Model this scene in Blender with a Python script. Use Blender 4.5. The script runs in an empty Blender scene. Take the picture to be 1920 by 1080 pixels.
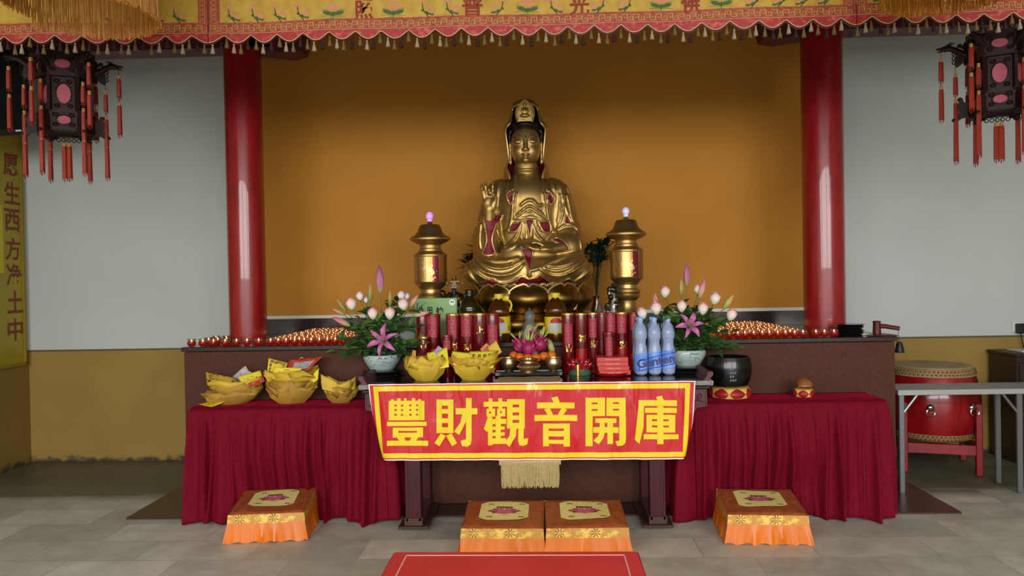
import bpy, bmesh, math, random
import numpy as np
from mathutils import Vector, Matrix
random.seed(7)
PI = math.pi
S = bpy.context.scene
COL = S.collection
V3 = Vector

# ---------------------------------------------------------------- camera
F_PX, CAM_H = 1420.0, 1.5
CAM = np.array([0, 0, CAM_H])
VPX, VPY, ROLL = 1011.0, 522.0, 0.0183
def _n(a):
    a = np.array(a, float); return a / np.linalg.norm(a)
_Yc = _n((VPX - 960, 540 - VPY, F_PX))
_Zc = _n((-ROLL, 1, -((540 - VPY) - ROLL * (VPX - 960)) / F_PX))
_a = np.array([1.0, 0, 0]); _a = _a - _Yc * _a.dot(_Yc); _a = _a - _Zc * _a.dot(_Zc)
_Xc = _n(_a)
R_, U_, F_ = [np.array([_Xc[i], _Yc[i], _Zc[i]]) for i in range(3)]
cd = bpy.data.cameras.new('camera'); cam = bpy.data.objects.new('camera', cd); COL.objects.link(cam)
cd.sensor_width = 36; cd.lens = F_PX / 1920 * 36; cd.clip_start = 0.05; cd.clip_end = 100
cam.matrix_world = Matrix(((R_[0], U_[0], -F_[0], 0), (R_[1], U_[1], -F_[1], 0), (R_[2], U_[2], -F_[2], CAM_H), (0, 0, 0, 1)))
S.camera = cam
def ray(px, py):
    return R_ * (px - 960) / F_PX + U_ * (540 - py) / F_PX + F_
def at(px, py, Y):                     # the point of the plane y = Y seen at that pixel
    d = ray(px, py); return V3(CAM + d * (Y / d[1]))
def on(px, py, z=0.0):                 # the point of the level z seen at that pixel
    d = ray(px, py); return V3(CAM + d * ((z - CAM_H) / d[2]))

# ---------------------------------------------------------------- light
w = bpy.data.worlds.new('world'); S.world = w; w.use_nodes = True
w.node_tree.nodes['Background'].inputs[0].default_value = (0.85, 0.93, 1, 1)
w.node_tree.nodes['Background'].inputs[1].default_value = 0.8
def area(name, loc, tgt, sx, sy, power, col):
    l = bpy.data.lights.new(name, 'AREA'); l.shape = 'RECTANGLE'; l.size = sx; l.size_y = sy; l.energy = power; l.color = col
    o = bpy.data.objects.new(name, l); COL.objects.link(o); o.location = loc
    o.rotation_euler = (V3(tgt) - V3(loc)).to_track_quat('-Z', 'Z').to_euler(); return o
area('courtyard_sky', (0.0, -4.6, 4.4), (0, 2.4, 0.2), 12.0, 6.5, 2700, (1.0, 0.99, 0.97))
S.view_settings.view_transform = 'Standard'; S.view_settings.look = 'None'
S.view_settings.exposure = 0.0; S.view_settings.gamma = 1.0; S.view_settings.use_curve_mapping = False
S.cycles.max_bounces = 8; S.cycles.transparent_max_bounces = 12
S.cycles.caustics_reflective = False; S.cycles.caustics_refractive = False
S.cycles.sample_clamp_indirect = 4

# ---------------------------------------------------------------- materials
def lin(c):
    if isinstance(c, str):
        c = c.lstrip('#'); c = [int(c[i:i + 2], 16) / 255 for i in (0, 2, 4)]
    return tuple(x / 12.92 if x <= .04045 else ((x + .055) / 1.055) ** 2.4 for x in c) + (1,)
def M(name, col, rough=.5, metal=0, col2=None, scale=6, lo=.35, hi=.65, bump=0, bscale=60, bdist=.01, spec=.5, sheen=0, trans=0, emit=0, ecol=None, coat=0, stretch=(1, 1, 1), ior=1.45, detail=4, sss=0):
    m = bpy.data.materials.new(name); m.use_nodes = True
    nt = m.node_tree; N = nt.nodes; L = nt.links
    b = N['Principled BSDF']
    b.inputs['Base Color'].default_value = lin(col); b.inputs['Roughness'].default_value = rough; b.inputs['Metallic'].default_value = metal
    b.inputs['Specular IOR Level'].default_value = spec; b.inputs['IOR'].default_value = ior
    b.inputs['Transmission Weight'].default_value = trans; b.inputs['Coat Weight'].default_value = coat
    if sheen: b.inputs['Sheen Weight'].default_value = sheen; b.inputs['Sheen Roughness'].default_value = .4; b.inputs['Sheen Tint'].default_value = lin(col2 or col)
    if emit: b.inputs['Emission Strength'].default_value = emit; b.inputs['Emission Color'].default_value = lin(ecol or col)
    tc = N.new('ShaderNodeTexCoord'); mp = N.new('ShaderNodeMapping'); mp.inputs['Scale'].default_value = stretch
    L.new(tc.outputs['Object'], mp.inputs['Vector'])
    if col2:
        n = N.new('ShaderNodeTexNoise'); n.inputs['Scale'].default_value = scale; n.inputs['Detail'].default_value = detail
        L.new(mp.outputs[0], n.inputs['Vector'])
        r = N.new('ShaderNodeValToRGB'); r.color_ramp.elements[0].position = lo; r.color_ramp.elements[1].position = hi
        r.color_ramp.elements[0].color = lin(col); r.color_ramp.elements[1].color = lin(col2)
        L.new(n.outputs['Fac'], r.inputs[0]); L.new(r.outputs[0], b.inputs['Base Color'])
    if bump:
        n2 = N.new('ShaderNodeTexNoise'); n2.inputs['Scale'].default_value = bscale; n2.inputs['Detail'].default_value = 3
        L.new(mp.outputs[0], n2.inputs['Vector'])
        bp = N.new('ShaderNodeBump'); bp.inputs['Strength'].default_value = bump; bp.inputs['Distance'].default_value = bdist
        L.new(n2.outputs['Fac'], bp.inputs['Height']); L.new(bp.outputs[0], b.inputs['Normal'])
    return m
def ramp_mat(name, stops, axis=2, rough=.5, metal=0, z0=0, z1=1, sheen=0):
    """colour that runs along an object axis (petals, buds)"""
    m = M(name, stops[0][1], rough, metal); nt = m.node_tree; N = nt.nodes; L = nt.links
    tc = N.new('ShaderNodeTexCoord'); sp = N.new('ShaderNodeSeparateXYZ'); L.new(tc.outputs['Object'], sp.inputs[0])
    mr = N.new('ShaderNodeMapRange'); mr.inputs[1].default_value = z0; mr.inputs[2].default_value = z1; L.new(sp.outputs[axis], mr.inputs[0])
    r = N.new('ShaderNodeValToRGB'); cr = r.color_ramp
    while len(cr.elements) < len(stops): cr.elements.new(.5)
    for e, (p, c) in zip(cr.elements, stops): e.position = p; e.color = lin(c)
    L.new(mr.outputs[0], r.inputs[0]); L.new(r.outputs[0], N['Principled BSDF'].inputs['Base Color'])
    return m

# ---------------------------------------------------------------- mesh building
class MB:
    def __init__(s): s.v = []; s.f = []; s.m = []
    def add(s, vs, fs, m=0, X=None):
        o = len(s.v)
        s.v += [tuple(X @ V3(v)) for v in vs] if X is not None else [tuple(v) for v in vs]
        s.f += [tuple(i + o for i in f) for f in fs]; s.m += [m] * len(fs); return s
    def box(s, c, d, m=0, X=None, tz=1.0):
        hx, hy, hz = d[0] / 2, d[1] / 2, d[2] / 2
        vs = [(c[0] + a * hx * (tz if g > 0 else 1), c[1] + b * hy * (tz if g > 0 else 1), c[2] + g * hz) for g in (-1, 1) for a, b in ((-1, -1), (1, -1), (1, 1), (-1, 1))]
        return s.add(vs, [(3, 2, 1, 0), (4, 5, 6, 7), (0, 1, 5, 4), (1, 2, 6, 5), (2, 3, 7, 6), (3, 0, 4, 7)], m, X)
    def bbox(s, c, d, b=.004, m=0, X=None):            # box with chamfered edges
        x, y, z = d[0] / 2, d[1] / 2, d[2] / 2; pr = [(-z, -b), (-z + b, 0), (z - b, 0), (z, -b)]
        vs = []
        for h, k in pr:
            xx, yy = x + k, y + k
            vs += [(c[0] + p, c[1] + q, c[2] + h) for p, q in ((-xx + b, -yy), (xx - b, -yy), (xx, -yy + b), (xx, yy - b), (xx - b, yy), (-xx + b, yy), (-xx, yy - b), (-xx, -yy + b))]
        fs = [tuple(range(7, -1, -1)), tuple(range(24, 32))]
        for r in range(3): fs += [(r * 8 + i, r * 8 + (i + 1) % 8, r * 8 + 8 + (i + 1) % 8, r * 8 + 8 + i) for i in range(8)]
        return s.add(vs, fs, m, X)
    def lathe(s, prof, n=24, m=0, X=None, c=(0, 0, 0), ripple=None):
        vs = []; fs = []
        for r, z in prof:
            for i in range(n):
                a = 2 * PI * i / n; k = ripple(a, z) if ripple else 1
                vs.append((c[0] + r * k * math.cos(a), c[1] + r * k * math.sin(a), c[2] + z))
        for j in range(len(prof) - 1):
            for i in range(n):
                fs.append((j * n + i, j * n + (i + 1) % n, (j + 1) * n + (i + 1) % n, (j + 1) * n + i))
        if prof[0][0] > 1e-5: fs.append(tuple(range(n - 1, -1, -1)))
        if prof[-1][0] > 1e-5: fs.append(tuple((len(prof) - 1) * n + i for i in range(n)))
        return s.add(vs, fs, m, X)
    def tube(s, pts, r, n=8, m=0, X=None, cap=True, flat=1.0):
        pts = [V3(p) for p in pts]; k = len(pts); rs = r if isinstance(r, (list, tuple)) else [r] * k
        vs = []; fs = []; up = None
        for i, p in enumerate(pts):
            t = (pts[min(i + 1, k - 1)] - pts[max(i - 1, 0)]).normalized()
            if up is None: up = V3((0, 0, 1)) if abs(t.z) < .9 else V3((0, 1, 0))
            a = t.cross(up)
            if a.length < 1e-4: a = t.orthogonal()
            a.normalize(); b = a.cross(t).normalized(); up = b
            for j in range(n):
                q = 2 * PI * j / n; vs.append(p + (a * math.cos(q) + b * math.sin(q) * flat) * rs[i])
        for i in range(k - 1):
            for j in range(n): fs.append((i * n + j, (i + 1) * n + j, (i + 1) * n + (j + 1) % n, i * n + (j + 1) % n))
        if cap: fs += [tuple(range(n)), tuple((k - 1) * n + j for j in range(n - 1, -1, -1))]
        return s.add(vs, fs, m, X)
    def ball(s, c, r, n=12, k=8, m=0, X=None):
        r = (r, r, r) if not isinstance(r, (tuple, list)) else r
        vs = []; fs = []
        for j in range(k + 1):
            t = PI * j / k
            for i in range(n):
                a = 2 * PI * i / n; vs.append((c[0] + r[0] * math.sin(t) * math.cos(a), c[1] + r[1] * math.sin(t) * math.sin(a), c[2] - r[2] * math.cos(t)))
        for j in range(k):
            for i in range(n): fs.append((j * n + i, j * n + (i + 1) % n, (j + 1) * n + (i + 1) % n, (j + 1) * n + i))
        return s.add(vs, fs, m, X)
    def grid(s, fn, nu, nv, m=0, X=None, closed=False):
        vs = [fn(i / nu, j / nv) for j in range(nv + 1) for i in range(nu + 1)]
        w_ = nu + 1
        return s.add(vs, [(j * w_ + i, j * w_ + i + 1, (j + 1) * w_ + i + 1, (j + 1) * w_ + i) for j in range(nv) for i in range(nu)], m, X)
    def prism(s, poly, y0, y1, m=0, X=None):            # outline in (x, z), thickness in y
        n = len(poly); vs = [(p[0], y0, p[1]) for p in poly] + [(p[0], y1, p[1]) for p in poly]
        ar = sum(poly[i][0] * poly[(i + 1) % n][1] - poly[(i + 1) % n][0] * poly[i][1] for i in range(n))
        if ar < 0: vs = vs[:n][::-1] + vs[n:][::-1]
        fs = [tuple(range(n)), tuple(range(2 * n - 1, n - 1, -1))] + [(i, n + i, n + (i + 1) % n, (i + 1) % n) for i in range(n)]
        return s.add(vs, fs, m, X)
    def flat(s, polys, fn, m=0):                          # flat polygons in (a, b), mapped to space by fn
        for p in polys: s.add([fn(*q) for q in p], [tuple(range(len(p)))], m)
        return s
    def mesh(s, name, mats, angle=35):
        me = bpy.data.meshes.new(name); me.from_pydata(s.v, [], s.f); me.validate()
        for mm in mats: me.materials.append(mm)
        if len(mats) > 1 and len(me.polygons) == len(s.m): me.polygons.foreach_set('material_index', s.m)
        me.polygons.foreach_set('use_smooth', [True] * len(me.polygons))
        try: me.set_sharp_from_angle(angle=math.radians(angle))
        except Exception: pass
        me.update(); return me
def ob(name, mb, mats, parent=None, loc=None, rot=None, angle=35, solid=0, soff=-1, subd=0):
    if not isinstance(mats, (list, tuple)): mats = [mats]
    me = mb if isinstance(mb, bpy.types.Mesh) else mb.mesh(name, mats, angle)
    o = bpy.data.objects.new(name, me); COL.objects.link(o)
    if parent: o.parent = parent
    if loc is not None: o.location = loc
    if rot is not None: o.rotation_euler = rot
    if solid: md = o.modifiers.new('thickness', 'SOLIDIFY'); md.thickness = solid; md.offset = soff
    if subd: md = o.modifiers.new('smooth', 'SUBSURF'); md.levels = subd; md.render_levels = subd
    return o
def tag(o, label, cat, group=None, kind=None):
    if label: o['label'] = label
    if cat: o['category'] = cat
    if group: o['group'] = group
    if kind: o['kind'] = kind
    return o
def thing(name, label, cat, loc=(0, 0, 0), rz=0, group=None):
    o = bpy.data.objects.new(name, None); COL.objects.link(o); o.location = loc; o.rotation_euler = (0, 0, rz); o.empty_display_size = .05
    return tag(o, label, cat, group)
def struct(name, mb, mats, loc=None, **k):
    o = ob(name, mb, mats, loc=loc, **k); o['kind'] = 'structure'; return o
def dup(r, loc=None, rz=None, label=None, group=None, scale=None):
    c = r.copy(); COL.objects.link(c)
    if loc is not None: c.location = loc
    if rz is not None: c.rotation_euler = (0, 0, rz)
    if label: c['label'] = label
    if group: c['group'] = group
    if scale: c.scale = (scale,) * 3
    for ch in list(r.children):
        d = ch.copy(); COL.objects.link(d); d.parent = c
        for g in list(ch.children):
            e = g.copy(); COL.objects.link(e); e.parent = d
    return c
def text_polys(txt, size, fatten=0):
    """outline mesh of a text: (vertices 2-D, faces), centred"""
    cu = bpy.data.curves.new('lettering', 'FONT'); cu.body = txt; cu.size = size; cu.offset = fatten; cu.resolution_u = 3
    o = bpy.data.objects.new('lettering', cu); COL.objects.link(o)
    me = bpy.data.meshes.new_from_object(o.evaluated_get(bpy.context.evaluated_depsgraph_get()))
    vs = [(v.co.x, v.co.y) for v in me.vertices]; fs = [tuple(p.vertices) for p in me.polygons]
    bpy.data.objects.remove(o); bpy.data.curves.remove(cu); bpy.data.meshes.remove(me)
    xs = [v[0] for v in vs]; ys = [v[1] for v in vs]; cx, cy = (min(xs) + max(xs)) / 2, (min(ys) + max(ys)) / 2
    return [(x - cx, y - cy) for x, y in vs], fs
def put_text(mb, txt, size, fn, m=0, fatten=0, w=None, h=None):
    vs, fs = text_polys(txt, size, fatten)
    if w: k = w / max(1e-6, 2 * max(v[0] for v in vs)); vs = [(x * k, y) for x, y in vs]
    if h: k = h / max(1e-6, 2 * max(v[1] for v in vs)); vs = [(x, y * k) for x, y in vs]
    mb.add([fn(x, y) for x, y in vs], fs, m)

# ---------------------------------------------------------------- implicit shapes (for sculpted bodies)
f32 = np.float32
def E(c, r):
    c = np.array(c, f32); r = np.array(r, f32)
    def f(x, y, z):
        a, b, d = (x - c[0]) / r[0], (y - c[1]) / r[1], (z - c[2]) / r[2]
        k0 = np.sqrt(a * a + b * b + d * d); k1 = np.sqrt((a / r[0]) ** 2 + (b / r[1]) ** 2 + (d / r[2]) ** 2) + 1e-6
        return k0 * (k0 - 1) / k1
    return f
def Cap(a, b, ra, rb=None):
    rb = ra if rb is None else rb; a = np.array(a, f32); b = np.array(b, f32); ab = b - a; L2 = float(ab.dot(ab)) + 1e-9
    def f(x, y, z):
        px, py, pz = x - a[0], y - a[1], z - a[2]
        t = np.clip((px * ab[0] + py * ab[1] + pz * ab[2]) / L2, 0, 1)
        return np.sqrt((px - t * ab[0]) ** 2 + (py - t * ab[1]) ** 2 + (pz - t * ab[2]) ** 2) - (ra + (rb - ra) * t)
    return f
def smin(a, b, k):
    h = np.clip(.5 + .5 * (b - a) / k, 0, 1); return b + (a - b) * h - k * h * (1 - h)
def U(prims, k=.03):
    def f(x, y, z):
        d = None
        for p in prims:
            kk = k
            if isinstance(p, tuple): p, kk = p
            e = p(x, y, z); d = e if d is None else smin(d, e, kk)
        return d
    return f
def surfnet(f, lo, hi, h):
    ax = [np.arange(lo[i], hi[i] + h, h, dtype=f32) for i in range(3)]
    X, Y, Z = ax[0][:, None, None], ax[1][None, :, None], ax[2][None, None, :]
    V = np.broadcast_to(f(X, Y, Z), tuple(len(a) for a in ax)).astype(f32); Sg = V < 0
    c = [(i, j, k) for i in (0, 1) for j in (0, 1) for k in (0, 1)]
    n = [d - 1 for d in V.shape]
    def sub(A, o): return A[o[0]:o[0] + n[0], o[1]:o[1] + n[1], o[2]:o[2] + n[2]]
    cnt = sum(sub(Sg, o).astype(np.int8) for o in c); act = (cnt > 0) & (cnt < 8)
    idx = np.full(act.shape, -1, np.int64); ids = np.argwhere(act); idx[act] = np.arange(len(ids))
    P = np.zeros((len(ids), 3)); W = np.zeros(len(ids))
    for o in c:
        for axis in range(3):
            if o[axis]: continue
            o2 = list(o); o2[axis] = 1
            a = sub(V, o)[act]; b = sub(V, o2)[act]; q = (a < 0) != (b < 0)
            t = np.where(q, a / np.where(q, a - b, 1), 0); p = np.tile(np.array(o, float), (len(ids), 1)); p[:, axis] += t
            P[q] += p[q]; W[q] += 1
    P = (P / W[:, None] + ids) * h + np.array(lo)
    fs = []
    for axis in range(3):
        u, v = [(1, 2), (2, 0), (0, 1)][axis]
        sl = [slice(1, -1)] * 3; sl[axis] = slice(0, -1); sl2 = list(sl); sl2[axis] = slice(1, None)
        A, B = Sg[tuple(sl)], Sg[tuple(sl2)]; e = np.argwhere(A != B); flip = A[A != B]
        if not len(e): continue
        e = e + 1; e[:, axis] -= 1
        def cell(du, dv):
            k = e.copy(); k[:, u] -= du; k[:, v] -= dv; return idx[k[:, 0], k[:, 1], k[:, 2]]
        q = np.stack([cell(1, 1), cell(0, 1), cell(0, 0), cell(1, 0)], 1); q[~flip] = q[~flip][:, ::-1]; fs.append(q)
    return P, np.concatenate(fs)
def sdf_mb(f, lo, hi, h):
    P, Fs = surfnet(f, lo, hi, h); mb = MB(); mb.v = [tuple(p) for p in P]; mb.f = [tuple(int(i) for i in q) for q in Fs]; mb.m = [0] * len(mb.f); return mb
def front_y(f, x, z, y0=-.6, y1=.3, n=500):              # first surface met from the front
    ys = np.linspace(y0, y1, n, dtype=f32); d = np.broadcast_to(f(np.full(1, x, f32), ys, np.full(1, z, f32)), (n,)); k = np.argmax(d < 0)
    return float(ys[k]) if d[k] < 0 else None
def bez(pts, n=24):                                      # smooth line through points
    pts = [V3(p) for p in pts]; out = []
    for i in range(len(pts) - 1):
        p0, p1, p2, p3 = pts[max(i - 1, 0)], pts[i], pts[i + 1], pts[min(i + 2, len(pts) - 1)]
        for k in range(max(2, n // (len(pts) - 1))):
            t = k / max(2, n // (len(pts) - 1))
            out.append(.5 * ((2 * p1) + (p2 - p0) * t + (2 * p0 - 5 * p1 + 4 * p2 - p3) * t * t + (3 * p1 - p0 - 3 * p2 + p3) * t ** 3))
    return out + [pts[-1]]
def block(x0, y0, x1, y1, holes):                        # rectangle with rectangular holes, as rectangles
    xs = sorted({x0, x1, *[h[0] for h in holes], *[h[2] for h in holes]}); ys = sorted({y0, y1, *[h[1] for h in holes], *[h[3] for h in holes]})
    out = []
    for a, b in zip(xs, xs[1:]):
        for c, d in zip(ys, ys[1:]):
            mx, my = (a + b) / 2, (c + d) / 2
            if not any(h[0] < mx < h[2] and h[1] < my < h[3] for h in holes): out.append([(a, c), (b, c), (b, d), (a, d)])
    return out
rect = lambda a, b, c, d: [(a, b), (c, b), (c, d), (a, d)]
# ================================================================ THE SETTING
YP, ZP, YW, ZT, ZS = 5.0, 1.081, 6.35, 0.885, 0.722
XL = at(55, 700, YW).x; XR = 4.75; ZC = 4.25; YF = -1.5
HR = at(1010, 522, YW).z
dado = .957
def wall_mat(name, top, top2, low, low2, z):
    m = M(name, top, .75, col2=top2, scale=.9, lo=.3, hi=.7, bump=.12, bscale=25, bdist=.004, detail=5)
    N = m.node_tree.nodes; L = m.node_tree.links; b = N['Principled BSDF']
    tc = N.new('ShaderNodeTexCoord'); n = N.new('ShaderNodeTexNoise'); n.inputs['Scale'].default_value = 2.2; n.inputs['Detail'].default_value = 6; L.new(tc.outputs['Object'], n.inputs[0])
    r = N.new('ShaderNodeValToRGB'); r.color_ramp.elements[0].position = .3; r.color_ramp.elements[1].position = .7; r.color_ramp.elements[0].color = lin(low); r.color_ramp.elements[1].color = lin(low2); L.new(n.outputs[0], r.inputs[0])
    sp = N.new('ShaderNodeSeparateXYZ'); L.new(tc.outputs['Object'], sp.inputs[0])
    n3 = N.new('ShaderNodeTexNoise'); n3.inputs['Scale'].default_value = 14; n3.inputs['Detail'].default_value = 6; L.new(tc.outputs['Object'], n3.inputs[0])
    # damp black staining just above the floor
    ad = N.new('ShaderNodeMath'); ad.operation = 'MULTIPLY_ADD'; ad.inputs[1].default_value = -.16; L.new(n3.outputs[0], ad.inputs[0]); L.new(sp.outputs[2], ad.inputs[2])
    st = N.new('ShaderNodeMapRange'); st.inputs[1].default_value = -.075; st.inputs[2].default_value = -.03; L.new(ad.outputs[0], st.inputs[0])
    mx0 = N.new('ShaderNodeMix'); mx0.data_type = 'RGBA'; mx0.inputs[6].default_value = lin('#3a382e'); L.new(st.outputs[0], mx0.inputs[0]); L.new(r.outputs[0], mx0.inputs[7])
    gt = N.new('ShaderNodeMath'); gt.operation = 'GREATER_THAN'; gt.inputs[1].default_value = z; L.new(sp.outputs[2], gt.inputs[0])
    mx = N.new('ShaderNodeMix'); mx.data_type = 'RGBA'; L.new(gt.outputs[0], mx.inputs[0]); L.new(mx0.outputs[2], mx.inputs[6])
    L.new(b.inputs['Base Color'].links[0].from_socket, mx.inputs[7]); L.new(mx.outputs[2], b.inputs['Base Color'])
    return m
m_wall = wall_mat('painted plaster', '#b9bfba', '#c5cbc7', '#907436', '#9c803e', dado)
m_side = wall_mat('painted plaster side', '#bdb9a6', '#c6c4b4', '#826830', '#8e7236', dado)
m_floor = M('stone slabs', '#8b877d', .42, col2='#a8a397', scale=1.3, bump=.25, bscale=18, bdist=.006)
def floor_nodes():
    N = m_floor.node_tree.nodes; L = m_floor.node_tree.links; b = N['Principled BSDF']
    tc = N.new('ShaderNodeTexCoord'); mp = N.new('ShaderNodeMapping'); mp.inputs['Location'].default_value = (.13, .3, 0); L.new(tc.outputs['Object'], mp.inputs[0])
    br = N.new('ShaderNodeTexBrick'); br.inputs['Scale'].default_value = 1; br.inputs['Brick Width'].default_value = .62; br.inputs['Row Height'].default_value = .31
    br.inputs['Mortar Size'].default_value = .004; br.inputs['Mortar Smooth'].default_value = .3; br.inputs['Bias'].default_value = 0; br.offset = .42
    br.inputs['Color1'].default_value = lin('#b0ac9f'); br.inputs['Color2'].default_value = lin('#d3cdbe'); br.inputs['Mortar'].default_value = lin('#a9a69b')
    L.new(mp.outputs[0], br.inputs[0])
    n = N.new('ShaderNodeTexNoise'); n.inputs['Scale'].default_value = 5; n.inputs['Detail'].default_value = 8; n.inputs['Roughness'].default_value = .7; L.new(tc.outputs['Object'], n.inputs[0])
    r = N.new('ShaderNodeValToRGB'); r.color_ramp.elements[0].position = .3; r.color_ramp.elements[1].position = .62; r.color_ramp.elements[0].color = (.68, .68, .65, 1); r.color_ramp.elements[1].color = (1, 1, 1, 1); L.new(n.outputs[0], r.inputs[0])
    mx = N.new('ShaderNodeMix'); mx.data_type = 'RGBA'; mx.blend_type = 'MULTIPLY'; mx.inputs[0].default_value = 1; L.new(br.outputs[0], mx.inputs[6]); L.new(r.outputs[0], mx.inputs[7])
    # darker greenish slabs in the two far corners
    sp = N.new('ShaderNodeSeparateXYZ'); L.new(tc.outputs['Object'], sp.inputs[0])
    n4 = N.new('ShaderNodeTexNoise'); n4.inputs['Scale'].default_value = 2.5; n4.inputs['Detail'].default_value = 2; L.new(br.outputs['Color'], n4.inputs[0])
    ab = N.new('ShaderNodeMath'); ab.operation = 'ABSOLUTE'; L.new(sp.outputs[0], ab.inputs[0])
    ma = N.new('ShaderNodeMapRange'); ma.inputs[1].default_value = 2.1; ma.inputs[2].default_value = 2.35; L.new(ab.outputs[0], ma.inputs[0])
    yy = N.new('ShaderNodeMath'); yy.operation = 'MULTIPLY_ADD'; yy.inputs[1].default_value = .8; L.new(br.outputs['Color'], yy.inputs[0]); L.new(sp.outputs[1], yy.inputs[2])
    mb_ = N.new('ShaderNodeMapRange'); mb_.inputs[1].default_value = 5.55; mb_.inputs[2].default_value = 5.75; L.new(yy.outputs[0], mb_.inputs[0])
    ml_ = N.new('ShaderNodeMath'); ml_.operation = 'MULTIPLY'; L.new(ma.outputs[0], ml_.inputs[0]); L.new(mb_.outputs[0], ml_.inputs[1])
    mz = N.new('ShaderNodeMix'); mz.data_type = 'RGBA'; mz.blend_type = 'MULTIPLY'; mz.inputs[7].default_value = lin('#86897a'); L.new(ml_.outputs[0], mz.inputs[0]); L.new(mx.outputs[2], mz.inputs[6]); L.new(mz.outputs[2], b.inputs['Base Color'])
    r2 = N.new('ShaderNodeMapRange'); r2.inputs[3].default_value = .3; r2.inputs[4].default_value = .65; L.new(n.outputs[0], r2.inputs[0]); L.new(r2.outputs[0], b.inputs['Roughness'])
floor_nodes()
m_orange = M('orange painted wall', '#b87a20', .75, col2='#c08228', scale=1.2, bump=.1, bscale=90, bdist=.003)
m_white = M('white trim paint', '#d5d5cc', .5)
m_dark = M('polished dark granite', '#2e2522', .16, col2='#3c302c', scale=40)
m_brown = M('brown granite facing', '#44261b', .6, col2='#502e21', scale=60, lo=.3, hi=.7, spec=.2)
m_brown2 = M('dark brown granite', '#3b2720', .3, col2='#4a3128', scale=50)
m_red = M('red lacquered column', '#93151a', .3, col2='#7d1014', scale=18, lo=.4, hi=.75, coat=.5, stretch=(1, 1, .4))
m_beam = M('dark red beam paint', '#5a1f26', .5, col2='#4a171d', scale=8)
m_ceil = M('ceiling boards', '#8d8471', .8, col2='#837a66', scale=3)

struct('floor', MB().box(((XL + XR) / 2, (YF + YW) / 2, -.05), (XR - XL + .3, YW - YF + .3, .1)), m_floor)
struct('ceiling', MB().box(((XL + XR) / 2, (YF + YW) / 2, ZC + .05), (XR - XL + .3, YW - YF + .3, .1)), m_ceil)
struct('wall_left', MB().box((XL - .075, (YF + YW) / 2, ZC / 2), (.15, YW - YF + .3, ZC)), m_side)
struct('wall_right', MB().box((XR + .075, (YF + YW) / 2, ZC / 2), (.15, YW - YF + .3, ZC)), m_side)
struct('wall_front_light_block', MB().box(((XL + XR) / 2, YF - .075, (3.15 + ZC) / 2), (XR - XL + .3, .15, ZC - 3.15)).box((-1.75, YF - .075, 1.6), (.26, .15, 3.2)).box((1.75, YF - .075, 1.6), (.26, .15, 3.2)), m_side)  # unseen header and pillars, put in to shape the daylight entering the hall
struct('wall_back', MB().box(((XL + XR) / 2, YW + .075, ZC / 2), (XR - XL + .3, .15, ZC)), m_wall)
oxl, oxr = at(499, 540, YW).x, at(1512, 560, YW).x
ztop = at(500, 591, YW - .03).z; zb2 = at(1508, 578, YW - .03).z; zt_ = (ztop + zb2) / 2
struct('wall_orange', MB().box(((oxl + oxr) / 2, YW - .012, (zt_ + 3.6) / 2), (oxr - oxl - .01, .024, 3.6 - zt_)), m_orange)
tr = MB(); tr.box(((oxl + oxr) / 2, YW - .02, zt_ - .012), (oxr - oxl + .03, .04, .026)); tr.box((oxl - .012, YW - .02, (ZP + zt_) / 2), (.026, .04, zt_ - ZP)); tr.box((oxr + .012, YW - .02, (ZP + zt_) / 2), (.026, .04, zt_ - ZP))
struct('trim_1', tr, m_white)
struct('trim_2', MB().box(((oxl + oxr) / 2, YW - .012, (ZP + zt_ - .026) / 2 + .001), (oxr - oxl - .002, .02, zt_ - ZP - .03)), m_dark)
for a, b, k in ((XL, oxl - .05, 3), (oxr + .05, XR, 4)):
    struct('trim_%d' % k, MB().box(((a + b) / 2, YW - .006, dado), (b - a, .012, .012)), M('dado line paint %d' % k, '#5a4c34', .6))
# ---- stone altar platform
pxl, pxr = at(346, 700, YP).x, at(1678, 690, YP).x
struct('floor_plinth', MB().bbox(((on(230, 978).x + on(1810, 967).x) / 2, (4.75 + 6.34) / 2, .006), (on(1810, 967).x - on(230, 978).x, 6.34 - 4.75, .014), .003), m_brown2)
plat = thing('altar_platform', 'long brown stone altar platform with a dark slab top carrying statue and candles', 'altar', ((pxl + pxr) / 2, 5.66, .013))
pw = pxr - pxl
ob('platform_body', MB().box((0, .0, (ZP - .045) / 2), (pw, 1.32, ZP - .05)), m_brown, plat)
ob('slab_top', MB().bbox((0, 0.0, ZP - .013 - .015), (pw + .03, 1.35, .030), .004), m_dark, plat)
# ---- columns on the platform, beams above
colx = []
for px0, px1, py, nm in ((431, 498, 560, 'trim_5'), (1508, 1583, 540, 'trim_6')):
    a, b = at(px0, py, 5.52).x, at(px1, py, 5.52).x; colx.append((a + b) / 2); r = (b - a) / 2
    mb = MB(); mb.lathe([(r * 1.0, ZP), (r, ZC)], 48)
    o = struct(nm, mb, m_red, loc=((a + b) / 2, 5.52, 0)); o.name = 'column_left' if nm == 'trim_5' else 'column_right'
zb0 = at(200, 104, 5.52).z
for k, (a, b, sgn) in enumerate(((XL, at(574, 100, 5.52).x, 1), (at(1424, 80, 5.52).x, XR, -1))):
    mb = MB(); mb.box(((a + b) / 2 - sgn * .12, 5.52, zb0 + .2), (b - a - .24, .2, .4))
    e = b if sgn > 0 else a
    pts = [(e - sgn * .45, zb0), (e - sgn * .42, zb0 - .01), (e - sgn * .12, zb0 - .05), (e - sgn * .02, zb0 - .03), (e, zb0 + .03), (e, zb0 + .4), (e - sgn * .45, zb0 + .4)]
    mb.prism(pts, 5.42, 5.62)
    struct('beam_%s' % ('left', 'right')[k], mb, m_beam)
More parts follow.
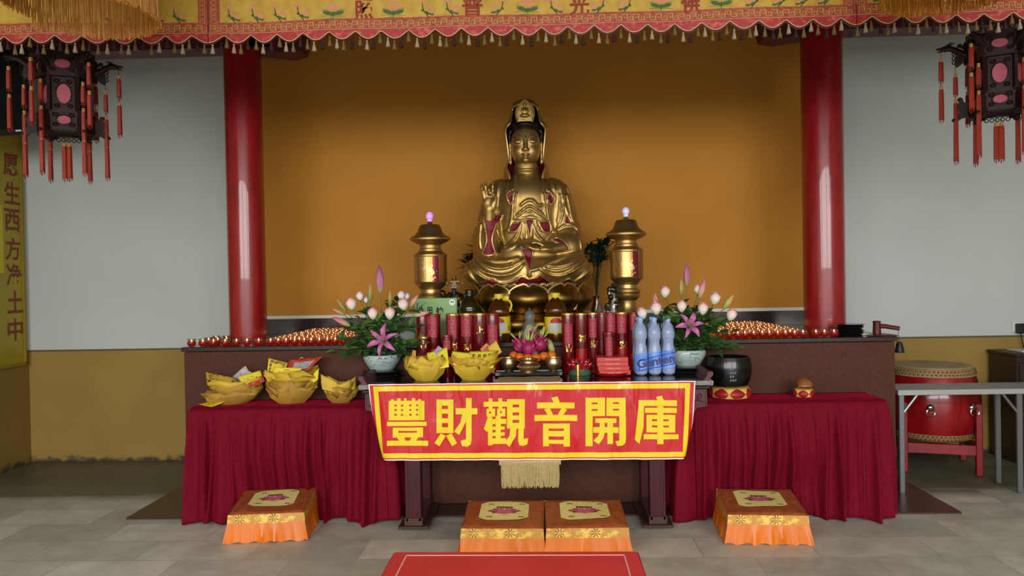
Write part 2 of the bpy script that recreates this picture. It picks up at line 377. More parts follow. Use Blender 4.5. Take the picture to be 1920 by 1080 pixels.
# ---- wall socket
sx = at(1908, 613, YW - .01)
s = thing('wall_socket', 'white wall socket plate above the yellow dado at the right', 'socket', (sx.x, YW, sx.z))
ob('plate', MB().bbox((0, -.006, 0), (.086, .012, .086), .003), m_white, s)
mk = M('matte black plastic', '#15161a', .45)
s = thing('power_adapter', 'black power adapter plugged into the white wall socket', 'adapter', (sx.x + .012, YW - .012, sx.z - .01))
ob('body', MB().bbox((0, -.03, 0), (.07, .06, .08), .006), mk, s)
ob('cable', MB().tube(bez([(-.005, -.03, -.04), (.0, -.035, -.1), (.02, -.03, -.17), (.03, -.02, -.22)]), .004, 6).tube(bez([(.02, -.03, -.04), (.02, -.035, -.1), (.035, -.03, -.18)]), .003, 6), mk, s)
# ================================================================ THE STATUE
m_gold = M('aged gold leaf', '#c4a465', .44, .9, col2='#a5874c', scale=5, lo=.3, hi=.75, bump=.15, bscale=35, bdist=.004)
m_gold2 = M('bright gold', '#c9ab68', .4, .92, col2='#a98848', scale=30)
m_trim = M('pale gold edging', '#d4ba80', .42, .88)
m_lining = M('crimson lining paint', '#8a1526', .55, col2='#6f0f1e', scale=12)
m_hair = M('black hair lacquer', '#0d0c0e', .38, bump=.5, bscale=40, bdist=.006, stretch=(1, 1, 3))
m_line = M('dark painted line', '#3a2710', .5)
m_lip = M('dark red lip paint', '#5d2a1c', .45)
sY = 5.75
so = at(991, 560, sY); so = V3((so.x, sY, ZP))
stat = thing('seated_statue', 'large golden seated goddess statue with red-lined hood on a lotus throne', 'statue', so)
def S2(X, Y, d=5.45):
    p = at(820 + X / 4.153, 360 + Y / 4.153, d) - so; return (p.x, p.z)
def S1(X, Y, d=5.55):
    p = at(820 + X / 4.5, 160 + Y / 4.5, d) - so; return (p.x, p.z)
body_prims = [
    E((0, .03, .80), (.25, .19, .45)), E((0, -.01, 1.0), (.22, .165, .2)), Cap((-.18, .04, 1.07), (.18, .04, 1.07), .115),
    Cap((-.22, .04, 1.05), (-.29, .02, .72), .11, .125), Cap((.22, .04, 1.05), (.29, .02, .72), .11, .125),
    Cap((-.30, .0, .74), (-.325, -.06, .52), .11, .09), E((.29, -.1, .64), (.135, .16, .13)),
    Cap((-.31, -.03, .74), (-.275, -.16, .85), .09, .062), E((-.285, -.13, .70), (.085, .1, .2)),
    Cap((.31, -.05, .68), (.15, -.22, .62), .09, .06),
    E((0, -.05, .48), (.44, .33, .12)), E((-.28, -.14, .475), (.2, .22, .112)), E((.28, -.14, .475), (.2, .22, .112)),
    Cap((-.24, -.28, .45), (.06, -.33, .45), .08, .065), Cap((.26, -.26, .48), (-.02, -.31, .50), .08, .06), E((0, -.2, .6), (.2, .12, .1))]
body0 = U(body_prims, .035)
def polydist(xs, zs, line):
    d = np.full(xs.shape, 9.0, f32)
    for (x0, z0), (x1, z1) in zip(line, line[1:]):
        dx, dz = x1 - x0, z1 - z0; L2 = dx * dx + dz * dz + 1e-9
        t = np.clip(((xs - x0) * dx + (zs - z0) * dz) / L2, 0, 1)
        d = np.minimum(d, np.hypot(xs - x0 - t * dx, zs - z0 - t * dz))
    return d
def inpoly(xs, zs, poly):
    c = np.zeros(xs.shape, bool); n = len(poly)
    for i in range(n):
        (x0, z0), (x1, z1) = poly[i], poly[(i + 1) % n]
        if abs(z1 - z0) < 1e-9: continue
        c ^= ((z0 > zs) != (z1 > zs)) & (xs < (x1 - x0) * (zs - z0) / (z1 - z0) + x0)
    return c
def sm2(line, n=20): return [(p.x, p.y) for p in bez([(a, b, 0) for a, b in line], n)]
FOLDS = []                                              # (polyline, height, width)
def fold(pts, amp=.012, wd=.011, d=5.45, fn=S2): FOLDS.append((sm2([fn(x, y, d) for x, y in pts]), amp, wd))
LEG = 5.37
for p in ([(240, 530), (290, 620), (380, 680), (480, 712), (570, 705), (630, 675)], [(270, 520), (330, 600), (420, 640), (520, 650), (610, 622), (665, 570)],
          [(300, 512), (370, 565), (460, 592), (560, 582), (640, 545), (682, 510)], [(335, 503), (430, 532), (530, 532), (625, 512)], [(212, 545), (240, 640), (300, 712)],
          [(730, 610), (800, 590), (860, 560), (930, 525), (1040, 485), (1120, 467)], [(810, 602), (870, 642), (960, 654), (1060, 615), (1140, 555), (1192, 502)],
          [(835, 592), (920, 615), (1010, 595), (1100, 545), (1160, 492)], [(870, 572), (960, 575), (1050, 545), (1122, 492)],
          [(1080, 700), (1160, 640), (1212, 570), (1226, 530)], [(690, 520), (712, 580), (718, 650)]):
    fold(p, .016, .011, LEG)
for p in ([(590, 0), (580, 100), (572, 200), (550, 280), (518, 312)], [(612, 0), (600, 90), (592, 180)], [(845, 0), (857, 100), (872, 200), (900, 275), (930, 297)], [(826, 0), (838, 90), (848, 180)],
          [(650, 92), (690, 62), (720, 54), (750, 63), (780, 96), (830, 85)], [(595, 185), (650, 145), (690, 112), (722, 102), (760, 118), (800, 150), (855, 190)],
          [(620, 198), (680, 160), (720, 140), (765, 160), (830, 200)], [(585, 196), (720, 208), (862, 214)], [(640, 190), (690, 175), (722, 166), (770, 180), (810, 200)],
          [(548, 300), (600, 296), (640, 245), (662, 222)], [(688, 212), (702, 280), (716, 350), (720, 430)], [(742, 210), (736, 300), (726, 430)],
          [(662, 232), (650, 330), (600, 420), (500, 462)], [(680, 240), (672, 350), (655, 430)], [(762, 222), (800, 285), (882, 302)], [(748, 245), (772, 320), (832, 382)], [(640, 260), (600, 350), (520, 420)],
          [(1000, 0), (990, 100), (968, 200), (930, 292)], [(1022, 0), (1040, 80), (1062, 200), (1100, 228)], [(960, 0), (958, 120), (940, 220)], [(1098, 30), (1130, 130), (1142, 205)],
          [(920, 292), (1000, 246), (1070, 246), (1112, 290), (1118, 322)], [(990, 446), (958, 378), (918, 352)], [(345, 190), (372, 300), (380, 390), (345, 480)], [(492, 168), (450, 260), (418, 350), (430, 440), (470, 478)],
          [(470, 290), (500, 380), (560, 440)], [(330, 250), (320, 360), (330, 440)], [(1090, 300), (1120, 380), (1130, 450)]):
    fold(p, .011, .0085, 5.5)
for p in ([(520, 770), (500, 860), (490, 1000)], [(585, 745), (580, 880)], [(970, 760), (990, 860)], [(925, 760), (945, 880), (985, 930)], [(1045, 800), (1060, 930), (1110, 1075)], [(1095, 810), (1150, 960), (1190, 1075)],
          [(640, 730), (650, 900)], [(900, 730), (905, 900)], [(655, 690), (700, 720), (780, 738), (850, 722), (890, 690)], [(580, 915), (640, 860), (648, 740)], [(990, 935), (930, 870), (905, 750)]):
    fold(p, .009, .008, 5.55, S1)
RED = []
def redp(pts, d=5.45, fn=S2): RED.append(sm2([fn(x, y, d) for x, y in pts + pts[:1]], 40))
redp([(345, 155), (400, 165), (490, 168), (446, 260), (420, 370), (440, 475), (345, 482), (381, 390), (374, 285)])
redp([(285, 240), (318, 236), (308, 290), (292, 332), (262, 326)], 5.7)
redp([(535, 18), (583, 0), (578, 60), (556, 78)]); redp([(850, 0), (892, 0), (912, 42), (880, 74)])
redp([(578, 236), (652, 226), (612, 290), (570, 297), (553, 270)]); redp([(790, 227), (870, 215), (884, 290), (830, 297)])
redp([(685, 206), (745, 206), (732, 260), (720, 352), (704, 280)]); redp([(655, 438), (738, 438), (736, 500), (722, 615), (698, 560), (670, 485)], LEG)
redp([(882, 372), (940, 352), (1000, 392), (1028, 445), (985, 447), (948, 392)]); redp([(1000, 232), (1020, 162), (1052, 228)]); redp([(1108, 232), (1142, 202), (1172, 316), (1145, 300)], 5.65)
redp([(578, 915), (632, 872), (640, 985), (600, 965)], 5.55, S1); redp([(940, 880), (995, 938), (965, 985), (928, 985)], 5.55, S1)
redp([(600, 690), (590, 640), (650, 620), (640, 700)], 5.55, S1)
redp([(240, 722), (320, 712), (385, 690), (432, 678), (480, 708), (560, 722), (610, 706), (650, 658), (690, 672), (720, 680), (770, 668), (805, 650), (850, 690), (900, 718), (970, 705), (1030, 674), (1080, 705), (1200, 712), (1200, 760), (240, 760)], LEG)
for r in RED[:-1]: FOLDS.append((r, .007, .0055))
FOLDS.append(([q for q in RED[-1] if q[1] > RED[-1][0][1] - .008], .009, .006))
def relief(xs, zs):
    o = np.zeros(xs.shape, f32)
    for line, amp, wd in FOLDS:
        xa, xb = min(p[0] for p in line) - .05, max(p[0] for p in line) + .05
        za, zb = min(p[1] for p in line) - .05, max(p[1] for p in line) + .05
        q = (xs > xa) & (xs < xb) & (zs > za) & (zs < zb)
        if not q.any(): continue
        d = polydist(xs[q], zs[q], line); o[q] = np.maximum(o[q], amp * np.exp(-(d / wd) ** 2))
    for r in RED: o -= .006 * inpoly(xs, zs, r)
    return o
def body_f(x, y, z):
    d = body0(x, y, z)
    xs, zs = np.broadcast_arrays(x[:, 0, :], z[:, 0, :]) if x.ndim == 3 else np.broadcast_arrays(x, z)
    rl = relief(np.array(xs), np.array(zs))
    rl = rl[:, None, :] if x.ndim == 3 else rl
    d = d - rl * np.clip((.12 - y) / .1, 0, 1)
    d = d - .003 * np.sin(x * 55 + 3 * np.sin(z * 9)) * np.clip((y - .02) / .1, 0, 1)
    return np.maximum(d, .372 - z)
P, Q = surfnet(body_f, (-.56, -.44, .35), (.56, .30, 1.25), .0062)
nrm = np.cross(P[Q[:, 2]] - P[Q[:, 0]], P[Q[:, 3]] - P[Q[:, 1]]); cen = P[Q].mean(1)
isred = np.zeros(len(Q), bool)
for r in RED: isred |= inpoly(cen[:, 0], cen[:, 2], r)
isred &= (nrm[:, 1] < .15 * np.linalg.norm(nrm, axis=1)) & (cen[:, 1] < .1)
def submesh(sel):
    q = Q[sel]; u, inv = np.unique(q, return_inverse=True); mb = MB(); mb.v = [tuple(p) for p in P[u]]; mb.f = [tuple(int(i) for i in f) for f in inv.reshape(q.shape)]; mb.m = [0] * len(mb.f); return mb
ob('robe', submesh(~isred), m_gold, stat, angle=70)
ob('robe_lining', submesh(isred), m_lining, stat, angle=70)['label'] = 'crimson lining of the robe'
from mathutils.bvhtree import BVHTree
bvh = BVHTree.FromPolygons([V3(p) for p in P], [tuple(int(i) for i in q) for q in Q])
eg = MB()
def on_body(x, z):
    h = bvh.ray_cast(V3((x, -1, z)), V3((0, 1, 0))); return h[0]
for line in [r for r in RED[:-1]] + [[q for q in RED[-1] if q[1] > RED[-1][0][1] - .008]]:
    run = []
    for x, z in line:
        h = on_body(x, z)
        if h is None or (run and abs(h.y - run[-1].y) > .05):
            if len(run) > 2: eg.tube(run, .0042, 6)
            run = [h] if h is not None else []
        else: run.append(h)
    if len(run) > 2: eg.tube(run, .0042, 6)
ob('robe_edging', eg, m_trim, stat)
# head
hx = 0.0
head_prims = [E((0, -.02, 1.43), (.112, .125, .155)), (E((0, -.035, 1.35), (.098, .100, .082)), .03), E((-.042, -.085, 1.37), (.05, .05, .05)), E((.042, -.085, 1.37), (.05, .05, .05)),
    (Cap((0, -.137, 1.455), (0, -.155, 1.375), .008, .014), .012), (E((-.014, -.147, 1.37), (.012, .014, .009)), .008), (E((.014, -.147, 1.37), (.012, .014, .009)), .008),
    (E((-.052, -.112, 1.432), (.036, .03, .02)), .012), (E((.052, -.112, 1.432), (.036, .03, .02)), .012),
    (E((0, -.136, 1.340), (.028, .016, .008)), .006), (E((0, -.135, 1.327), (.021, .016, .008)), .006), (E((0, -.128, 1.297), (.03, .024, .02)), .02),
    Cap((0, .02, 1.16), (0, .0, 1.32), .088, .082), E((0, .01, 1.262), (.093, .088, .012)), E((0, .01, 1.232), (.098, .094, .012))]
head_f = U(head_prims, .02)
ob('head', sdf_mb(head_f, (-.15, -.2, 1.13), (.15, .14, 1.62), .0042), m_gold, stat, angle=80)
for s_ in (-1, 1):
    ear = U([E((s_ * .118, .0, 1.43), (.012, .028, .05)), E((s_ * .116, -.005, 1.35), (.011, .02, .05)), E((s_ * .118, -.01, 1.30), (.014, .016, .022))], .015)
    ob('ear', sdf_mb(ear, (s_ * .118 - .04, -.06, 1.25), (s_ * .118 + .04, .06, 1.51), .005), m_gold, stat, angle=80)
def face_line(pts, r, off=.0):
    out = []
    for x, z in sm2(pts, 14):
        y = front_y(head_f, x, z)
        if y is not None: out.append((x, y - off, z))
    return out
for s_ in (-1, 1):
    ob('eyebrow', MB().tube(face_line([(s_ * .088, 1.468), (s_ * .066, 1.484), (s_ * .040, 1.483), (s_ * .022, 1.465), (s_ * .014, 1.43), (s_ * .011, 1.395)], 0), [.0035] * 0 or .003, 6), m_line, stat)
    ob('eye', MB().tube(face_line([(s_ * .084, 1.436), (s_ * .065, 1.424), (s_ * .045, 1.423), (s_ * .028, 1.431)], 0), .0038, 6).tube(face_line([(s_ * .082, 1.446), (s_ * .06, 1.449), (s_ * .034, 1.441)], 0, -.001), .002, 6), m_line, stat)
ob('lips', MB().tube(face_line([(-.028, 1.336), (-.012, 1.334), (0, 1.332), (.012, 1.334), (.028, 1.336)], 0), .0035, 6).tube(face_line([(-.018, 1.345), (-.006, 1.348), (0, 1.346), (.006, 1.348), (.018, 1.345)], 0, -.0015), .004, 6).tube(face_line([(-.014, 1.323), (0, 1.320), (.014, 1.323)], 0, -.001), .004, 6), m_lip, stat)
yd = front_y(head_f, 0, 1.466); ob('forehead_dot', MB().ball((0, yd, 1.47), (.008, .004, .008)), m_line, stat)
hair_f = U([E((0, .0, 1.565), (.128, .132, .06)), E((0, .02, 1.66), (.085, .09, .09)), E((-.118, .02, 1.5), (.022, .06, .09)), E((.118, .02, 1.5), (.022, .06, .09)), E((0, -.075, 1.562), (.09, .072, .028))], .02)
ob('hair', sdf_mb(lambda x, y, z: hair_f(x, y, z) + .0025 * np.sin(z * 240 + 30 * np.abs(x)), (-.17, -.18, 1.39), (.17, .17, 1.78), .006), m_hair, stat, angle=80)
# hood
HRW = [(1.779, .012, .012, 0, .02), (1.774, .045, .05, 0, .02), (1.756, .076, .085, 0, .02), (1.730, .093, .108, 24, .015), (1.70, .103, .125, 66, .01), (1.66, .112, .13, 66, .01), (1.62, .128, .14, 58, .01), (1.583, .150, .148, 50, .005),
       (1.558, .166, .150, 56, .0), (1.53, .160, .15, 72, .0), (1.46, .148, .145, 82, .0), (1.38, .139, .145, 86, .0), (1.315, .137, .15, 84, .0), (1.275, .155, .16, 74, .0), (1.245, .168, .17, 62, .0), (1.20, .17, .17, 50, .0), (1.16, .175, .165, 45, 0)]
def hrow(v):
    k = v * (len(HRW) - 1); i = min(int(k), len(HRW) - 2); t = k - i; out = []
    for j in range(5):
        p0, p1, p2, p3 = [HRW[min(max(q, 0), len(HRW) - 1)][j] for q in (i - 1, i, i + 1, i + 2)]
        out.append(.5 * (2 * p1 + (p2 - p0) * t + (2 * p0 - 5 * p1 + 4 * p2 - p3) * t * t + (3 * p1 - p0 - 3 * p2 + p3) * t ** 3))
    out[3] = max(0, out[3]); return out
def hood(inset):
    def fn(u, v):
        z, rx, ry, th, yo = hrow(v)
        a = math.radians(th + (360 - 2 * th) * u); wv = .004 * math.sin(6 * a + z * 20)
        return ((rx - inset + wv) * math.sin(a), -(ry - inset + wv) * math.cos(a) + yo, z - inset * (1 if v < .15 else 0))
    return MB().grid(fn, 56, 72)
ob('hood', hood(0), m_gold, stat, angle=80)
ob('hood_lining', hood(.012), m_lining, stat, angle=80)['label'] = 'crimson lining of the hood'
ed = MB()
for s_ in (0, 1):
    pts = []
    for v in np.linspace(.18, 1, 60):
        z, rx, ry, th, yo = hrow(v)
        a = math.radians(th if s_ == 0 else 360 - th); pts.append(((rx - .004) * math.sin(a), -(ry - .004) * math.cos(a) + yo, z))
    ed.tube(pts, .007, 8)
ob('hood_edging', ed, m_trim, stat)
# crown plaque with a small seated relief figure
pl = MB(); out = []
for i in range(41):
    t = i / 40; a = PI * (t * 2 - 1) * .5; out.append((t, a))
prof = [(-.052, 0), (-.062, .03), (-.066, .06), (-.062, .09), (-.046, .12), (-.022, .142), (0, .160)]
pol = prof + [(-x, z) for x, z in prof[-2::-1]]
cz = 1.578; cy = -.152
pl.prism([(x, cz + z) for x, z in pol], cy, cy + .014)
for i, (x, z) in enumerate(sm2(pol, 44)): pl.ball((x, cy - .002, cz + z), (.0085, .009, .0085), 8, 6)
for i, (x, z) in enumerate(sm2([(x * .76, z * .8 + .012) for x, z in pol], 40)): pl.ball((x, cy - .002, cz + z), (.004, .006, .006), 6, 4)
pl.ball((0, cy - .006, cz + .118), (.014, .012, .016)); pl.ball((0, cy - .004, cz + .135), .008); pl.ball((0, cy - .006, cz + .075), (.023, .014, .03)); pl.ball((-.018, cy - .006, cz + .078), (.01, .012, .026)); pl.ball((.018, cy - .006, cz + .078), (.01, .012, .026))
pl.ball((0, cy - .01, cz + .042), (.04, .016, .014)); pl.box((0, cy - .004, cz + .018), (.09, .018, .014)); pl.box((0, cy - .004, cz + .004), (.1, .02, .01))
ob('crown_plaque', pl, m_gold2, stat)
# raised hand, palm forward, first finger up, middle finger bent to the thumb
def finger(pts, r0, r1): return [(Cap(a, b, r0 + (r1 - r0) * i / (len(pts) - 1), r0 + (r1 - r0) * (i + 1) / (len(pts) - 1)), .006) for i, (a, b) in enumerate(zip(pts, pts[1:]))]
hp = [(Cap((-.277, -.17, .84), (-.272, -.20, .93), .044, .036), .02), (E((-.272, -.205, .972), (.047, .026, .062)), .02), (E((-.240, -.222, .96), (.02, .022, .038)), .02)]
hp += finger([(-.306, -.205, 1.015), (-.316, -.212, 1.06), (-.323, -.208, 1.085), (-.327, -.204, 1.108)], .013, .009)
hp += finger([(-.288, -.206, 1.025), (-.293, -.22, 1.075), (-.296, -.222, 1.098), (-.297, -.218, 1.122)], .0135, .0095)
hp += finger([(-.268, -.208, 1.028), (-.272, -.235, 1.07), (-.268, -.262, 1.068), (-.262, -.27, 1.045)], .014, .010)
hp += finger([(-.249, -.206, 1.022), (-.246, -.214, 1.07), (-.244, -.212, 1.10), (-.243, -.206, 1.132)], .0135, .009)
hp += finger([(-.232, -.222, .965), (-.222, -.236, 1.005), (-.238, -.258, 1.032), (-.254, -.27, 1.042)], .017, .010)
hand_f = U(hp, .006)
ob('raised_hand', sdf_mb(hand_f, (-.36, -.31, .82), (-.19, -.11, 1.16), .0036), m_gold, stat, angle=80)
lp = [(Cap((.25, -.26, .64), (.17, -.315, .628), .036, .03), .02), (E((.125, -.34, .625), (.052, .036, .02)), .02), (E((.13, -.318, .643), (.03, .016, .016)), .012)]
for i, (dy, ln) in enumerate(((-.030, .075), (-.012, .09), (.006, .086), (.02, .068))):
    lp += finger([(.085, -.345 + dy, .624), (.085 - ln * .5, -.352 + dy, .628), (.085 - ln * .85, -.352 + dy, .640), (.085 - ln, -.348 + dy, .652)], .0125, .0085)
lp += finger([(.125, -.318, .648), (.09, -.325, .668), (.06, -.335, .676), (.04, -.338, .672)], .013, .009)
ob('resting_hand', sdf_mb(U(lp, .006), (-.03, -.42, .58), (.29, -.22, .71), .0038), m_gold, stat, angle=80)
# lotus throne
thr = ob('lotus_throne', MB().lathe([(.40, .0), (.44, .02), (.42, .05), (.33, .1), (.30, .16), (.33, .22), (.38, .29), (.41, .345), (.42, .366), (.41, .373), (.0, .374)], 64), m_gold, stat)
m_pet = M('lotus petal gold', '#9a7c42', .38, 1.0, col2='#86652c', scale=6)
def petal(a0, R, z0, z1, wid, bul, upper, nm):
    def fn(u, v):
        s_ = u * 2 - 1; t = v
        hw = wid * (math.sin(PI * min(1, (.18 + .66 * t))) ** .7) * (1 if t < .78 else math.sqrt(max(0, 1 - ((t - .78) / .24) ** 2)))
        zt = z0 + (z1 - z0) * (t + (.05 * (abs(s_) ** 1.2) - .05 * max(0, 1 - abs(s_) * 3.) if t > .5 else 0) * (t - .5) * 2)
        b = bul * math.sin(PI * min(1, t * 1.02)) * (1 - .75 * s_ * s_)
        rr = R + b + (.03 * t if upper else .0)
        a = a0 + s_ * hw / R
        return (rr * math.sin(a), -rr * math.cos(a), zt)
    p = ob(nm, MB().grid(fn, 20, 18), m_pet, thr, angle=80, solid=.012, soff=-1)
    rim = [fn(0, v) for v in np.linspace(.1, 1, 16)] + [fn(u, 1) for u in np.linspace(0, 1, 14)] + [fn(1, v) for v in np.linspace(1, .1, 16)]
    inn = [fn(.1, v * .93) for v in np.linspace(.15, 1, 16)] + [fn(u, .93) for u in np.linspace(.1, .9, 14)] + [fn(.9, v * .93) for v in np.linspace(1, .15, 16)]
    return rim
rims = MB()
NP = 10
for i in range(NP):
    a = 2 * PI * (i) / NP + math.radians(1)
    rims.tube(petal(a, .405, .165, .372, .142, .075, True, 'petal'), .007, 6)
    rims.tube(petal(a + PI / NP, .385, .19, .372, .10, .05, True, 'petal'), .006, 6)
    rims.tube(petal(a + PI / NP, .40, .165, .02, .118, .07, False, 'petal'), .006, 6)
ob('petal_rims', rims, m_trim, thr)
# ================================================================ OFFERING TABLE, BANNER, CLOTHS, CUSHIONS
m_rose = M('dark red rosewood', '#46171b', .45, col2='#371115', scale=7, stretch=(1, 1, .3), spec=.3)
m_roseT = M('polished dark table top', '#1d1214', .12, col2='#241517', scale=6)
m_carve = M('carved rosewood', '#52191f', .5, col2='#451a20', scale=20)
m_inlay = M('speckled stone inlay', '#8a8680', .5, col2='#5d5a57', scale=150, lo=.45, hi=.55)
TF, TB = 4.48, 4.955
txl, txr = at(674, 730, TF).x, at(1336, 725, TF).x
tcx, tw = (txl + txr) / 2, txr - txl
tbl = thing('offering_table', 'long dark rosewood offering table with upturned ends and carved apron behind the red banner', 'table', (tcx, (TF + TB) / 2, .014))
def w2t(p): return (p[0] - tcx, p[1] - (TF + TB) / 2, p[2] - .014)
hz = ZT - .014; dp = TB - TF
ob('table_top', MB().bbox((0, 0, hz - .018), (tw - .06, dp, .036), .004).bbox((0, 0, hz - .045), (tw - .02, dp - .03, .018), .004), m_roseT, tbl)
mb = MB()
for s_ in (-1, 1): mb.box((s_ * (tw / 2 - .06 - .0), -dp / 2 - .001, hz - .016), (.13, .004, .026))
ob('stone_inlay', mb, m_inlay, tbl)
for s_ in (-1, 1):
    e = tw / 2
    pr = [(s_ * (e - .05), hz - .03), (s_ * (e - .0), hz - .036), (s_ * (e + .004), hz - .01), (s_ * (e - .012), hz + .01), (s_ * (e + .006), hz + .03), (s_ * (e + .004), hz + .048), (s_ * (e - .022), hz + .05), (s_ * (e - .034), hz + .02), (s_ * (e - .05), hz + .0)]
    ob('end_flange', MB().prism(pr, -dp / 2, dp / 2), m_carve, tbl)
mb = MB(); mb.box((0, -dp / 2 + .03, hz - .105), (tw - .06, .03, .10))
for s_ in (-1, 1):
    e = s_ * (tw / 2 - .03)
    mb.prism([(e, hz - .055), (e, hz - .155), (e - s_ * .06, hz - .165), (e - s_ * .085, hz - .20), (e - s_ * .08, hz - .25), (e - s_ * .10, hz - .30), (e - s_ * .13, hz - .35), (e - s_ * .16, hz - .42), (e - s_ * .2, hz - .42), (e - s_ * .2, hz - .055)], -dp / 2 + .012, -dp / 2 + .045)
    for k, (z_, x_) in enumerate(((.062, 0), (.148, 0))): mb.box((e - s_ * .075, -dp / 2 + .009, hz - z_), (.14, .008, .007))
    for x_ in (.006, .145): mb.box((e - s_ * x_, -dp / 2 + .009, hz - .105), (.007, .008, .09))
    sc = bez([(e - s_ * .02, -dp / 2 + .01, hz - .13), (e - s_ * .05, -dp / 2 + .01, hz - .12), (e - s_ * .055, -dp / 2 + .01, hz - .09), (e - s_ * .035, -dp / 2 + .01, hz - .085), (e - s_ * .04, -dp / 2 + .01, hz - .105), (e - s_ * .09, -dp / 2 + .01, hz - .13), (e - s_ * .12, -dp / 2 + .01, hz - .1), (e - s_ * .1, -dp / 2 + .01, hz - .08)], 40)
    mb.tube(sc, .005, 6)
ob('carved_apron', mb, m_carve, tbl)
def leg_x(px0, px1, py): return (at((px0 + px1) / 2, py, TF + .03).x - tcx, at(px1, py, TF + .03).x - at(px0, py, TF + .03).x)
for px0, px1 in ((761, 791), (1217, 1247)):
    lx, lw = leg_x(px0, px1, 930)
    for yy in (-dp / 2 + .04, dp / 2 - .04):
        mb = MB(); mb.bbox((lx, yy, (hz - .07 + .06) / 2 + .0), (lw, .07, hz - .13), .006)
        for q in (-1, 1): mb.box((lx + q * lw * .40, yy - .036, (hz - .1) / 2 + .03), (lw * .12, .008, hz - .14)); mb.box((lx + q * lw * .22, yy - .035, (hz - .1) / 2 + .03), (.004, .004, hz - .14))
        ob('leg', mb, m_rose, tbl)
    mb = MB(); mb.bbox((lx, 0, .045), (lw * 1.15, dp, .05), .004); mb.bbox((lx + .0, 0, .012), (lw * 1.9, dp + .02, .018), .003)
    ob('foot_runner', mb, m_brown2, tbl)

# ---- runner of straw cloth with a fringe
m_straw = M('straw coloured braid', '#c2ad7c', .8, col2='#a8925f', scale=80, stretch=(1, 1, 3), bump=.5, bscale=250, bdist=.002)
rx0, rx1 = at(930, 712, TF).x, at(1052, 712, TF).x
rn = thing('table_runner', 'straw coloured table runner with long fringe hanging below the banner', 'table runner', ((rx0 + rx1) / 2, TF, ZT))
rw = rx1 - rx0
zf = at(993, 868, TF - .02).z - ZT; zf2 = at(993, 914, TF - .02).z - ZT
def runner(u, v):
    L = .25 + abs(zf) + .012; s_ = v * L; x = (u - .5) * rw
    if s_ < .245: return (x, .245 - s_, .0025 + .0015 * math.sin(x * 40))
    q = s_ - .245; return (x * (1 - .1 * q), -.012 - .004 * math.sin(x * 30), .0025 - q if q > .01 else .0025 - q)
ob('cloth', MB().grid(runner, 24, 60), m_straw, rn, solid=.002)
mb = MB(); random.seed(3); fx0 = at(940, 890, TF - .02).x - rn.location.x; fx1 = at(1048, 890, TF - .02).x - rn.location.x
for i in range(130):
    x = fx0 + (fx1 - fx0) * (i + .5) / 130; yy = -.014 - random.random() * .008; l = zf2 + random.uniform(-.006, .012)
    mb.tube([(x, yy, zf + .004), (x + random.uniform(-.003, .003), yy - .003, (zf + l) / 2), (x + random.uniform(-.006, .006), yy, l)], .0026, 4)
mb.box(((fx0 + fx1) / 2, -.016, zf + .004), (fx1 - fx0, .008, .02))
ob('fringe', mb, m_straw, rn)

# ---- the banner
BY = TF - .035
def plastic(nm, c): 
    m = M(nm, c, .2, spec=.6, bump=.8, bscale=6, bdist=.035, stretch=(1.6, 1, .45)); return m
m_bred, m_byel, m_bwht = plastic('glossy banner red', '#bd1b24'), plastic('glossy banner yellow', '#dfc61e'), plastic('banner white edge', '#eadfdc')
b0 = at(998, 790, BY)
bn = thing('hanging_banner', 'glossy red banner with yellow border and six large yellow characters', 'banner', (b0.x, BY, ZT - .006))
def c1(X, Y): p = at(660 + X / 4.5, 690 + Y / 4.5, BY); return (p.x - b0.x, p.z - bn.location.z)
def c2(X, Y): p = at(1000 + X / 4.5, 690 + Y / 4.5, BY); return (p.x - b0.x, p.z - bn.location.z)
FTL, FTR, FBL, FBR = c1(137, 138), c2(1367, 108), c1(190, 782), c2(1338, 770)
def bwave(x, z): return .003 * math.sin(x * 23 + 2 * math.sin(z * 9)) + .0025 * math.sin(x * 51 + z * 8)
CRL = (c1(150, 178), c1(303, 790)); CRR = (c2(1352, 330), c2(1236, 775))      # the two lower corners curl back along these lines
def curl(x, z, off=0):
    y = bwave(x, z) - off
    for (p, q), sg in ((CRL, -1), (CRR, 1)):
        dx, dz = q[0] - p[0], q[1] - p[1]; L_ = math.hypot(dx, dz); nx, nz = -dz / L_, dx / L_
        if nx * sg < 0: nx, nz = -nx, -nz
        d = (x - p[0]) * nx + (z - p[1]) * nz
        if d > 0:
            r = .028; am = 1.75; a = min(d / r, am); rest = d - r * a
            m_ = (r + off) * math.sin(a) + rest * math.cos(am); b_ = r * (1 - math.cos(a)) + off * (1 - math.cos(a)) + rest * math.sin(am)
            x += nx * (m_ - d); z += nz * (m_ - d); y += b_
    return (x, y, z)
def lay(u0, v0, u1, v1, off, nu, nv, mb, m):
    def fn(u, v):
        u, v = u0 + (u1 - u0) * u, v0 + (v1 - v0) * v
        tx, tz = FTL[0] + (FTR[0] - FTL[0]) * u, FTL[1] + (FTR[1] - FTL[1]) * u; bx, bz = FBL[0] + (FBR[0] - FBL[0]) * u, FBL[1] + (FBR[1] - FBL[1]) * u
        return curl(tx + (bx - tx) * v, tz + (bz - tz) * v, off)
    mb.grid(fn, nu, nv, m)
mb = MB(); lay(0, 0, 1, 1, 0, 160, 40, mb, 0)
ob('sheet', mb, m_bwht, bn)['label'] = 'white edge of the banner sheet'
mb = MB(); lay(.0035, .012, .9965, .985, .0016, 160, 40, mb, 0); ob('red_field', mb, m_bred, bn)
mb = MB()
lay(.015, .028, .985, .092, .0028, 160, 3, mb, 0); lay(.015, .905, .985, .968, .0028, 160, 3, mb, 0)
lay(.015, .092, .0295, .905, .0028, 4, 40, mb, 0); lay(.9705, .092, .985, .905, .0028, 4, 40, mb, 0)
ob('yellow_border', mb, m_byel, bn)
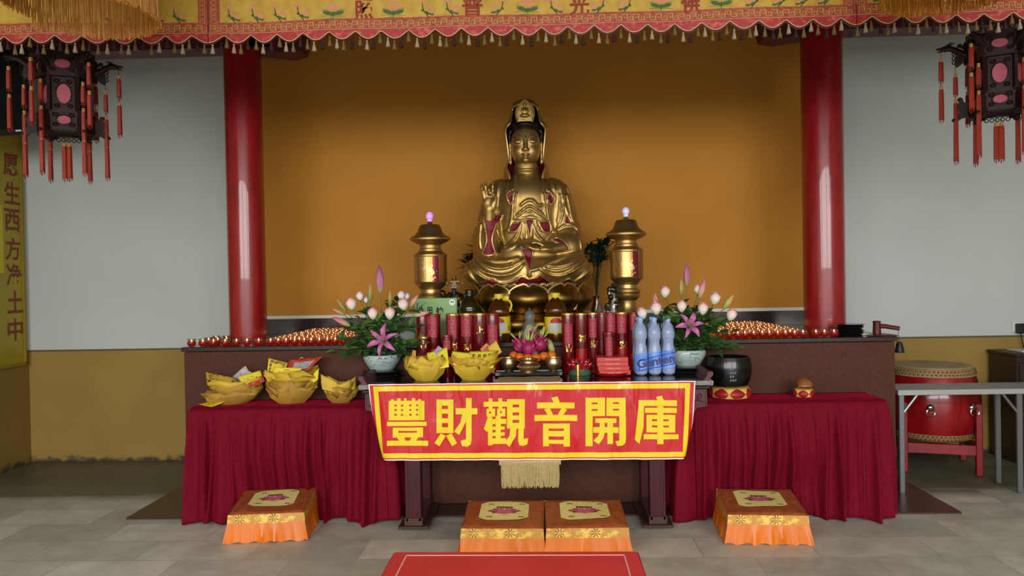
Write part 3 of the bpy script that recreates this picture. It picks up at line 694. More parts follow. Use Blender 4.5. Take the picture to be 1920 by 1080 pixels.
# six characters, stroke by stroke
def char(polys, fn):
    mb = MB()
    bmx = bmesh.new()
    for p in polys:
        q = [fn(*a) for a in p]
        ar = sum(q[i][0] * q[(i + 1) % len(q)][1] - q[(i + 1) % len(q)][0] * q[i][1] for i in range(len(q)))
        if ar < 0: q = q[::-1]
        vs = [bmx.verts.new((a, 0, b)) for a, b in q]
        try: bmx.faces.new(vs)
        except Exception: pass
    bmesh.ops.triangulate(bmx, faces=bmx.faces[:])
    for _ in range(2):
        lg = [e for e in bmx.edges if e.calc_length() > .025]
        if lg: bmesh.ops.subdivide_edges(bmx, edges=lg, cuts=1)
        bmesh.ops.triangulate(bmx, faces=[f for f in bmx.faces if len(f.verts) > 3])
    bmx.verts.index_update()
    mb.v = [(v.co.x, bwave(v.co.x, v.co.z) - .0042, v.co.z) for v in bmx.verts]; mb.f = [tuple(v.index for v in f.verts) for f in bmx.faces]; mb.m = [0] * len(mb.f); bmx.free()
    ob('character', mb, m_byel, bn)
hl = [(358, 308, 380, 323), (415, 308, 434, 323), (484, 308, 502, 323), (540, 308, 558, 323)]
holes = [(a, y, b, y + 15) for a, _, b, _ in hl for y in (308, 346, 386)]
char(block(312, 276, 612, 440, holes) + [rect(385, 254, 412, 276), rect(440, 254, 462, 276), rect(505, 254, 532, 276), rect(558, 262, 584, 276), rect(330, 262, 352, 276), rect(298, 453, 630, 488)]
     + block(346, 502, 600, 585, [(392, 530, 548, 545)]) + [[(378, 585), (442, 585), (452, 613), (398, 613)], [(502, 585), (560, 585), (542, 613), (488, 613)], rect(297, 612, 645, 655)], c1)
char(block(714, 265, 856, 548, [(760, 315, 812, 345), (760, 383, 812, 422), (760, 462, 812, 498)]) + [[(750, 552), (792, 570), (738, 660), (697, 630)], [(792, 570), (840, 550), (886, 632), (846, 660)],
     rect(962, 253, 1010, 600), [(962, 600), (1010, 600), (1004, 640), (975, 662), (928, 658), (918, 615)], rect(875, 338, 1058, 390), [(930, 390), (962, 390), (962, 450), (905, 565), (862, 535), (915, 460)]], c1)
char([rect(1112, 284, 1308, 325), rect(1155, 255, 1186, 345), rect(1235, 255, 1268, 345)] + block(1136, 342, 1208, 408, [(1157, 365, 1174, 381)]) + block(1224, 342, 1294, 408, [(1250, 365, 1265, 381)])
     + [[(1150, 405), (1190, 415), (1140, 540), (1113, 510)], rect(1148, 440, 1186, 652), rect(1186, 428, 1302, 472), rect(1186, 492, 1288, 520), rect(1186, 542, 1288, 572), rect(1186, 592, 1300, 640), rect(1212, 404, 1256, 600), [(1212, 404), (1256, 396), (1256, 430), (1216, 430)]]
     + block(1308, 262, 1458, 510, [(1355, 308, 1410, 332), (1355, 374, 1410, 400), (1355, 437, 1410, 462)]) + [[(1335, 510), (1388, 510), (1384, 570), (1328, 665), (1288, 628), (1330, 570)], [(1404, 510), (1450, 510), (1448, 598), (1487, 588), (1480, 640), (1452, 656), (1415, 650), (1402, 615)]], c1)
char([[(150, 250), (205, 240), (224, 292), (172, 292)], rect(32, 290, 347, 340), [(92, 348), (140, 338), (168, 395), (122, 396)], [(238, 338), (286, 348), (252, 396), (205, 396)], rect(10, 395, 370, 445)] + block(82, 468, 308, 660, [(130, 510, 258, 530), (130, 577, 258, 605), (132, 638, 255, 661)]), c2)
char(block(440, 250, 605, 405, [(492, 290, 542, 305), (492, 345, 542, 360)]) + [rect(440, 405, 500, 660)] + block(617, 250, 778, 405, [(672, 288, 722, 302), (672, 343, 722, 358)])
     + [rect(724, 405, 780, 600), [(724, 600), (780, 600), (776, 632), (752, 652), (706, 656), (690, 615), (724, 612)], rect(522, 424, 700, 462), rect(505, 498, 718, 546), rect(625, 462, 672, 640), rect(560, 462, 602, 500), [(555, 546), (602, 546), (590, 590), (552, 642), (505, 612), (545, 575)]], c2)
char([[(1035, 242), (1082, 232), (1100, 270), (1045, 272)], rect(886, 270, 1210, 320), [(886, 320), (934, 320), (930, 500), (894, 640), (856, 605), (884, 500)], rect(942, 335, 1208, 378)] + block(955, 394, 1196, 543, [(1000, 432, 1045, 448), (1095, 432, 1142, 448), (1000, 484, 1045, 500), (1095, 484, 1142, 500)])
     + [rect(1045, 322, 1096, 394), rect(1045, 543, 1096, 640), rect(930, 558, 1225, 600)], c2)

# ---- velvet side cloths
m_velvet = M('crimson velvet', '#63031a', .8, col2='#700520', scale=60, spec=.15, sheen=.5, bump=.2, bscale=180, bdist=.003)
m_velvet.node_tree.nodes['Principled BSDF'].inputs['Sheen Tint'].default_value = lin('#c2123f')
m_velvet.node_tree.nodes['Principled BSDF'].inputs['Sheen Roughness'].default_value = .3
def side_cloth(label, px0, px1, py0, py1, qx0, qx1, qy, seed, yb, dent):
    YFt = 4.68
    x0, x1 = at(px0, py0, YFt).x, at(px1, py1, YFt).x; X0, X1 = on(qx0, qy, .012).x, on(qx1, qy - 6, .012).x
    rnd = random.Random(seed); cx = (x0 + x1) / 2
    t = thing('velvet_tablecloth', label, 'tablecloth', (cx, YFt, .015)); h = ZS - .015
    d = yb - YFt; Wd = x1 - x0
    # perimeter: back-left, front-left, front-right, back-right
    Ltot = d + Wd + d; folds = []
    s_ = .0
    while s_ < Ltot: folds.append((s_, rnd.uniform(.45, 1.3), rnd.uniform(.008, .02), rnd.uniform(-.25, .25))); s_ += rnd.uniform(.055, .10)
    def per(s):
        if s < d: return (x0 - cx, d - s, -1, 0)
        if s < d + Wd: return (x0 - cx + s - d, 0, 0, -1)
        return (x1 - cx, s - d - Wd, 1, 0)
    def rnd_n(s):
        # blend the outward direction around the corners
        b = .05
        for cs, n0, n1 in ((d, (-1, 0), (0, -1)), (d + Wd, (0, -1), (1, 0))):
            if abs(s - cs) < b:
                k = (s - cs + b) / (2 * b); v = V3((n0[0] * (1 - k) + n1[0] * k, n0[1] * (1 - k) + n1[1] * k, 0)).normalized(); return v.x, v.y
        p = per(s); return p[2], p[3]
    flareL, flareR = abs(X0 - x0) , abs(X1 - x1)
    def fn(u, v):
        s = u * Ltot; px, py, _, _ = per(s); nx, ny = rnd_n(s)
        amp = 0; sh = 0
        for fs_, a, w_, dr in folds:
            sx_ = s - fs_ - dr * .12 * v
            if abs(sx_) < .06: amp += a * math.exp(-(sx_ / w_) ** 2) * (.25 + .75 * min(1, v * 1.6 + .0))
        e = .05
        cr = 0
        fl = (flareL if nx < -.5 else flareR if nx > .5 else .055)
        off = fl * v ** 1.1 + .045 * amp * min(1, v * 5 + .05) + .012 * math.sin(s * 62 + 2 * math.sin(s * 7 + seed)) * min(1, v * 3) - .012 * (1 - v) ** 6 * 0
        z = h * (1 - v) + (.012 * math.sin(s * 22 + seed) - .0) * v ** 4
        rr = .018 * (1 - min(1, v / .05)) ** 2
        # round the vertical corners of the top
        X_, Y_ = px + nx * (off - rr), py + ny * (off - rr)
        ss = lambda t: (lambda q: q * q * (3 - 2 * q))(min(1, max(0, t)))
        Y_ += dent[2] * ss((.45 - z) / .3) * ss((dent[1] + .15 - (cx + X_)) / .15) * ss((cx + X_ - dent[0] + .15) / .15)   # the cushion pushes the cloth back
        return (X_, Y_, z)
    mb = MB(); NU, NV = 640, 30; mb.grid(fn, NU, NV)
    def top(u, v):
        a = fn(u, 0); b = (min(max(a[0], x0 - cx + .06), x1 - cx - .06), d if a[1] > d - .01 else max(a[1], .0) , 0)
        k = v; y = a[1] * (1 - k) + d * k; xx = a[0]
        return (xx, y, h + .003 * math.sin(xx * 17) * min(1, k * 3) * (1 - k))
    i0, i1 = d / Ltot, (d + Wd) / Ltot
    mb.grid(lambda u, v: top(i0 + (i1 - i0) * u, 1 - v), 150, 6)
    ob('cloth_sheet', mb, m_velvet, t, angle=75, solid=.003)
    return t
side_cloth('crimson velvet tablecloth under the folded yellow paper bowls', 352, 722, 762, 760, 336, 735, 986, 5, 4.975, (-1.82, -1.30, .09))
side_cloth('crimson velvet tablecloth under the black singing bowl and wooden fish', 1282, 1664, 750, 746, 1276, 1684, 980, 11, 4.975, (1.14, 1.64, .09))

# ---- kneeling cushions
m_broc = M('copper brown brocade', '#8a4422', .45, col2='#a1552b', scale=30, bump=.4, bscale=120, bdist=.003)
m_band = M('gold brocade band', '#c08a3a', .38, col2='#e3bf58', scale=34, lo=.5, hi=.62, bump=.3, bscale=90, bdist=.003)
m_bfl, m_bfd = M('yellow brocade flower', '#e8cf6a', .45), M('dark brocade flower', '#7a4526', .5)
m_satin = M('orange satin', '#d8700e', .35, col2='#cc690d', scale=6, sheen=.2)
m_cream = M('pale yellow embroidered patch', '#e0d283', .6, col2='#d3c574', scale=60)
m_lot1, m_lot2, m_lot3 = M('lotus pink thread', '#c4567c', .6), M('lotus dark thread', '#7c2742', .6), M('leaf green thread', '#55672c', .6)
def cushion(label, FL, FR, BL, BR, seed, sides=1):
    zt = .168; q = [on(*p, zt) for p in (FL, FR, BR, BL)]; c = sum(q, V3()) / 4
    ux = ((q[1] - q[0]) + (q[2] - q[3])) / 2; uy = ((q[3] - q[0]) + (q[2] - q[1])) / 2
    rz = math.atan2(ux.y, ux.x); W, D = ux.length * .98, .37
    fr_ = (q[0] + q[1]) / 2; c = fr_ + V3((-ux.y, ux.x, 0)).normalized() * (D / 2)
    t = thing('kneeling_cushion', label, 'cushion', (c.x, c.y, 0), rz, 'kneeling cushions'); rise = lambda y: .042 * (y / D + .5)
    rnd = random.Random(seed)
    def top(u, v):
        x, y = (u - .5) * W, (v - .5) * D; e = min(u, 1 - u, v, 1 - v)
        return (x, y, zt + rise(y) - .010 * max(0, 1 - e / .05) ** 2 + .004 * math.sin(x * 14 + seed) * math.sin(y * 13) * min(1, e * 8))
    mb = MB(); mb.grid(top, 28, 28)
    ob('top_cover', mb, m_broc, t)
    def ring(z0, z1, o0, o1, n, nv, pl=0):
        P4 = [(-W / 2, -D / 2), (W / 2, -D / 2), (W / 2, D / 2), (-W / 2, D / 2)]; mb = MB(); rows = []
        ph = [rnd.uniform(0, 6) for _ in range(4)]
        def fn(u, v):
            s = u * 4; k = int(min(3, s)); f = s - k; a, b = P4[k], P4[(k + 1) % 4]
            nx, ny = [(0, -1), (1, 0), (0, 1), (-1, 0)][k]
            z = z0 + (z1 - z0) * v; o = o0 + (o1 - o0) * v
            if pl:
                s2 = f * 6.2 + .3 * math.sin(f * 9 + ph[k]); w_ = abs((s2 % 1) - .5) * 2; o += pl * v * (w_ ** 3) + .004 * v * math.sin(f * 40 + ph[k]); z += .004 * v * math.sin(f * 30 + ph[k])
            x, y = a[0] + (b[0] - a[0]) * f, a[1] + (b[1] - a[1]) * f; z += rise(y) * min(1, max(0, z - .02) / .13)
            sx_ = x / (W / 2); sy_ = y / (D / 2)
            return (x + o * (sx_ if abs(nx) < 1 else nx) if abs(nx) < 1 else x + o * nx, y + o * (sy_ if abs(ny) < 1 else ny) if abs(ny) < 1 else y + o * ny, z)
        mb.grid(fn, n, nv); return mb
    bd_ = ob('brocade_band', ring(zt - .008, .108, .0, .004, 80, 4), m_band, t)
    fl_ = MB()
    for fx_ in (-.34, -.12, .1, .32):
        big = abs(fx_) in (.34, .1); r_ = .026 if big else .014
        for j in range(16 if big else 8):
            a_ = 2 * PI * j / (16 if big else 8); ca, sa = math.cos(a_), math.sin(a_)
            pq = [(ca * r_ * .25 - sa * .0012, sa * r_ * .25 + ca * .0012), (ca * r_ * .25 + sa * .0012, sa * r_ * .25 - ca * .0012), (ca * r_ + sa * .0022, sa * r_ + -ca * .0022), (ca * r_ - sa * .0022, sa * r_ + ca * .0022)]
            fl_.add([(fx_ * W + p, -D / 2 - .0055, .137 + q_) for p, q_ in pq], [(0, 1, 2, 3)], j % 2 if big else 0)
    ob('brocade_flowers', fl_, [m_bfl, m_bfd], bd_)
    ob('satin_skirt', ring(.109, .004, .003, .018, 240, 8, .012), m_satin, t, angle=60)
    # embroidered lotus patch
    pw, pd = W * .31, D * .31; oy = D * .055
    out = [(-pw, -pd * .72), (-pw * .82, -pd * .98), (-pw * .1, -pd * .98), (pw * .1, -pd * .98), (pw * .82, -pd * .98), (pw, -pd * .72), (pw, pd * .72), (pw * .82, pd * .98), (0, pd * 1.02), (-pw * .82, pd * .98), (-pw, pd * .72)]
    zz = lambda x, y: zt + rise(y) + .0035 + .004 * math.sin(x * 14 + seed) * math.sin(y * 13)
    mb = MB(); N_ = 18
    def patch(u, v):
        x, y = (u - .5) * 2 * pw, (v - .5) * 2 * pd; cx_ = abs(u - .5) * 2; k = 1 - .22 * max(0, (cx_ - .72) / .28)
        return (x, y * k + oy, zz(x, y * k + oy))
    mb.grid(patch, N_, N_); pt = ob('embroidered_patch', mb, m_cream, t)
    def petal2(cx, cy, ang, l, w_, m, h):
        ps = []
        for i in range(14):
            a = 2 * PI * i / 14; px_, py_ = l * (.5 - .5 * math.cos(a)), w_ * math.sin(a) * (.8 + .2 * math.cos(a))
            x, y = cx + px_ * math.cos(ang) - py_ * math.sin(ang), oy + cy + px_ * math.sin(ang) + py_ * math.cos(ang); ps.append((x, y, zz(x, y) + h))
        lm.add(ps, [tuple(range(14))], m)
    lm = MB(); L_ = pw * .66
    for a, l in ((8, 1.08), (172, 1.08), (28, .85), (152, .85), (-8, .8), (188, .8)): petal2(0, -pd * .18, math.radians(a), L_ * l, L_ * .16, 1, .0012)
    for a, l in ((14, .98), (166, .98), (40, .7), (140, .7), (-14, .62), (194, .62), (65, .6), (115, .6), (-60, .35), (240, .35), (-90, .35)): petal2(0, -pd * .18, math.radians(a), L_ * l, L_ * .12, 0, .0022)
    for i in range(6):
        x = (i - 2.5) * L_ * .17; petal2(x, pd * .16, PI / 2, L_ * .3, L_ * .1, 1, .003); petal2(x, pd * .2, PI / 2, L_ * .22, L_ * .06, 2, .004)
    for sx_ in (-1, 1):
        for sy_ in (-1, 1):
            for dx in (-.1, .02): petal2(sx_ * pw * (.68 + dx), sy_ * pd * .72, math.radians(25 * sx_ * sy_), pw * .16, pd * .06, 2, .001)
    ob('lotus_embroidery', lm, [m_lot1, m_lot2, m_lot3], pt)
    return t
cushion('orange and gold kneeling cushion in front of the velvet cloth below the paper bowls', (426, 964), (571, 958), (471, 915), (602, 910), 1)
cushion('orange kneeling cushion of the touching pair, nearer the paper bowls side', (864, 988), (1019, 989), (878, 937), (1020, 936), 2)
cushion('orange kneeling cushion of the touching pair, nearer the black singing bowl side', (1023, 989), (1180, 986), (1022, 938), (1163, 937), 3)
cushion('orange and gold kneeling cushion before the velvet cloth under the wooden fish', (1363, 962), (1518, 965), (1337, 912), (1473, 912), 4)

# ---- low red bench nearest the camera
m_bench = M('red painted bench top', '#d63238', .35, col2='#c8292f', scale=5, bump=.1, bscale=60, bdist=.002)
m_bline = M('pale inlaid line', '#e9a49c', .5)
zb = .56
A, B, Cc, Dd = on(738, 1034, zb), on(1197, 1033, zb), on(700, 1080, zb), on(1217, 1080, zb)
bw = (B - A).length; rz = math.atan2((B - A).y, (B - A).x)
bt = thing('low_red_table', 'low red painted table with a thin pale inlaid border nearest the camera', 'table', (((A + B) / 2).x, ((A + B) / 2).y, 0), rz)
bd = .62
ob('table_top', MB().bbox((0, -bd / 2, zb - .02), (bw, bd, .04), .006), m_bench, bt)
mb = MB(); ix = bw / 2 - .052; iy = .038
mb.box((0, -iy, zb + .0006), (2 * ix, .005, .0012)); mb.box((-ix, -bd / 2, zb + .0006), (.005, bd - 2 * iy, .0012)); mb.box((ix, -bd / 2, zb + .0006), (.005, bd - 2 * iy, .0012)); mb.box((0, -bd + iy, zb + .0006), (2 * ix, .005, .0012))
ob('inlaid_line', mb, m_bline, bt)
ob('frame', MB().box((0, -bd / 2, zb - .08), (bw - .06, bd - .06, .08)), m_bench, bt)
for sx_ in (-1, 1):
    for yy in (-.05, -bd + .05): ob('leg', MB().bbox((sx_ * (bw / 2 - .05), yy, (zb - .04) / 2), (.055, .055, zb - .04), .004), m_bench, bt)
# ================================================================ THINGS ON THE ALTAR AND THE TABLES
m_brass = M('brass lamp metal', '#c0a068', .4, .95, col2='#a88650', scale=4)
m_brass2 = M('darker brass', '#b39c78', .33, .95, col2='#9c8460', scale=8, bump=.1, bscale=60, bdist=.002)
m_glass = M('clear glass', '#b9bec2', .04, ior=1.45, coat=.6); m_glass.node_tree.nodes['Principled BSDF'].inputs['Alpha'].default_value = .14
m_violet = M('violet lit glass ball', '#c9a2e8', .1, emit=.9, ecol='#b06be0', coat=1)
m_pale = M('pale lit glass ball', '#d9dcf2', .08, emit=.35, ecol='#a9a8e8', coat=1)
m_goldfilm = M('gold printed lamp sleeve', '#c6a05c', .3, .8, col2='#a0703e', scale=9, lo=.4, hi=.6, stretch=(1, 1, .15))
m_redfilm = M('red printed lamp stripe', '#7c2430', .3, .5)
def lamp(label, cx, ybase, ytop, Y, ball, foot):
    b = at(cx, ybase, Y); b.z = ZP
    t = thing('prayer_lamp_tower', label, 'lamp', b, 0, 'gold prayer lamp towers')
    k = (at(cx, 415, Y) - at(cx, 416, Y)).z      # metres per pixel at that depth
    zp = lambda py: at(cx, py, Y).z - ZP
    return t, k, zp
for (label, cx, Y, m_ball, yo, foot) in (('gold lamp tower with a violet lit ball beside the green fruit box', 808.5, 5.42, m_violet, 0, 0), ('gold lamp tower with a pale glass ball, behind the red jars near the rockery ornament', 1176, 5.42, m_pale, -9, 1)):
    t, k, zp = lamp(label, cx, 560, 400, Y, m_ball, foot)
    Z = lambda py: zp(py + yo)
    pr = [(11 * k, Z(421)), (17 * k, Z(421.5)), (20 * k, Z(425)), (24 * k, Z(436)), (30 * k, Z(442)), (37 * k, Z(446)), (37.5 * k, Z(450)), (30 * k, Z(455)), (22 * k, Z(458)), (19.5 * k, Z(460))]
    ob('lamp_roof', MB().lathe(pr[::-1], 40), m_brass, t)
    ob('roof_ridge', MB().lathe([(37.6 * k, Z(449.5)), (38 * k, Z(447)), (35 * k, Z(443.5)), (33 * k, Z(443.2))], 40), m_gold2, t)
    ob('upper_neck', MB().lathe([(19 * k, Z(468)), (19.6 * k, Z(467)), (19.6 * k, Z(459)), (19 * k, Z(458))], 40).lathe([(31 * k, Z(481)), (31 * k, Z(478)), (26 * k, Z(474)), (22 * k, Z(471)), (22 * k, Z(468)), (19 * k, Z(466))], 40), m_brass, t)
    sl = MB(); n = 48
    for i in range(n):
        a = 2 * PI * i / n; a2 = 2 * PI * (i + 1) / n; ang = math.degrees((a + a2) / 2) % 360; mi = 1 if 285 < ang < 308 else 0
        r = 30.4 * k; sl.add([(r * math.cos(a), r * math.sin(a), Z(529)), (r * math.cos(a2), r * math.sin(a2), Z(529)), (r * math.cos(a2), r * math.sin(a2), Z(481)), (r * math.cos(a), r * math.sin(a), Z(481))], [(0, 1, 2, 3)], mi)
    sv = ob('lamp_sleeve', sl, [m_goldfilm, m_redfilm], t)
    gm = MB(); rnd = random.Random(2)
    for j in range(46):                                   # pale printed figure and ornament border
        if j < 24: a = -PI / 2 + rnd.gauss(0, .22); z = Z(504) + rnd.gauss(0, 1) * 7 * k; w_, h_ = rnd.uniform(.02, .09), rnd.uniform(1, 4) * k
        else: a = rnd.uniform(-PI, 0); z = Z(523) + rnd.uniform(-3, 4) * k; w_, h_ = rnd.uniform(.03, .08), rnd.uniform(1, 3) * k
        r = 30.6 * k; gm.add([(r * math.cos(q), r * math.sin(q), zz_) for q, zz_ in ((a - w_, z - h_), (a + w_, z - h_ * .6), (a + w_ * .7, z + h_), (a - w_ * .6, z + h_ * .7))], [(0, 1, 2, 3)])
    ob('print', gm, m_trim, sv)
    for py in (481, 529): ob('sleeve_ring', MB().lathe([(31 * k, Z(py + .8)), (31.4 * k, Z(py)), (31 * k, Z(py - .8)), (29 * k, Z(py))], 40), m_gold2, t)
    lo = [(29 * k, Z(530)), (30 * k, Z(531)), (27 * k, Z(535)), (20 * k, Z(542)), (19 * k, Z(543)), (19 * k, Z(549))]
    if foot: lo += [(24 * k, Z(552)), (25 * k, Z(556)), (22 * k, Z(560)), (24 * k, Z(562)), (23 * k, Z(566)), (17 * k, Z(572)), (16 * k, Z(578)), (18 * k, Z(590)), (26 * k, Z(600)), (28 * k, 0)]
    else: lo += [(22 * k, Z(551)), (24 * k, Z(556)), (26 * k, Z(562)), (21 * k, Z(580)), (20 * k, Z(596)), (28 * k, Z(605)), (30 * k, 0)]
    ob('lamp_base', MB().lathe(lo[::-1], 40), m_brass, t)
    ob('ball_socket', MB().lathe([(6 * k, Z(421)), (4.5 * k, Z(418)), (3.5 * k, Z(416)), (4.5 * k, Z(414))], 20), m_gold2, t)
    ob('glass_ball', MB().ball((0, 0, Z(405)), (7 * k, 7 * k, 8 * k), 20, 14).ball((0, 0, Z(413)), (5 * k, 5 * k, 4 * k), 16, 8), m_ball, t)

# ---- dark leaves in vases behind the statue
m_dleaf = M('dark green leaf', '#12241a', .4, col2='#1d3524', scale=10)
m_leaf = M('green leaf', '#22431e', .42, col2='#365a2b', scale=9)
m_leaf2 = M('light green leaf', '#5d7a34', .45, col2='#48682e', scale=9)
m_stem = M('green stem', '#4f6b35', .5)
def leaf(mb, p, d, up, L_, W_, curl=.3, m=0, n=6):
    p = V3(p); d = V3(d).normalized(); s_ = d.cross(V3(up)); s_ = s_.normalized() if s_.length > 1e-3 else d.orthogonal().normalized(); nrm = s_.cross(d)
    vs = []; fs = []
    for i in range(n + 1):
        t = i / n; wv = W_ * .5 * math.sin(PI * min(1, t ** .8 * .97 + .03)) + .0006; c = p + d * (L_ * t) - nrm * (curl * L_ * t * t)
        vs += [c - s_ * wv + nrm * wv * .35, c, c + s_ * wv + nrm * wv * .35]
    for i in range(n):
        a = i * 3; fs += [(a, a + 1, a + 4, a + 3), (a + 1, a + 2, a + 5, a + 4)]
    mb.add(vs, fs, m)
def foliage_vase(label, cx, Y, ytop, spread, seed):
    b = at(cx, 560, Y); b.z = ZP
    t = thing('leafy_plant_vase', label, 'plant', b); rnd = random.Random(seed); zc = at(cx, 560, Y).z - ZP; zt = at(cx, ytop, Y).z - ZP
    ob('vase', MB().lathe([(.03, 0), (.045, zc * .3), (.05, zc * .55), (.03, zc * .85), (.026, zc), (.032, zc + .02)], 20), m_brass2, t)
    for i in range(9):
        a = rnd.uniform(0, 6.28); r = spread * math.sqrt(rnd.random()); e = V3((r * math.cos(a), r * math.sin(a) * .6, zc + (zt - zc) * rnd.uniform(.68, .97)))
        mb = MB(); mb.tube(bez([(0, 0, zc), (e.x * .3, e.y * .3, (zc + e.z) / 2), e], 8), .003, 5)
        for k in range(9):
            q = rnd.uniform(.62, 1); c = V3((0, 0, zc)).lerp(e, q); aa = rnd.uniform(0, 6.28)
            leaf(mb, c, (math.cos(aa), math.sin(aa) * .6, rnd.uniform(.1, 1.4)), (0, 0, 1), rnd.uniform(.08, .12), rnd.uniform(.03, .044), rnd.uniform(0, .4))
        ob('leafy_stem', mb, m_dleaf, t)
foliage_vase('dark green leaves rising behind the statue beside the pale ball lamp tower', 1119, 5.85, 440, .1, 4)
foliage_vase('dark pointed leaves half hidden behind the statue beside the violet ball lamp tower', 893, 5.95, 455, .07, 9)

# ---- green fruit box
def at_z(cx, cy, z): return on(cx, cy, z)
m_gbox = M('green printed cardboard', '#8fb573', .55, col2='#86ad6c', scale=4); m_ink = M('black print', '#15231a', .6); m_bw = M('white print', '#e8ece4', .6); m_pur = M('purple print', '#6b5478', .6)
p0, p1 = at(776, 575, 5.2), at(857, 575, 5.2); zt = at(816, 559, 5.2).z
gb = thing('fruit_box', 'light green pomelo carton with black brush characters and a round white emblem', 'box', ((p0.x + p1.x) / 2, 5.2, ZP)); gw = p1.x - p0.x; gh = zt - ZP
ob('carton', MB().bbox((0, .07, gh / 2), (gw, .14, gh), .003), m_gbox, gb)
kx = gw / 81.0
gx = lambda px: (px - 816.5) * kx; gz = lambda py: gh - (py - 559) * kx
mb = MB()
for i, ch in enumerate('沙田柚'): put_text(mb, ch, .05, lambda x, y, i=i: (gx((790, 806, 824)[i]) + x, -.0015, gz((582, 582, 582)[i]) + y), fatten=.002, w=(.038, .032, .046)[i] * 1.1, h=.05)
for a, b in (((782, 583), (776, 570)), ((783, 583), (784, 566)), ((784, 584), (800, 565)), ((783, 585), (792, 572))): mb.tube(bez([(gx(a[0]), -.0012, gz(a[1])), (gx((a[0] + b[0]) / 2) - .004, -.0012, gz((a[1] + b[1]) / 2)), (gx(b[0]), -.0012, gz(b[1]))], 8), [.003] * 8 + [.0008], 5, flat=.3)
ob('lettering', mb, m_ink, gb)
ob('emblem', MB().lathe([(.021, 0), (.021, .001)], 28, X=Matrix.Translation((gx(848), -.0005, gz(567.5))) @ Matrix.Rotation(PI / 2, 4, 'X')), m_bw, gb)
mb = MB()
for i in range(5):
    a = PI * (.15 + .175 * i); mb.ball((gx(848) + .010 * math.cos(a), -.0022, gz(568) + .010 * math.sin(a) - .002), (.0034, .001, .0042))
ob('emblem_print', mb, m_pur, gb)

# ---- two figurines
m_skin = M('painted face', '#9a7f78', .4); m_beard = M('black beard paint', '#0d0c10', .35); m_robe = M('dark gilt robe', '#5a4526', .35, .8, col2='#2c2420', scale=60, lo=.4, hi=.6)
m_silver = M('dark bronze with silver highlights', '#4a443e', .3, .9, col2='#8f8a80', scale=45, lo=.45, hi=.7)
fY = 5.28; b = at(853, 590, fY); b.z = ZP
fg = thing('bearded_figurine', 'small painted figurine with black beard and gilt crown beside the green fruit box', 'figurine', b)
fz = lambda py: at(853, py, fY).z - ZP
fx = lambda px: at(px, 540, fY).x - b.x
s0 = .0037
body = U([E((0, 0, fz(585)), (.075, .06, .10)), E((0, 0, fz(562)), (.06, .045, .06)), Cap((-.04, 0, fz(556)), (-.07, -.02, fz(572)), .024), Cap((.04, 0, fz(556)), (.075, -.02, fz(575)), .024), Cap((-.07, -.03, fz(572)), (-.075, -.05, fz(552)), .018, .015), E((-.075, -.05, fz(548)), (.02, .02, .02)), E((0, 0, .03), (.09, .07, .04))], .02)
ob('body', sdf_mb(lambda x, y, z: np.maximum(body(x, y, z) + .003 * np.sin(x * 120) * np.sin(z * 90), -z), (-.13, -.11, -.01), (.13, .09, fz(540)), .006), m_robe, fg, angle=80)
hz_ = fz(537)
hd = U([E((0, -.01, hz_), (.026, .026, .034)), E((0, -.036, hz_ - .002), (.006, .008, .01)), E((-.027, 0, hz_ - .004), (.006, .008, .016)), E((.027, 0, hz_ - .004), (.006, .008, .016)), E((-.012, -.028, hz_ - .008), (.01, .01, .01)), E((.012, -.028, hz_ - .008), (.01, .01, .01)), Cap((0, 0, hz_ - .03), (0, 0, hz_ - .06), .018)], .006)
ob('head', sdf_mb(hd, (-.045, -.055, hz_ - .07), (.045, .03, hz_ + .045), .003), m_skin, fg, angle=80)
ob('beard', sdf_mb(U([E((0, -.03, hz_ - .038), (.016, .014, .028)), Cap((0, -.034, hz_ - .05), (0, -.04, hz_ - .092), .012, .004), Cap((-.014, -.033, hz_ - .014), (.014, -.033, hz_ - .014), .003)], .008), (-.04, -.07, hz_ - .11), (.04, .01, hz_ + .01), .003), m_beard, fg, angle=80)
ob('eyes', MB().tube([(-.017, -.0335, hz_ + .006), (-.011, -.036, hz_ + .007), (-.006, -.0355, hz_ + .005)], .0016, 5).tube([(.017, -.0335, hz_ + .006), (.011, -.036, hz_ + .007), (.006, -.0355, hz_ + .005)], .0016, 5), m_beard, fg)
cr = MB(); cr.lathe([(.029, hz_ + .016), (.033, hz_ + .024), (.032, hz_ + .036), (.022, hz_ + .046), (.018, hz_ + .06), (.006, hz_ + .07), (0, hz_ + .071)], 20)
for i in range(9): a = PI + PI * i / 8; cr.ball((.033 * math.cos(a), .033 * math.sin(a), hz_ + .034), (.006, .006, .011), 8, 6)
for s_ in (-1, 1): cr.tube(bez([(s_ * .03, 0, hz_ + .028), (s_ * .05, 0, hz_ + .034), (s_ * .055, 0, hz_ + .018), (s_ * .045, 0, hz_ + .01)], 9), .006, 6)
cr.ball((0, -.02, hz_ + .062), .008)
ob('crown', cr, m_brass, fg)
b = at(1148, 590, fY); b.z = ZP
fg = thing('rockery_ornament', 'dark bronze ornament with silvery knobbly highlights left of the pale ball lamp tower', 'ornament', b)
zt_f_ = fz(536); rnd = random.Random(5); pr_ = [E((0, 0, .05), (.08, .06, .06)), E((-.03, 0, .1), (.05, .05, .05)), E((.03, 0, .12), (.055, .05, .05)), E((.01, 0, .19), (.035, .035, .05)), Cap((0, 0, .02), (.012, 0, zt_f_ - .05), .07, .022)]
zt_f = fz(536)
pr_ += [E((.012, -.0, zt_f - .06), (.022, .022, .06)), E((.012, 0, zt_f - .02), (.02, .018, .022))]
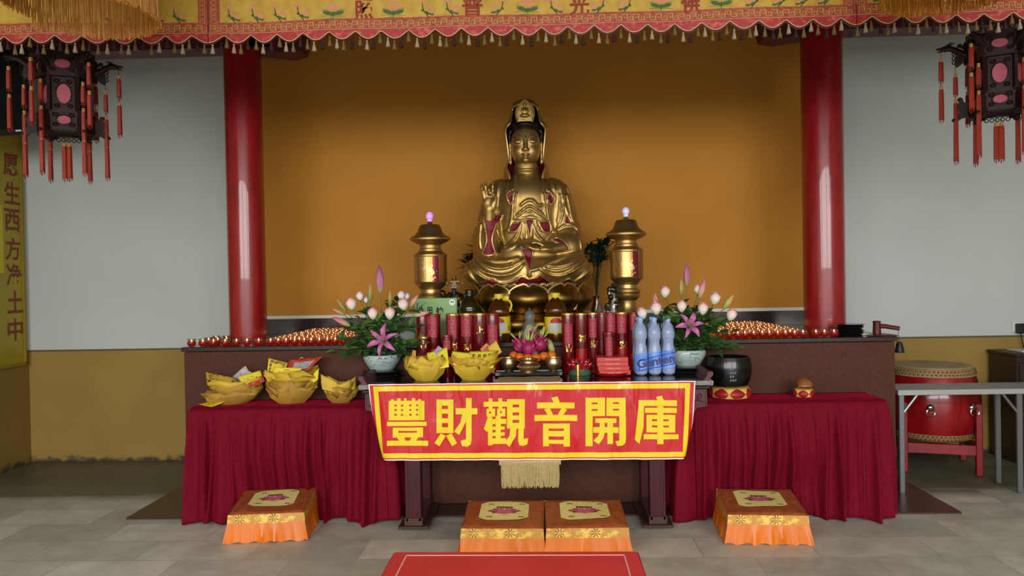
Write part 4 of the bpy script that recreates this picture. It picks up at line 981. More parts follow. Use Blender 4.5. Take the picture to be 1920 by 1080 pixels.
for i in range(26):
    z = rnd.uniform(.03, zt_f - .03); w_ = .075 * (1 - z / zt_f) + .018; a = rnd.uniform(PI, 2 * PI); pr_.append(E((w_ * .8 * math.cos(a), w_ * .65 * math.sin(a), z), (rnd.uniform(.014, .022),) * 3))
ob('body', sdf_mb(lambda x, y, z, f=U(pr_, .008): np.maximum(f(x, y, z), -z), (-.12, -.11, -.01), (.12, .09, zt_f + .03), .005), m_silver, fg, angle=60)
b = at(1124, 590, 5.3); b.z = ZP
t = thing('small_dark_figurine', 'tiny dark grey figurine peeping above the candle jars left of the bronze ornament', 'figurine', b)
h_ = at(1124, 571, 5.3).z - ZP
ob('body', sdf_mb(U([E((0, 0, h_ - .015), (.018, .018, .02)), E((0, 0, h_ - .07), (.03, .025, .05)), Cap((0, 0, .02), (0, 0, h_ - .1), .04, .025)], .012), (-.06, -.06, -.03), (.06, .06, h_ + .02), .005), M('dark grey stone', '#55524e', .6, col2='#3b3936', scale=40), t, angle=80)

# ---- oil bottles
m_oil = M('amber cooking oil', '#9a5a12', .06, trans=.85, ior=1.4); m_oil2 = M('dark olive oil', '#3a3410', .08, trans=.6, ior=1.4)
m_ycap = M('yellow plastic cap', '#d9bf2c', .35); m_blabel = M('yellow bottle label', '#e0c31e', .45); m_rlabel = M('red label print', '#b02028', .45); m_bllabel = M('pale blue label print', '#a9bfd0', .45, col2='#d8c88a', scale=60)
m_bcap = M('black plastic cap', '#101312', .3)
def bottle(label, cx, Y, ytop, wpx, oil, capm, dark=False, z0=ZP, yl0=593, yl1=624, grip=0):
    b = at(cx, 600, Y); b.z = z0; k = Y / F_PX; t = thing('oil_bottle', label, 'bottle', b, 0); H = at(cx, ytop, Y).z - z0; r = wpx / 2 * k
    pr = [(r * .85, 0), (r, .012), (r, H * .30), (r * .97, H * .32), (r, H * .34), (r, H * .52), (r * .96, H * .535), (r, H * .55), (r * .96, H * .565), (r, H * .58), (r * .96, H * .6), (r * .98, H * .62), (r * .85, H * .74), (r * .55, H * .84), (r * .34, H * .88), (r * .32, H * .92)]
    ob('bottle_body', MB().lathe(pr, 32), oil, t)
    ob('cap', MB().lathe([(r * .38, H * .90), (r * .55, H * .905), (r * .55, H * .925), (r * .4, H * .93), (r * .42, H * .985), (r * .38, H), (0, H)], 24, ripple=lambda a, z: 1 + .03 * math.sin(a * 12)), capm, t)
    if grip:
        ob('handle', MB().tube(bez([(r * .35, 0, H * .88), (r * .9, 0, H * .86), (r * 1.12, 0, H * .76), (r * 1.0, 0, H * .66), (r * .93, 0, H * .62)], 16), [.007] * 17, 8), capm, t)
    if dark:
        ob('label_plate', MB().lathe([(r * 1.01, H * .30), (r * 1.015, H * .31), (r * 1.015, H * .44), (r * 1.01, H * .45)], 32), M('pale green label', '#b9c6b6', .4, col2='#6c8a7a', scale=20), t)
    else:
        z0_, z1_ = at(cx, yl1, Y).z - z0, at(cx, yl0, Y).z - z0
        lb = ob('label_wrap', MB().lathe([(r * 1.0, z0_), (r * 1.012, z0_ + .001), (r * 1.012, z1_ - .001), (r * 1.0, z1_)], 32), m_blabel, t)
        def cyl(a, z): return (r * 1.02 * math.cos(a), r * 1.02 * math.sin(a), z)
        mb = MB(); mz = (z0_ + z1_) / 2; hh = z1_ - z0_
        mb.grid(lambda u, v: cyl(-PI / 2 - .75 + 1.5 * u, mz - hh * .38 + hh * .55 * v), 12, 2, 1)
        mb.grid(lambda u, v: cyl(-PI / 2 - .5 + 1.0 * u, mz + hh * (.12 + .33 * v * (1 - .55 * (2 * u - 1) ** 2))), 12, 4, 0)
        for i in range(7): mb.grid(lambda u, v, i=i: cyl(-PI / 2 + .95 + i * .03 + .015 * u, mz - hh * .35 + hh * .3 * v), 1, 1, 2)
        ob('label_print', mb, [m_rlabel, m_bllabel, m_ink], lb)
    return t
bottle('amber oil bottle with yellow cap and looped handle, left of the glass bulb ornament', 936, 5.1, 551, 42, m_oil, m_ycap, grip=1)
bottle('amber oil bottle with yellow cap, right of the glass bulb ornament', 1042, 5.1, 549, 42, m_oil, m_ycap)
bottle('dark olive oil bottle with black cap between the green box and the yellow capped bottle', 881, 5.13, 543, 40, m_oil2, m_bcap, True)

# ---- tall red candle jars on the offering table
m_jar = M('dark red cellophane', '#45070b', .2, spec=.5, col2='#7a0d12', scale=22, stretch=(1, 1, .3), coat=.35, bump=.1, bscale=40, bdist=.003)
m_jar2 = M('bright red candle wax', '#a01216', .22, col2='#7d0d0f', scale=14, coat=.35)
m_jlab = M('pink red candle label', '#9c3443', .45, col2='#a83040', scale=30); m_jink = M('dark label print', '#4a0d18', .5); m_foil = M('gold foil print', '#d8ac58', .3, .9)
glyphs = ['福', '寿', '光', '安']
def jar(nth, cx, ytop, ybot_z, Y, wpx, lab, lab_y, glyph, low, bright):
    b = at(cx, 640, Y); b.z = ZT; k = Y / F_PX; r = wpx / 2 * k; H = at(cx, ytop, Y).z - ZT
    t = thing('candle_jar', nth, 'candle', b, random.uniform(-.1, .1), 'tall red candle jars'); t.rotation_euler[2] = 0
    ob('jar_body', MB().lathe([(r * .94, 0), (r, .006), (r, H - .012), (r * .97, H - .002), (r * .9, H)], 28), m_jar, t)
    if bright: ob('wax_fill', MB().lathe([(r * 1.004, .01), (r * 1.008, .02), (r * 1.008, H * bright), (r * 1.004, H * bright + .004)], 28), m_jar2, t)
    ob('lid_ring', MB().lathe([(r * 1.0, H - .014), (r * 1.03, H - .01), (r * 1.03, H - .004), (r * .98, H + .001), (r * .9, H + .001)], 28), m_foil if glyph else m_jar2, t)
    def cyl(a, z, o=1.015): return (r * o * math.cos(a - PI / 2), r * o * math.sin(a - PI / 2), z)
    if lab:
        z1, z0 = at(cx, lab_y[0], Y).z - ZT, at(cx, lab_y[1], Y).z - ZT
        lo = .1 * lab
        pl_ = ob('label_plate', MB().grid(lambda u, v: cyl(lo + (-.72 + 1.44 * u), z0 + (z1 - z0) * v), 10, 1), m_jlab, t)
        mb = MB(); rnd = random.Random(int(cx)); n = max(2, int((z1 - z0) / .021))
        for i in range(n):
            zc_ = z1 - (i + .6) * (z1 - z0) / n; ws = (-.26, .26) if i % 3 != 1 else (0,)
            for x_ in ws:
                for q in range(4):
                    a = lo + x_ + rnd.uniform(-.13, .13); z = zc_ + rnd.uniform(-.005, .005); dw, dh = ((.13, .0013), (.018, .006))[q % 2]
                    mb.grid(lambda u, v: cyl(a - dw + 2 * dw * u, z - dh + 2 * dh * v, 1.022), 2, 1)
        for a0, a1 in ((-.66, -.63), (.63, .66)): mb.grid(lambda u, v: cyl(lo + a0 + (a1 - a0) * u, z0 + .004 + (z1 - z0 - .008) * v, 1.022), 1, 1)
        ob('label_print', mb, m_jink, pl_)
    if glyph:
        mb = MB(); zc_ = low - ZT if low > ZT else low
        for i, g in enumerate(glyph): put_text(mb, g, .05, lambda x, y, i=i: cyl(x / r + .12, zc_ + y - .058 * i, 1.02), fatten=.0012)
        ob('gold_characters', mb, m_foil, t)
W_ = ['first', 'second', 'third', 'fourth', 'fifth', 'sixth', 'seventh']
Lr = [(793, 589, 24, 0, (0, 0), '', 0, 0), (813, 589, 27, -1, (591, 632), '', 0, .42), (850, 588, 26, -1, (592, 634), '福', 648, 0), (876, 587, 27, -1, (592, 630), '寿', 650, 0), (900, 587, 26, 0, (0, 0), '上', 618, .38), (924, 587, 26, 1, (609, 650), '', 0, .55)]
LN = ['partly hidden by the vase leaves', 'with a long pink label and brighter base', 'behind the short labelled jar', 'with a wide pink label above gold marks', 'with gold characters and no label', 'beside the yellow capped bottle, label set low']
for (cx, yt, wpx, lab, ly, g, gy, br), ln in zip(Lr, LN):
    jar('tall red candle jar %s, behind the paper bowls' % ln, cx, yt, 0, 4.90, wpx, lab, ly, g, (at(cx, gy, 4.9).z - ZT) if gy else 0, br)
jar('short red candle jar without label, nearest the vase leaves, behind the paper bowls', 794, 631, 0, 4.82, 20, 0, (0, 0), '吉', at(794, 645, 4.82).z - ZT, 0)
jar('short red candle jar with a square pink label between two tall jars', 838, 628, 0, 4.82, 20, 1, (638, 655), '', 0, 0)
Rr = [(1065, 587, 23, 1, (607, 645), '吉', 652, 0), (1090, 587, 23, 0, (0, 0), '福', 633, .40), (1112, 586, 20, -1, (597, 632), '寿', 645, 0), (1129, 586, 18, 0, (0, 0), '', 0, 0), (1145, 586, 22, 1, (590, 622), '', 0, 0), (1166, 585, 24, -1, (588, 624), '安', 645, .42), (1189, 585, 22, 1, (590, 618), '', 0, .3)]
RN = ['with a low pink label, behind the red lotus candle holder', 'with a gold character and bright red lower half', 'with pink label and gold character, third from the bulb ornament', 'plain and dark, between two labelled jars', 'standing behind the short labelled jar over the red boxes', 'with a high pink label above bright red wax and gold print', 'partly hidden behind the blue water bottles']
for (cx, yt, wpx, lab, ly, g, gy, br), ln in zip(Rr, RN):
    jar('tall red candle jar %s' % ln, cx, yt, 0, 4.90, wpx, lab, ly, g, (at(cx, gy, 4.9).z - ZT) if gy else 0, br)
jar('short red candle jar with a tall pink label just behind the stacked red boxes', 1142, 623, 0, 4.81, 19, -1, (632, 668), '', 0, 0)

# ---- glass bulb ornament, fruit
m_green = M('pale green glass filling', '#8f9a58', .4, col2='#b3ac78', scale=25)
b = at(994, 640, 4.93); b.z = ZT; k = 4.93 / F_PX
t = thing('glass_bulb_ornament', 'clear glass gourd ornament with green filling behind the dragon fruit', 'ornament', b); zq = lambda py: at(994, py, 4.93).z - ZT
ob('glass_body', MB().lathe([(16 * k, 0), (17 * k, zq(690)), (18 * k, zq(650)), (17 * k, zq(625)), (12 * k, zq(610)), (8 * k, zq(602)), (10.5 * k, zq(595)), (10 * k, zq(588)), (6 * k, zq(583)), (1.5 * k, zq(581)), (1.2 * k, zq(578)), (0, zq(577.5))], 28), m_glass, t)
ob('filling', MB().lathe([(13 * k, .01), (14 * k, zq(650)), (12 * k, zq(622)), (6 * k, zq(610)), (0, zq(607))], 20), m_green, t)
m_drag = M('magenta dragon fruit skin', '#a82257', .42, col2='#8a1f4c', scale=10); m_scale = M('dragon fruit green tips', '#8fac4c', .5, col2='#b9bb68', scale=30); m_scale2 = M('pink fruit scales', '#bb3b68', .45)
m_oran = M('orange peel', '#d9741c', .42, col2='#cf6614', scale=8, bump=.3, bscale=120, bdist=.002); m_pinkp = M('pink paper', '#d98a9a', .6)
def dragon(label, px, py, Y, rp, tilt, seed):
    rnd = random.Random(seed); k = Y / F_PX; r = rp * k; c = at(px, py, Y); t = thing('dragon_fruit', label, 'fruit', c, 0, 'dragon fruits'); t.rotation_euler = (-.35, tilt, 0)
    ob('fruit', MB().ball((0, 0, 0), (r, r, r * 1.12), 24, 16), m_drag, t)
    mb = MB()
    for i in range(16):
        a = rnd.uniform(0, 6.28); z = rnd.uniform(-.8, .7); q = math.sqrt(1 - z * z)
        leaf(mb, (r * q * math.cos(a) * .98, r * q * math.sin(a) * .98, r * 1.1 * z), (math.cos(a) * .6, math.sin(a) * .6, 1.0), (math.cos(a), math.sin(a), 0), r * .7, r * .42, -.1)
    ob('scale', mb, m_scale2, t)
    mb = MB()
    for i in range(9):
        a = rnd.uniform(0, 6.28); leaf(mb, (r * .3 * math.cos(a), r * .3 * math.sin(a), r * 1.02), (math.cos(a) * .45, math.sin(a) * .45, 1.0), (math.cos(a), math.sin(a), 0), r * rnd.uniform(1.1, 1.9), r * .26, -.1)
    ob('crown_leaf', mb, m_scale, t)
dragon('magenta dragon fruit at the front of the pile, in the middle', 991, 652, 4.83, 13, .1, 1)
dragon('magenta dragon fruit of the pile on the side of the red candle jars', 1013, 645, 4.87, 12.5, .25, 2)
dragon('magenta dragon fruit of the pile on the side of the paper bowls', 975, 648, 4.88, 12.5, -.3, 3)
dragon('magenta dragon fruit lying on top of the others under the glass bulb', 998, 629, 4.89, 9, .15, 4)
dish = at(994, 690, 4.88); dish.z = ZT
t = thing('fruit_dish', 'dark footed dish under the oranges and dragon fruits', 'dish', dish)
dz = at(994, 681, 4.88).z - ZT
ob('dish', MB().lathe([(.045, 0), (.05, .006), (.045, .012), (.075, dz - .012), (.105, dz), (.102, dz + .004), (.0, dz - .006)], 36), m_brass2, t)
for i, (px, py, Y, nm) in enumerate(((963, 667, 4.86, 'farthest towards the paper bowls'), (974, 670, 4.82, 'behind the brass incense cup on the paper bowl side'), (1005, 671, 4.81, 'directly behind the brass censer'), (1020, 668, 4.83, 'behind the brass cup on the candle jar side'), (1034, 666, 4.87, 'farthest towards the red candle jars'), (989, 672, 4.80, 'in front, just left of the one behind the censer'))):
    c = at(px, py, Y); t = thing('orange', 'round orange under the dragon fruits, ' + nm, 'fruit', c, 0, 'oranges on the dish'); r = 9.2 * Y / F_PX
    ob('peel', MB().ball((0, 0, 0), (r, r, r * .92), 20, 14), m_oran, t); ob('stem_button', MB().lathe([(.004, r * .90), (.003, r * .94), (0, r * .945)], 8), m_stem, t)
c = at(1033, 650, 4.9); t = thing('green_mango', 'pale green fruit leaning beside the dragon fruits', 'fruit', c); t.rotation_euler = (0, -.3, 0)
ob('peel', MB().ball((0, 0, 0), (.022, .022, .05), 16, 12), M('pale green peel', '#8f9350', .45, col2='#a39d5c', scale=12), t); ob('stem_button', MB().lathe([(.004, .048), (.003, .054), (0, .055)], 8), m_stem, t)

# ---- incense tray, cups, censer
tp0, tp1 = on(928, 702, ZT + .02), on(1055, 701, ZT + .02)
m_tray = M('black lacquer tray', '#16100f', .2, coat=.3)
tr_ = thing('incense_tray', 'black low tray carrying the brass censer and two brass cups', 'tray', ((tp0.x + tp1.x) / 2, tp0.y + .06, ZT + .0042))
ob('board', MB().bbox((0, 0, .013), (tp1.x - tp0.x, .12, .018), .003), m_tray, tr_); ob('rim', MB().box((0, -.057, .023), (tp1.x - tp0.x, .006, .006)).box((0, .057, .023), (tp1.x - tp0.x, .006, .006)), m_tray, tr_)
zt0 = ZT + .027
m_ash = M('incense ash', '#6b6259', .9)
for px, nm in ((954, 'brass incense cup at the paper bowl end of the black tray'), (1038, 'brass incense cup at the candle jar end of the black tray')):
    b = on(px, 698, zt0); k = b.y / F_PX; t = thing('incense_cup', nm, 'cup', (b.x, b.y + .01, zt0), 0, 'brass incense cups')
    ob('bowl', MB().lathe([(8 * k, 0), (8.5 * k, .004), (6 * k, .010), (11 * k, .022), (15 * k, .045), (15.5 * k, .062), (14 * k, .082), (13.5 * k, .088), (14.5 * k, .091), (13 * k, .091), (12.6 * k, .08), (13.5 * k, .062), (0, .05)], 32), m_brass2, t)
    ob('ash', MB().lathe([(13 * k, .068), (0, .07)], 24), m_ash, t)
b = on(991, 700, zt0); k = b.y / F_PX
t = thing('brass_censer', 'round brass censer with flared rim in the centre of the black tray', 'censer', (b.x, b.y + .01, zt0))
ob('bowl', MB().lathe([(13 * k, 0), (14 * k, .006), (13 * k, .012), (19 * k, .024), (21 * k, .042), (19.5 * k, .058), (16 * k, .068), (15.5 * k, .075), (18.5 * k, .088), (18 * k, .091), (15 * k, .088), (14 * k, .07), (0, .06)], 36), m_brass2, t)
mb = MB()
for i in range(12): a = PI + PI * i / 11; mb.ball((20.6 * k * math.cos(a), 20.6 * k * math.sin(a), .043), (.006, .006, .008), 8, 6)
ob('relief_band', mb, m_brass, t)
ob('ash', MB().lathe([(14.3 * k, .074), (0, .078)], 24), m_ash, t)
ob('incense_stub', MB().tube([(0, 0, .076), (.002, 0, .10)], .0022, 6), m_ink, t)

# ---- red glass lotus candle holder, gold lighter
m_rglass = M('red lotus glass', '#8f0f1a', .1, spec=.7, coat=.8, col2='#b8242f', scale=20); m_gbase = M('green lotus base', '#3f6b4c', .35, coat=.5)
b = on(1089, 704, ZT); k = b.y / F_PX
t = thing('lotus_candle_holder', 'red glass lotus candle holder on a green base before the candle jars', 'candle holder', (b.x, b.y + .06, ZT))
ob('base', MB().lathe([(21 * k, 0), (22 * k, .006), (20 * k, .022), (17 * k, .03), (17 * k, .034)], 32), m_gbase, t)
for ring, (n, R, z0, z1, w2, sc) in enumerate(((11, .045, .026, .082, .026, .045), (11, .035, .03, .098, .022, .03))):
    for i in range(n):
        a = 2 * PI * (i + ring * .5) / n
        def fn(u, v, a=a):
            s_ = u * 2 - 1; hw = w2 * math.sin(PI * (.2 + .62 * v)) * (1 if v < .7 else math.sqrt(max(0, 1 - ((v - .7) / .31) ** 2))); rr = R + sc * math.sin(v * 1.7) * (1 - .5 * s_ * s_); aa = a + s_ * hw / (R + .03)
            return (rr * math.cos(aa), rr * math.sin(aa), z0 + (z1 - z0) * v)
        ob('petal', MB().grid(fn, 6, 7), m_rglass, t, solid=.003, angle=80)
ob('candle_cup', MB().lathe([(.03, .03), (.034, .085), (.03, .085), (.0, .07)], 20), m_rglass, t)
b = on(1084, 713, ZT); k = b.y / F_PX
t = thing('gold_lighter', 'slim upright gold lighter with dark tip at the front of the table', 'lighter', (b.x, b.y + .012, ZT))
ob('barrel', MB().lathe([(3.5 * k, 0), (3.8 * k, .004), (3.8 * k, .028), (3.2 * k, .03), (3.2 * k, .088), (3.0 * k, .092)], 20), m_foil, t)
ob('band', MB().lathe([(3.9 * k, .024), (4.0 * k, .026), (4.0 * k, .030), (3.9 * k, .032)], 20), m_brass2, t)
ob('tip', MB().lathe([(2.6 * k, .09), (2.8 * k, .1), (2.4 * k, .112), (0, .114)], 16), m_bcap, t)

# ---- red boxes on a red plate
m_rplate = M('red plastic plate', '#c81f26', .3, coat=.3); m_rbox = M('red incense carton', '#c8403a', .5, col2='#c0392f', scale=5)
b = on(1151, 708, ZT); k = b.y / F_PX
t = thing('red_plastic_plate', 'round red plastic plate under the stacked red cartons', 'plate', (b.x, b.y + .13, ZT))
ob('plate', MB().lathe([(28 * k, 0), (30 * k, .003), (38 * k, .02), (39 * k, .023), (37 * k, .023), (29 * k, .008), (0, .008)], 44), m_rplate, t)
py_ = b.y + .13
for i, (x0, x1, nm) in enumerate(((1124, 1182, 'lowest of the stack on the plate'), (1122, 1180, 'second from the bottom of the stack'), (1120, 1178, 'second from the top of the stack'), (1120, 1178, 'topmost of the stack'))):
    Yf = py_ - .075; w2 = (x1 - x0) * Yf / F_PX; xx = at((x0 + x1) / 2, 690, Yf).x; z = ZT + .0085 + i * .0275
    t = thing('incense_carton', 'small flat red carton with pale print, ' + nm, 'box', (xx, py_, z), 0, 'stacked red cartons')
    ob('carton', MB().bbox((0, 0, .0134), (w2, .15, .0266), .0012), m_rbox, t)
    mb = MB(); rnd = random.Random(i)
    for j in range(10): mb.box(((j - 4.6) * .0088 * (1 if j != 5 else 1), -.0756, .0135), (.0055, .0008, .004 if j != 5 else .0012))
    ob('printed_line', mb, M('pale pink print %d' % i, '#e8b0a4', .5), t)
# ---- pack of blue water bottles
m_pet_ = M('pale blue bottle plastic', '#a3b8ea', .1, trans=.4, ior=1.33, col2='#c9d3f0', scale=14); m_wlab = M('blue shrink label', '#4f80de', .3, col2='#86acf4', scale=12); m_wtxt = M('dark violet lettering', '#2a1f66', .4)
m_wtop = M('sky blue print', '#7fb6e6', .4)
wx0, wx1, wY = at(1190, 690, 4.72).x, at(1268, 690, 4.72).x, 4.72
wp = thing('water_bottle_pack', 'shrink wrapped pack of pale blue water bottles beside the right flower vase', 'bottle', ((wx0 + wx1) / 2, wY + .07, ZT))
zq = lambda py: at(1225, py, wY).z - ZT
n_ = 3; br = (wx1 - wx0) / n_ / 2
for j in range(2):
    for i in range(n_):
        r = br * .97
        pr = [(r * .6, .002), (r * .92, .012), (r, .03), (r * .96, zq(688)), (r, zq(684)), (r, zq(662)), (r * .95, zq(655)), (r * .78, zq(645)), (r * .8, zq(638)), (r * .98, zq(632)), (r, zq(624)), (r * .8, zq(612)), (r * .4, zq(606)), (r * .36, zq(603)), (r * .36, zq(599))]
        o = ob('bottle', MB().lathe(pr, 24), m_pet_, wp, loc=((i - (n_ - 1) / 2) * 2 * br, (j - .5) * 2 * br, 0))
        ob('cap', MB().lathe([(r * .4, zq(602)), (r * .42, zq(601)), (r * .42, zq(597)), (r * .38, zq(596)), (0, zq(596))], 16), m_wtop, o)
fy = -2 * br - .002
mb = MB(); hw = (wx1 - wx0) / 2
for i in range(n_):
    cx_ = (i - 1) * 2 * br
    mb.grid(lambda u, v: (cx_ + br * math.sin(-1.25 + 2.5 * u), -br - br * 1.0 * math.cos(-1.25 + 2.5 * u) - .0015, zq(697) + (zq(664) - zq(697)) * v + (i * .010 + u * .008)), 10, 1)
lab = ob('wrap_label', mb, m_wlab, wp)
mb = MB(); ca, sa = math.cos(.16), math.sin(.16)
zmid = (zq(697) + zq(664)) / 2 + .010
put_text(mb, 'Ganten', .09, lambda x, y: (x * ca - y * sa, fy - .003, zmid + x * sa + y * ca + .004), fatten=.0025, w=.235, h=.055)
mb.tube([(-hw * .8, fy - .003, zmid - .055), (hw * .95, fy - .003, zmid - .012)], .0018, 4); mb.tube([(-hw * .8, fy - .003, zmid + .008), (hw * .95, fy - .003, zmid + .058)], .0014, 4); mb.tube([(-hw * .8, fy - .003, zmid - .055), (-hw * .8, fy - .003, zmid + .008)], .0014, 4)
ob('lettering', mb, m_wtxt, lab)

# ---- flower vases
m_cel = M('pale celadon glaze', '#a9bab6', .12, coat=.5, col2='#a1b3b0', scale=6); m_cob = M('dark blue vase painting', '#33414f', .3); m_lack = M('black lacquered wood', '#120e0e', .22, coat=.4); m_soil = M('green foam', '#1c2a1a', .9)
m_rose_ = [ramp_mat('rose petal cream pink', [(0, '#dfe0c0'), (.55, '#efe2d6'), (.86, '#ecc0c2'), (1, '#dc7f98')], 2, .5, z0=0, z1=.062, sheen=.3), ramp_mat('rose petal white', [(0, '#dfe3cc'), (.6, '#efe6e2'), (1, '#e0a9b8')], 2, .5, z0=0, z1=.062)]
m_budP = ramp_mat('lily bud pink', [(0, '#98a05c'), (.35, '#c89c84'), (.75, '#cc7488'), (1, '#b9748a')], 2, .45, z0=0, z1=.12)
m_budG = ramp_mat('lily bud green', [(0, '#7f9040'), (.5, '#a89c55'), (1, '#b98e62')], 2, .45, z0=0, z1=.12)
m_budV = ramp_mat('lily bud violet', [(0, '#9a9a66'), (.3, '#b9708e'), (1, '#7f3f74')], 2, .45, z0=0, z1=.17)
m_lily = ramp_mat('open lily pink', [(0, '#e6cfc8'), (.3, '#c574a4'), (1, '#b05a98')], 2, .45, z0=0, z1=.10)
m_cal = M('calyx green', '#5c7a3e', .5); m_sta = M('lily stamen', '#9aa35a', .5); m_anth = M('lily anther', '#5a2c1c', .6)
def bud_mb(L_, r):
    return MB().lathe([(r * .35, 0), (r * .7, L_ * .12), (r, L_ * .38), (r * .92, L_ * .6), (r * .55, L_ * .85), (r * .12, L_ * .985), (0, L_)], 18, ripple=lambda a, z: 1 + .13 * math.cos(3 * a + z * 6))
def rose_mb():
    mb = MB()
    for ring, (n, R, z0, z1, op) in enumerate(((1, .008, .012, .060, 0), (3, .014, .008, .061, .001), (3, .020, .003, .058, .003), (5, .0245, .0, .050, .006))):
        for i in range(n):
            a = 2 * PI * i / n + ring * .7; w_ = PI if n == 1 else (2 * PI / n) * .68
            def fn(u, v, a=a, w_=w_):
                s_ = (u * 2 - 1); rr = R * (math.sin(PI * (.10 + .62 * v)) ** .8) + op * v ** 4; aa = a + s_ * w_ + v * .3
                return (rr * math.cos(aa), rr * math.sin(aa), z0 + (z1 - z0) * v * (1 - .16 * s_ * s_ * v))
            mb.grid(fn, 8, 8)
    return mb
me_rose = rose_mb().mesh('bloom', m_rose_[:1], 80); me_rose2 = rose_mb().mesh('bloom', m_rose_[1:], 80)
def stemline(mb, a, b, r=.0028):
    m_ = V3(a).lerp(V3(b), .5) + V3((0, 0, .02)); mb.tube(bez([a, m_, b], 10), r, 6)
def orient(o, d): o.rotation_euler = V3(d).to_track_quat('Z', 'Y').to_euler()
def arrangement(side, vcx, vy0, vyb, vw, items, lily, spread, seed, leaves):
    base = on(vcx, vyb + 2, ZT); Y = base.y + .11; k = Y / F_PX; cx = at(vcx, vyb, Y).x; rnd = random.Random(seed)
    # stand, then vase on it
    st = thing('vase_stand', 'round black lacquered wooden stand under the flower vase %s' % side, 'stand', (cx, Y, ZT), 0, 'black vase stands')
    sr = 38 * k
    ob('stand_top', MB().lathe([(sr * .8, .019), (sr * .93, .022), (sr * .98, .028), (sr * .93, .035), (sr * .8, .038), (0, .038)], 40), m_lack, st)
    ob('stand_foot', MB().lathe([(sr, 0), (sr * 1.04, .006), (sr * .98, .014), (sr * .82, .021)], 40), m_lack, st)
    z0 = ZT + .038; H = at(vcx, vy0, Y).z - z0; r = vw / 2 * k
    va = thing('flower_vase', 'pale celadon vase with dark painted blossoms %s' % side, 'vase', (cx, Y, z0), 0, 'celadon flower vases')
    ob('vase_body', MB().lathe([(r * .62, 0), (r * .66, .004), (r * .8, H * .3), (r * .96, H * .62), (r, H * .82), (r * .97, H * .94), (r * .93, H), (r * .88, H), (r * .9, H * .9), (r * .5, H * .6), (0, H * .6)], 48), m_cel, va)
    pr_ = [(r * .62, 0), (r * .66, .004), (r * .8, H * .3), (r * .96, H * .62), (r, H * .82), (r * .97, H * .94), (r * .93, H)]
    def sf(a, z):
        rr = np.interp(z, [q[1] for q in pr_], [q[0] for q in pr_]) + .0012; return (rr * math.cos(a - PI / 2), rr * math.sin(a - PI / 2), z)
    mb = MB(); mb.tube([sf(-.75 + t * 1.1, H * (.2 + .36 * t + .08 * math.sin(t * 5))) for t in np.linspace(0, 1, 14)], .0014, 5, flat=.5); mb.tube([sf(.2 + .3 * t, H * (.58 + .12 * t - .2 * t * t)) for t in np.linspace(0, 1, 8)], .0014, 5)
    for i in range(26):
        a, z = rnd.uniform(-1, 1), H * rnd.uniform(.22, .86); p = sf(a, z); mb.ball(p, (.003, .001, rnd.uniform(.0015, .003)), 6, 4)
    for a, z in ((.15, .8), (.0, .84), (.3, .82), (-.1, .8)):
        mb.tube([sf(a, H * z), sf(a + .12, H * (z + .03)), sf(a + .2, H * (z - .01))], .0018, 5)
    mb.tube([sf(a, H * .06) for a in np.linspace(-1.5, 1.5, 24)], .0012, 4)
    ob('painting', mb, m_cob, va)
    ob('flower_foam', MB().lathe([(r * .86, H * .9), (r * .6, H * 1.0), (0, H * 1.02)], 24), m_soil, va)
    top = V3((cx, Y, z0 + H * .98))
    for kind, px, py, dx, dz, sc, dY, nm in items:
        p = at(px, py, Y + dY); d = V3((dx, -.25 if kind[0] == 'r' else -.1, dz)).normalized()
        t = thing({'r': 'rose', 'b': 'lily_bud'}[kind[0]], nm, 'flower', p, 0, 'roses %s' % side if kind[0] == 'r' else 'lily buds %s' % side)
        if kind[0] == 'r':
            o = ob('bloom', me_rose2 if kind == 'rw' else me_rose, [], t); o.scale = (sc,) * 3; orient(o, d)
            ca = MB()
            for i in range(5): a = i * 2 * PI / 5; leaf(ca, (.004 * math.cos(a), .004 * math.sin(a), -.001), (math.cos(a) * .8, math.sin(a) * .8, .7), (0, 0, 1), .022, .009, .5)
            ca.ball((0, 0, -.003), .007, 8, 6); c_ = ob('calyx', ca, m_cal, t); orient(c_, d)
        else:
            L_ = sc; o = ob('bud', bud_mb(L_, L_ * (.15 if kind != 'bv' else .15)), {'bp': m_budP, 'bg': m_budG, 'bv': m_budV}[kind], t); orient(o, d)
        sm = MB(); q = top - p + V3((rnd.uniform(-.03, .03), rnd.uniform(-.03, .02), 0)); stemline(sm, (0, 0, 0), q); ob('stem', sm, m_stem, t)
        lm = MB()
        for i in range(2 if kind[0] == 'r' else 1):
            f = rnd.uniform(.15, .5); leaf(lm, q * f, (rnd.uniform(-1, 1), -.4, rnd.uniform(-.1, .6)), (0, 0, 1), rnd.uniform(.05, .075), .034, .3)
        ob('leaf', lm, m_leaf, t)
    lp = at(lily[0], lily[1], Y - .17); t = thing('open_lily', 'open pink lily in the middle of the flowers %s' % side, 'flower', lp, 0)
    d = V3(lily[2]).normalized(); mt = V3(d).to_track_quat('Z', 'Y').to_matrix().to_4x4(); R_l = lily[3]
    for i in range(6):
        a = i * PI / 3 + lily[4]; wd = .034 if i % 2 else .026
        def fn(u, v, a=a, wd=wd):
            s_ = u * 2 - 1; rr = .006 + R_l * (v ** 1.25) ; z = .075 * math.sin(min(1.0, v * 1.05) * 2.2) - .018 * v ** 3; w2 = wd * .5 * math.sin(PI * min(1, .12 + .88 * v)) ** .7
            x, y = rr * math.cos(a) - s_ * w2 * math.sin(a), rr * math.sin(a) + s_ * w2 * math.cos(a)
            return (x, y, z + .008 * s_ * s_ * (1 - v) - .004 * (1 - abs(s_)))
        o = ob('petal', MB().grid(fn, 6, 12), m_lily, t, solid=.0012, angle=80); o.rotation_euler = mt.to_euler()
    sm = MB()
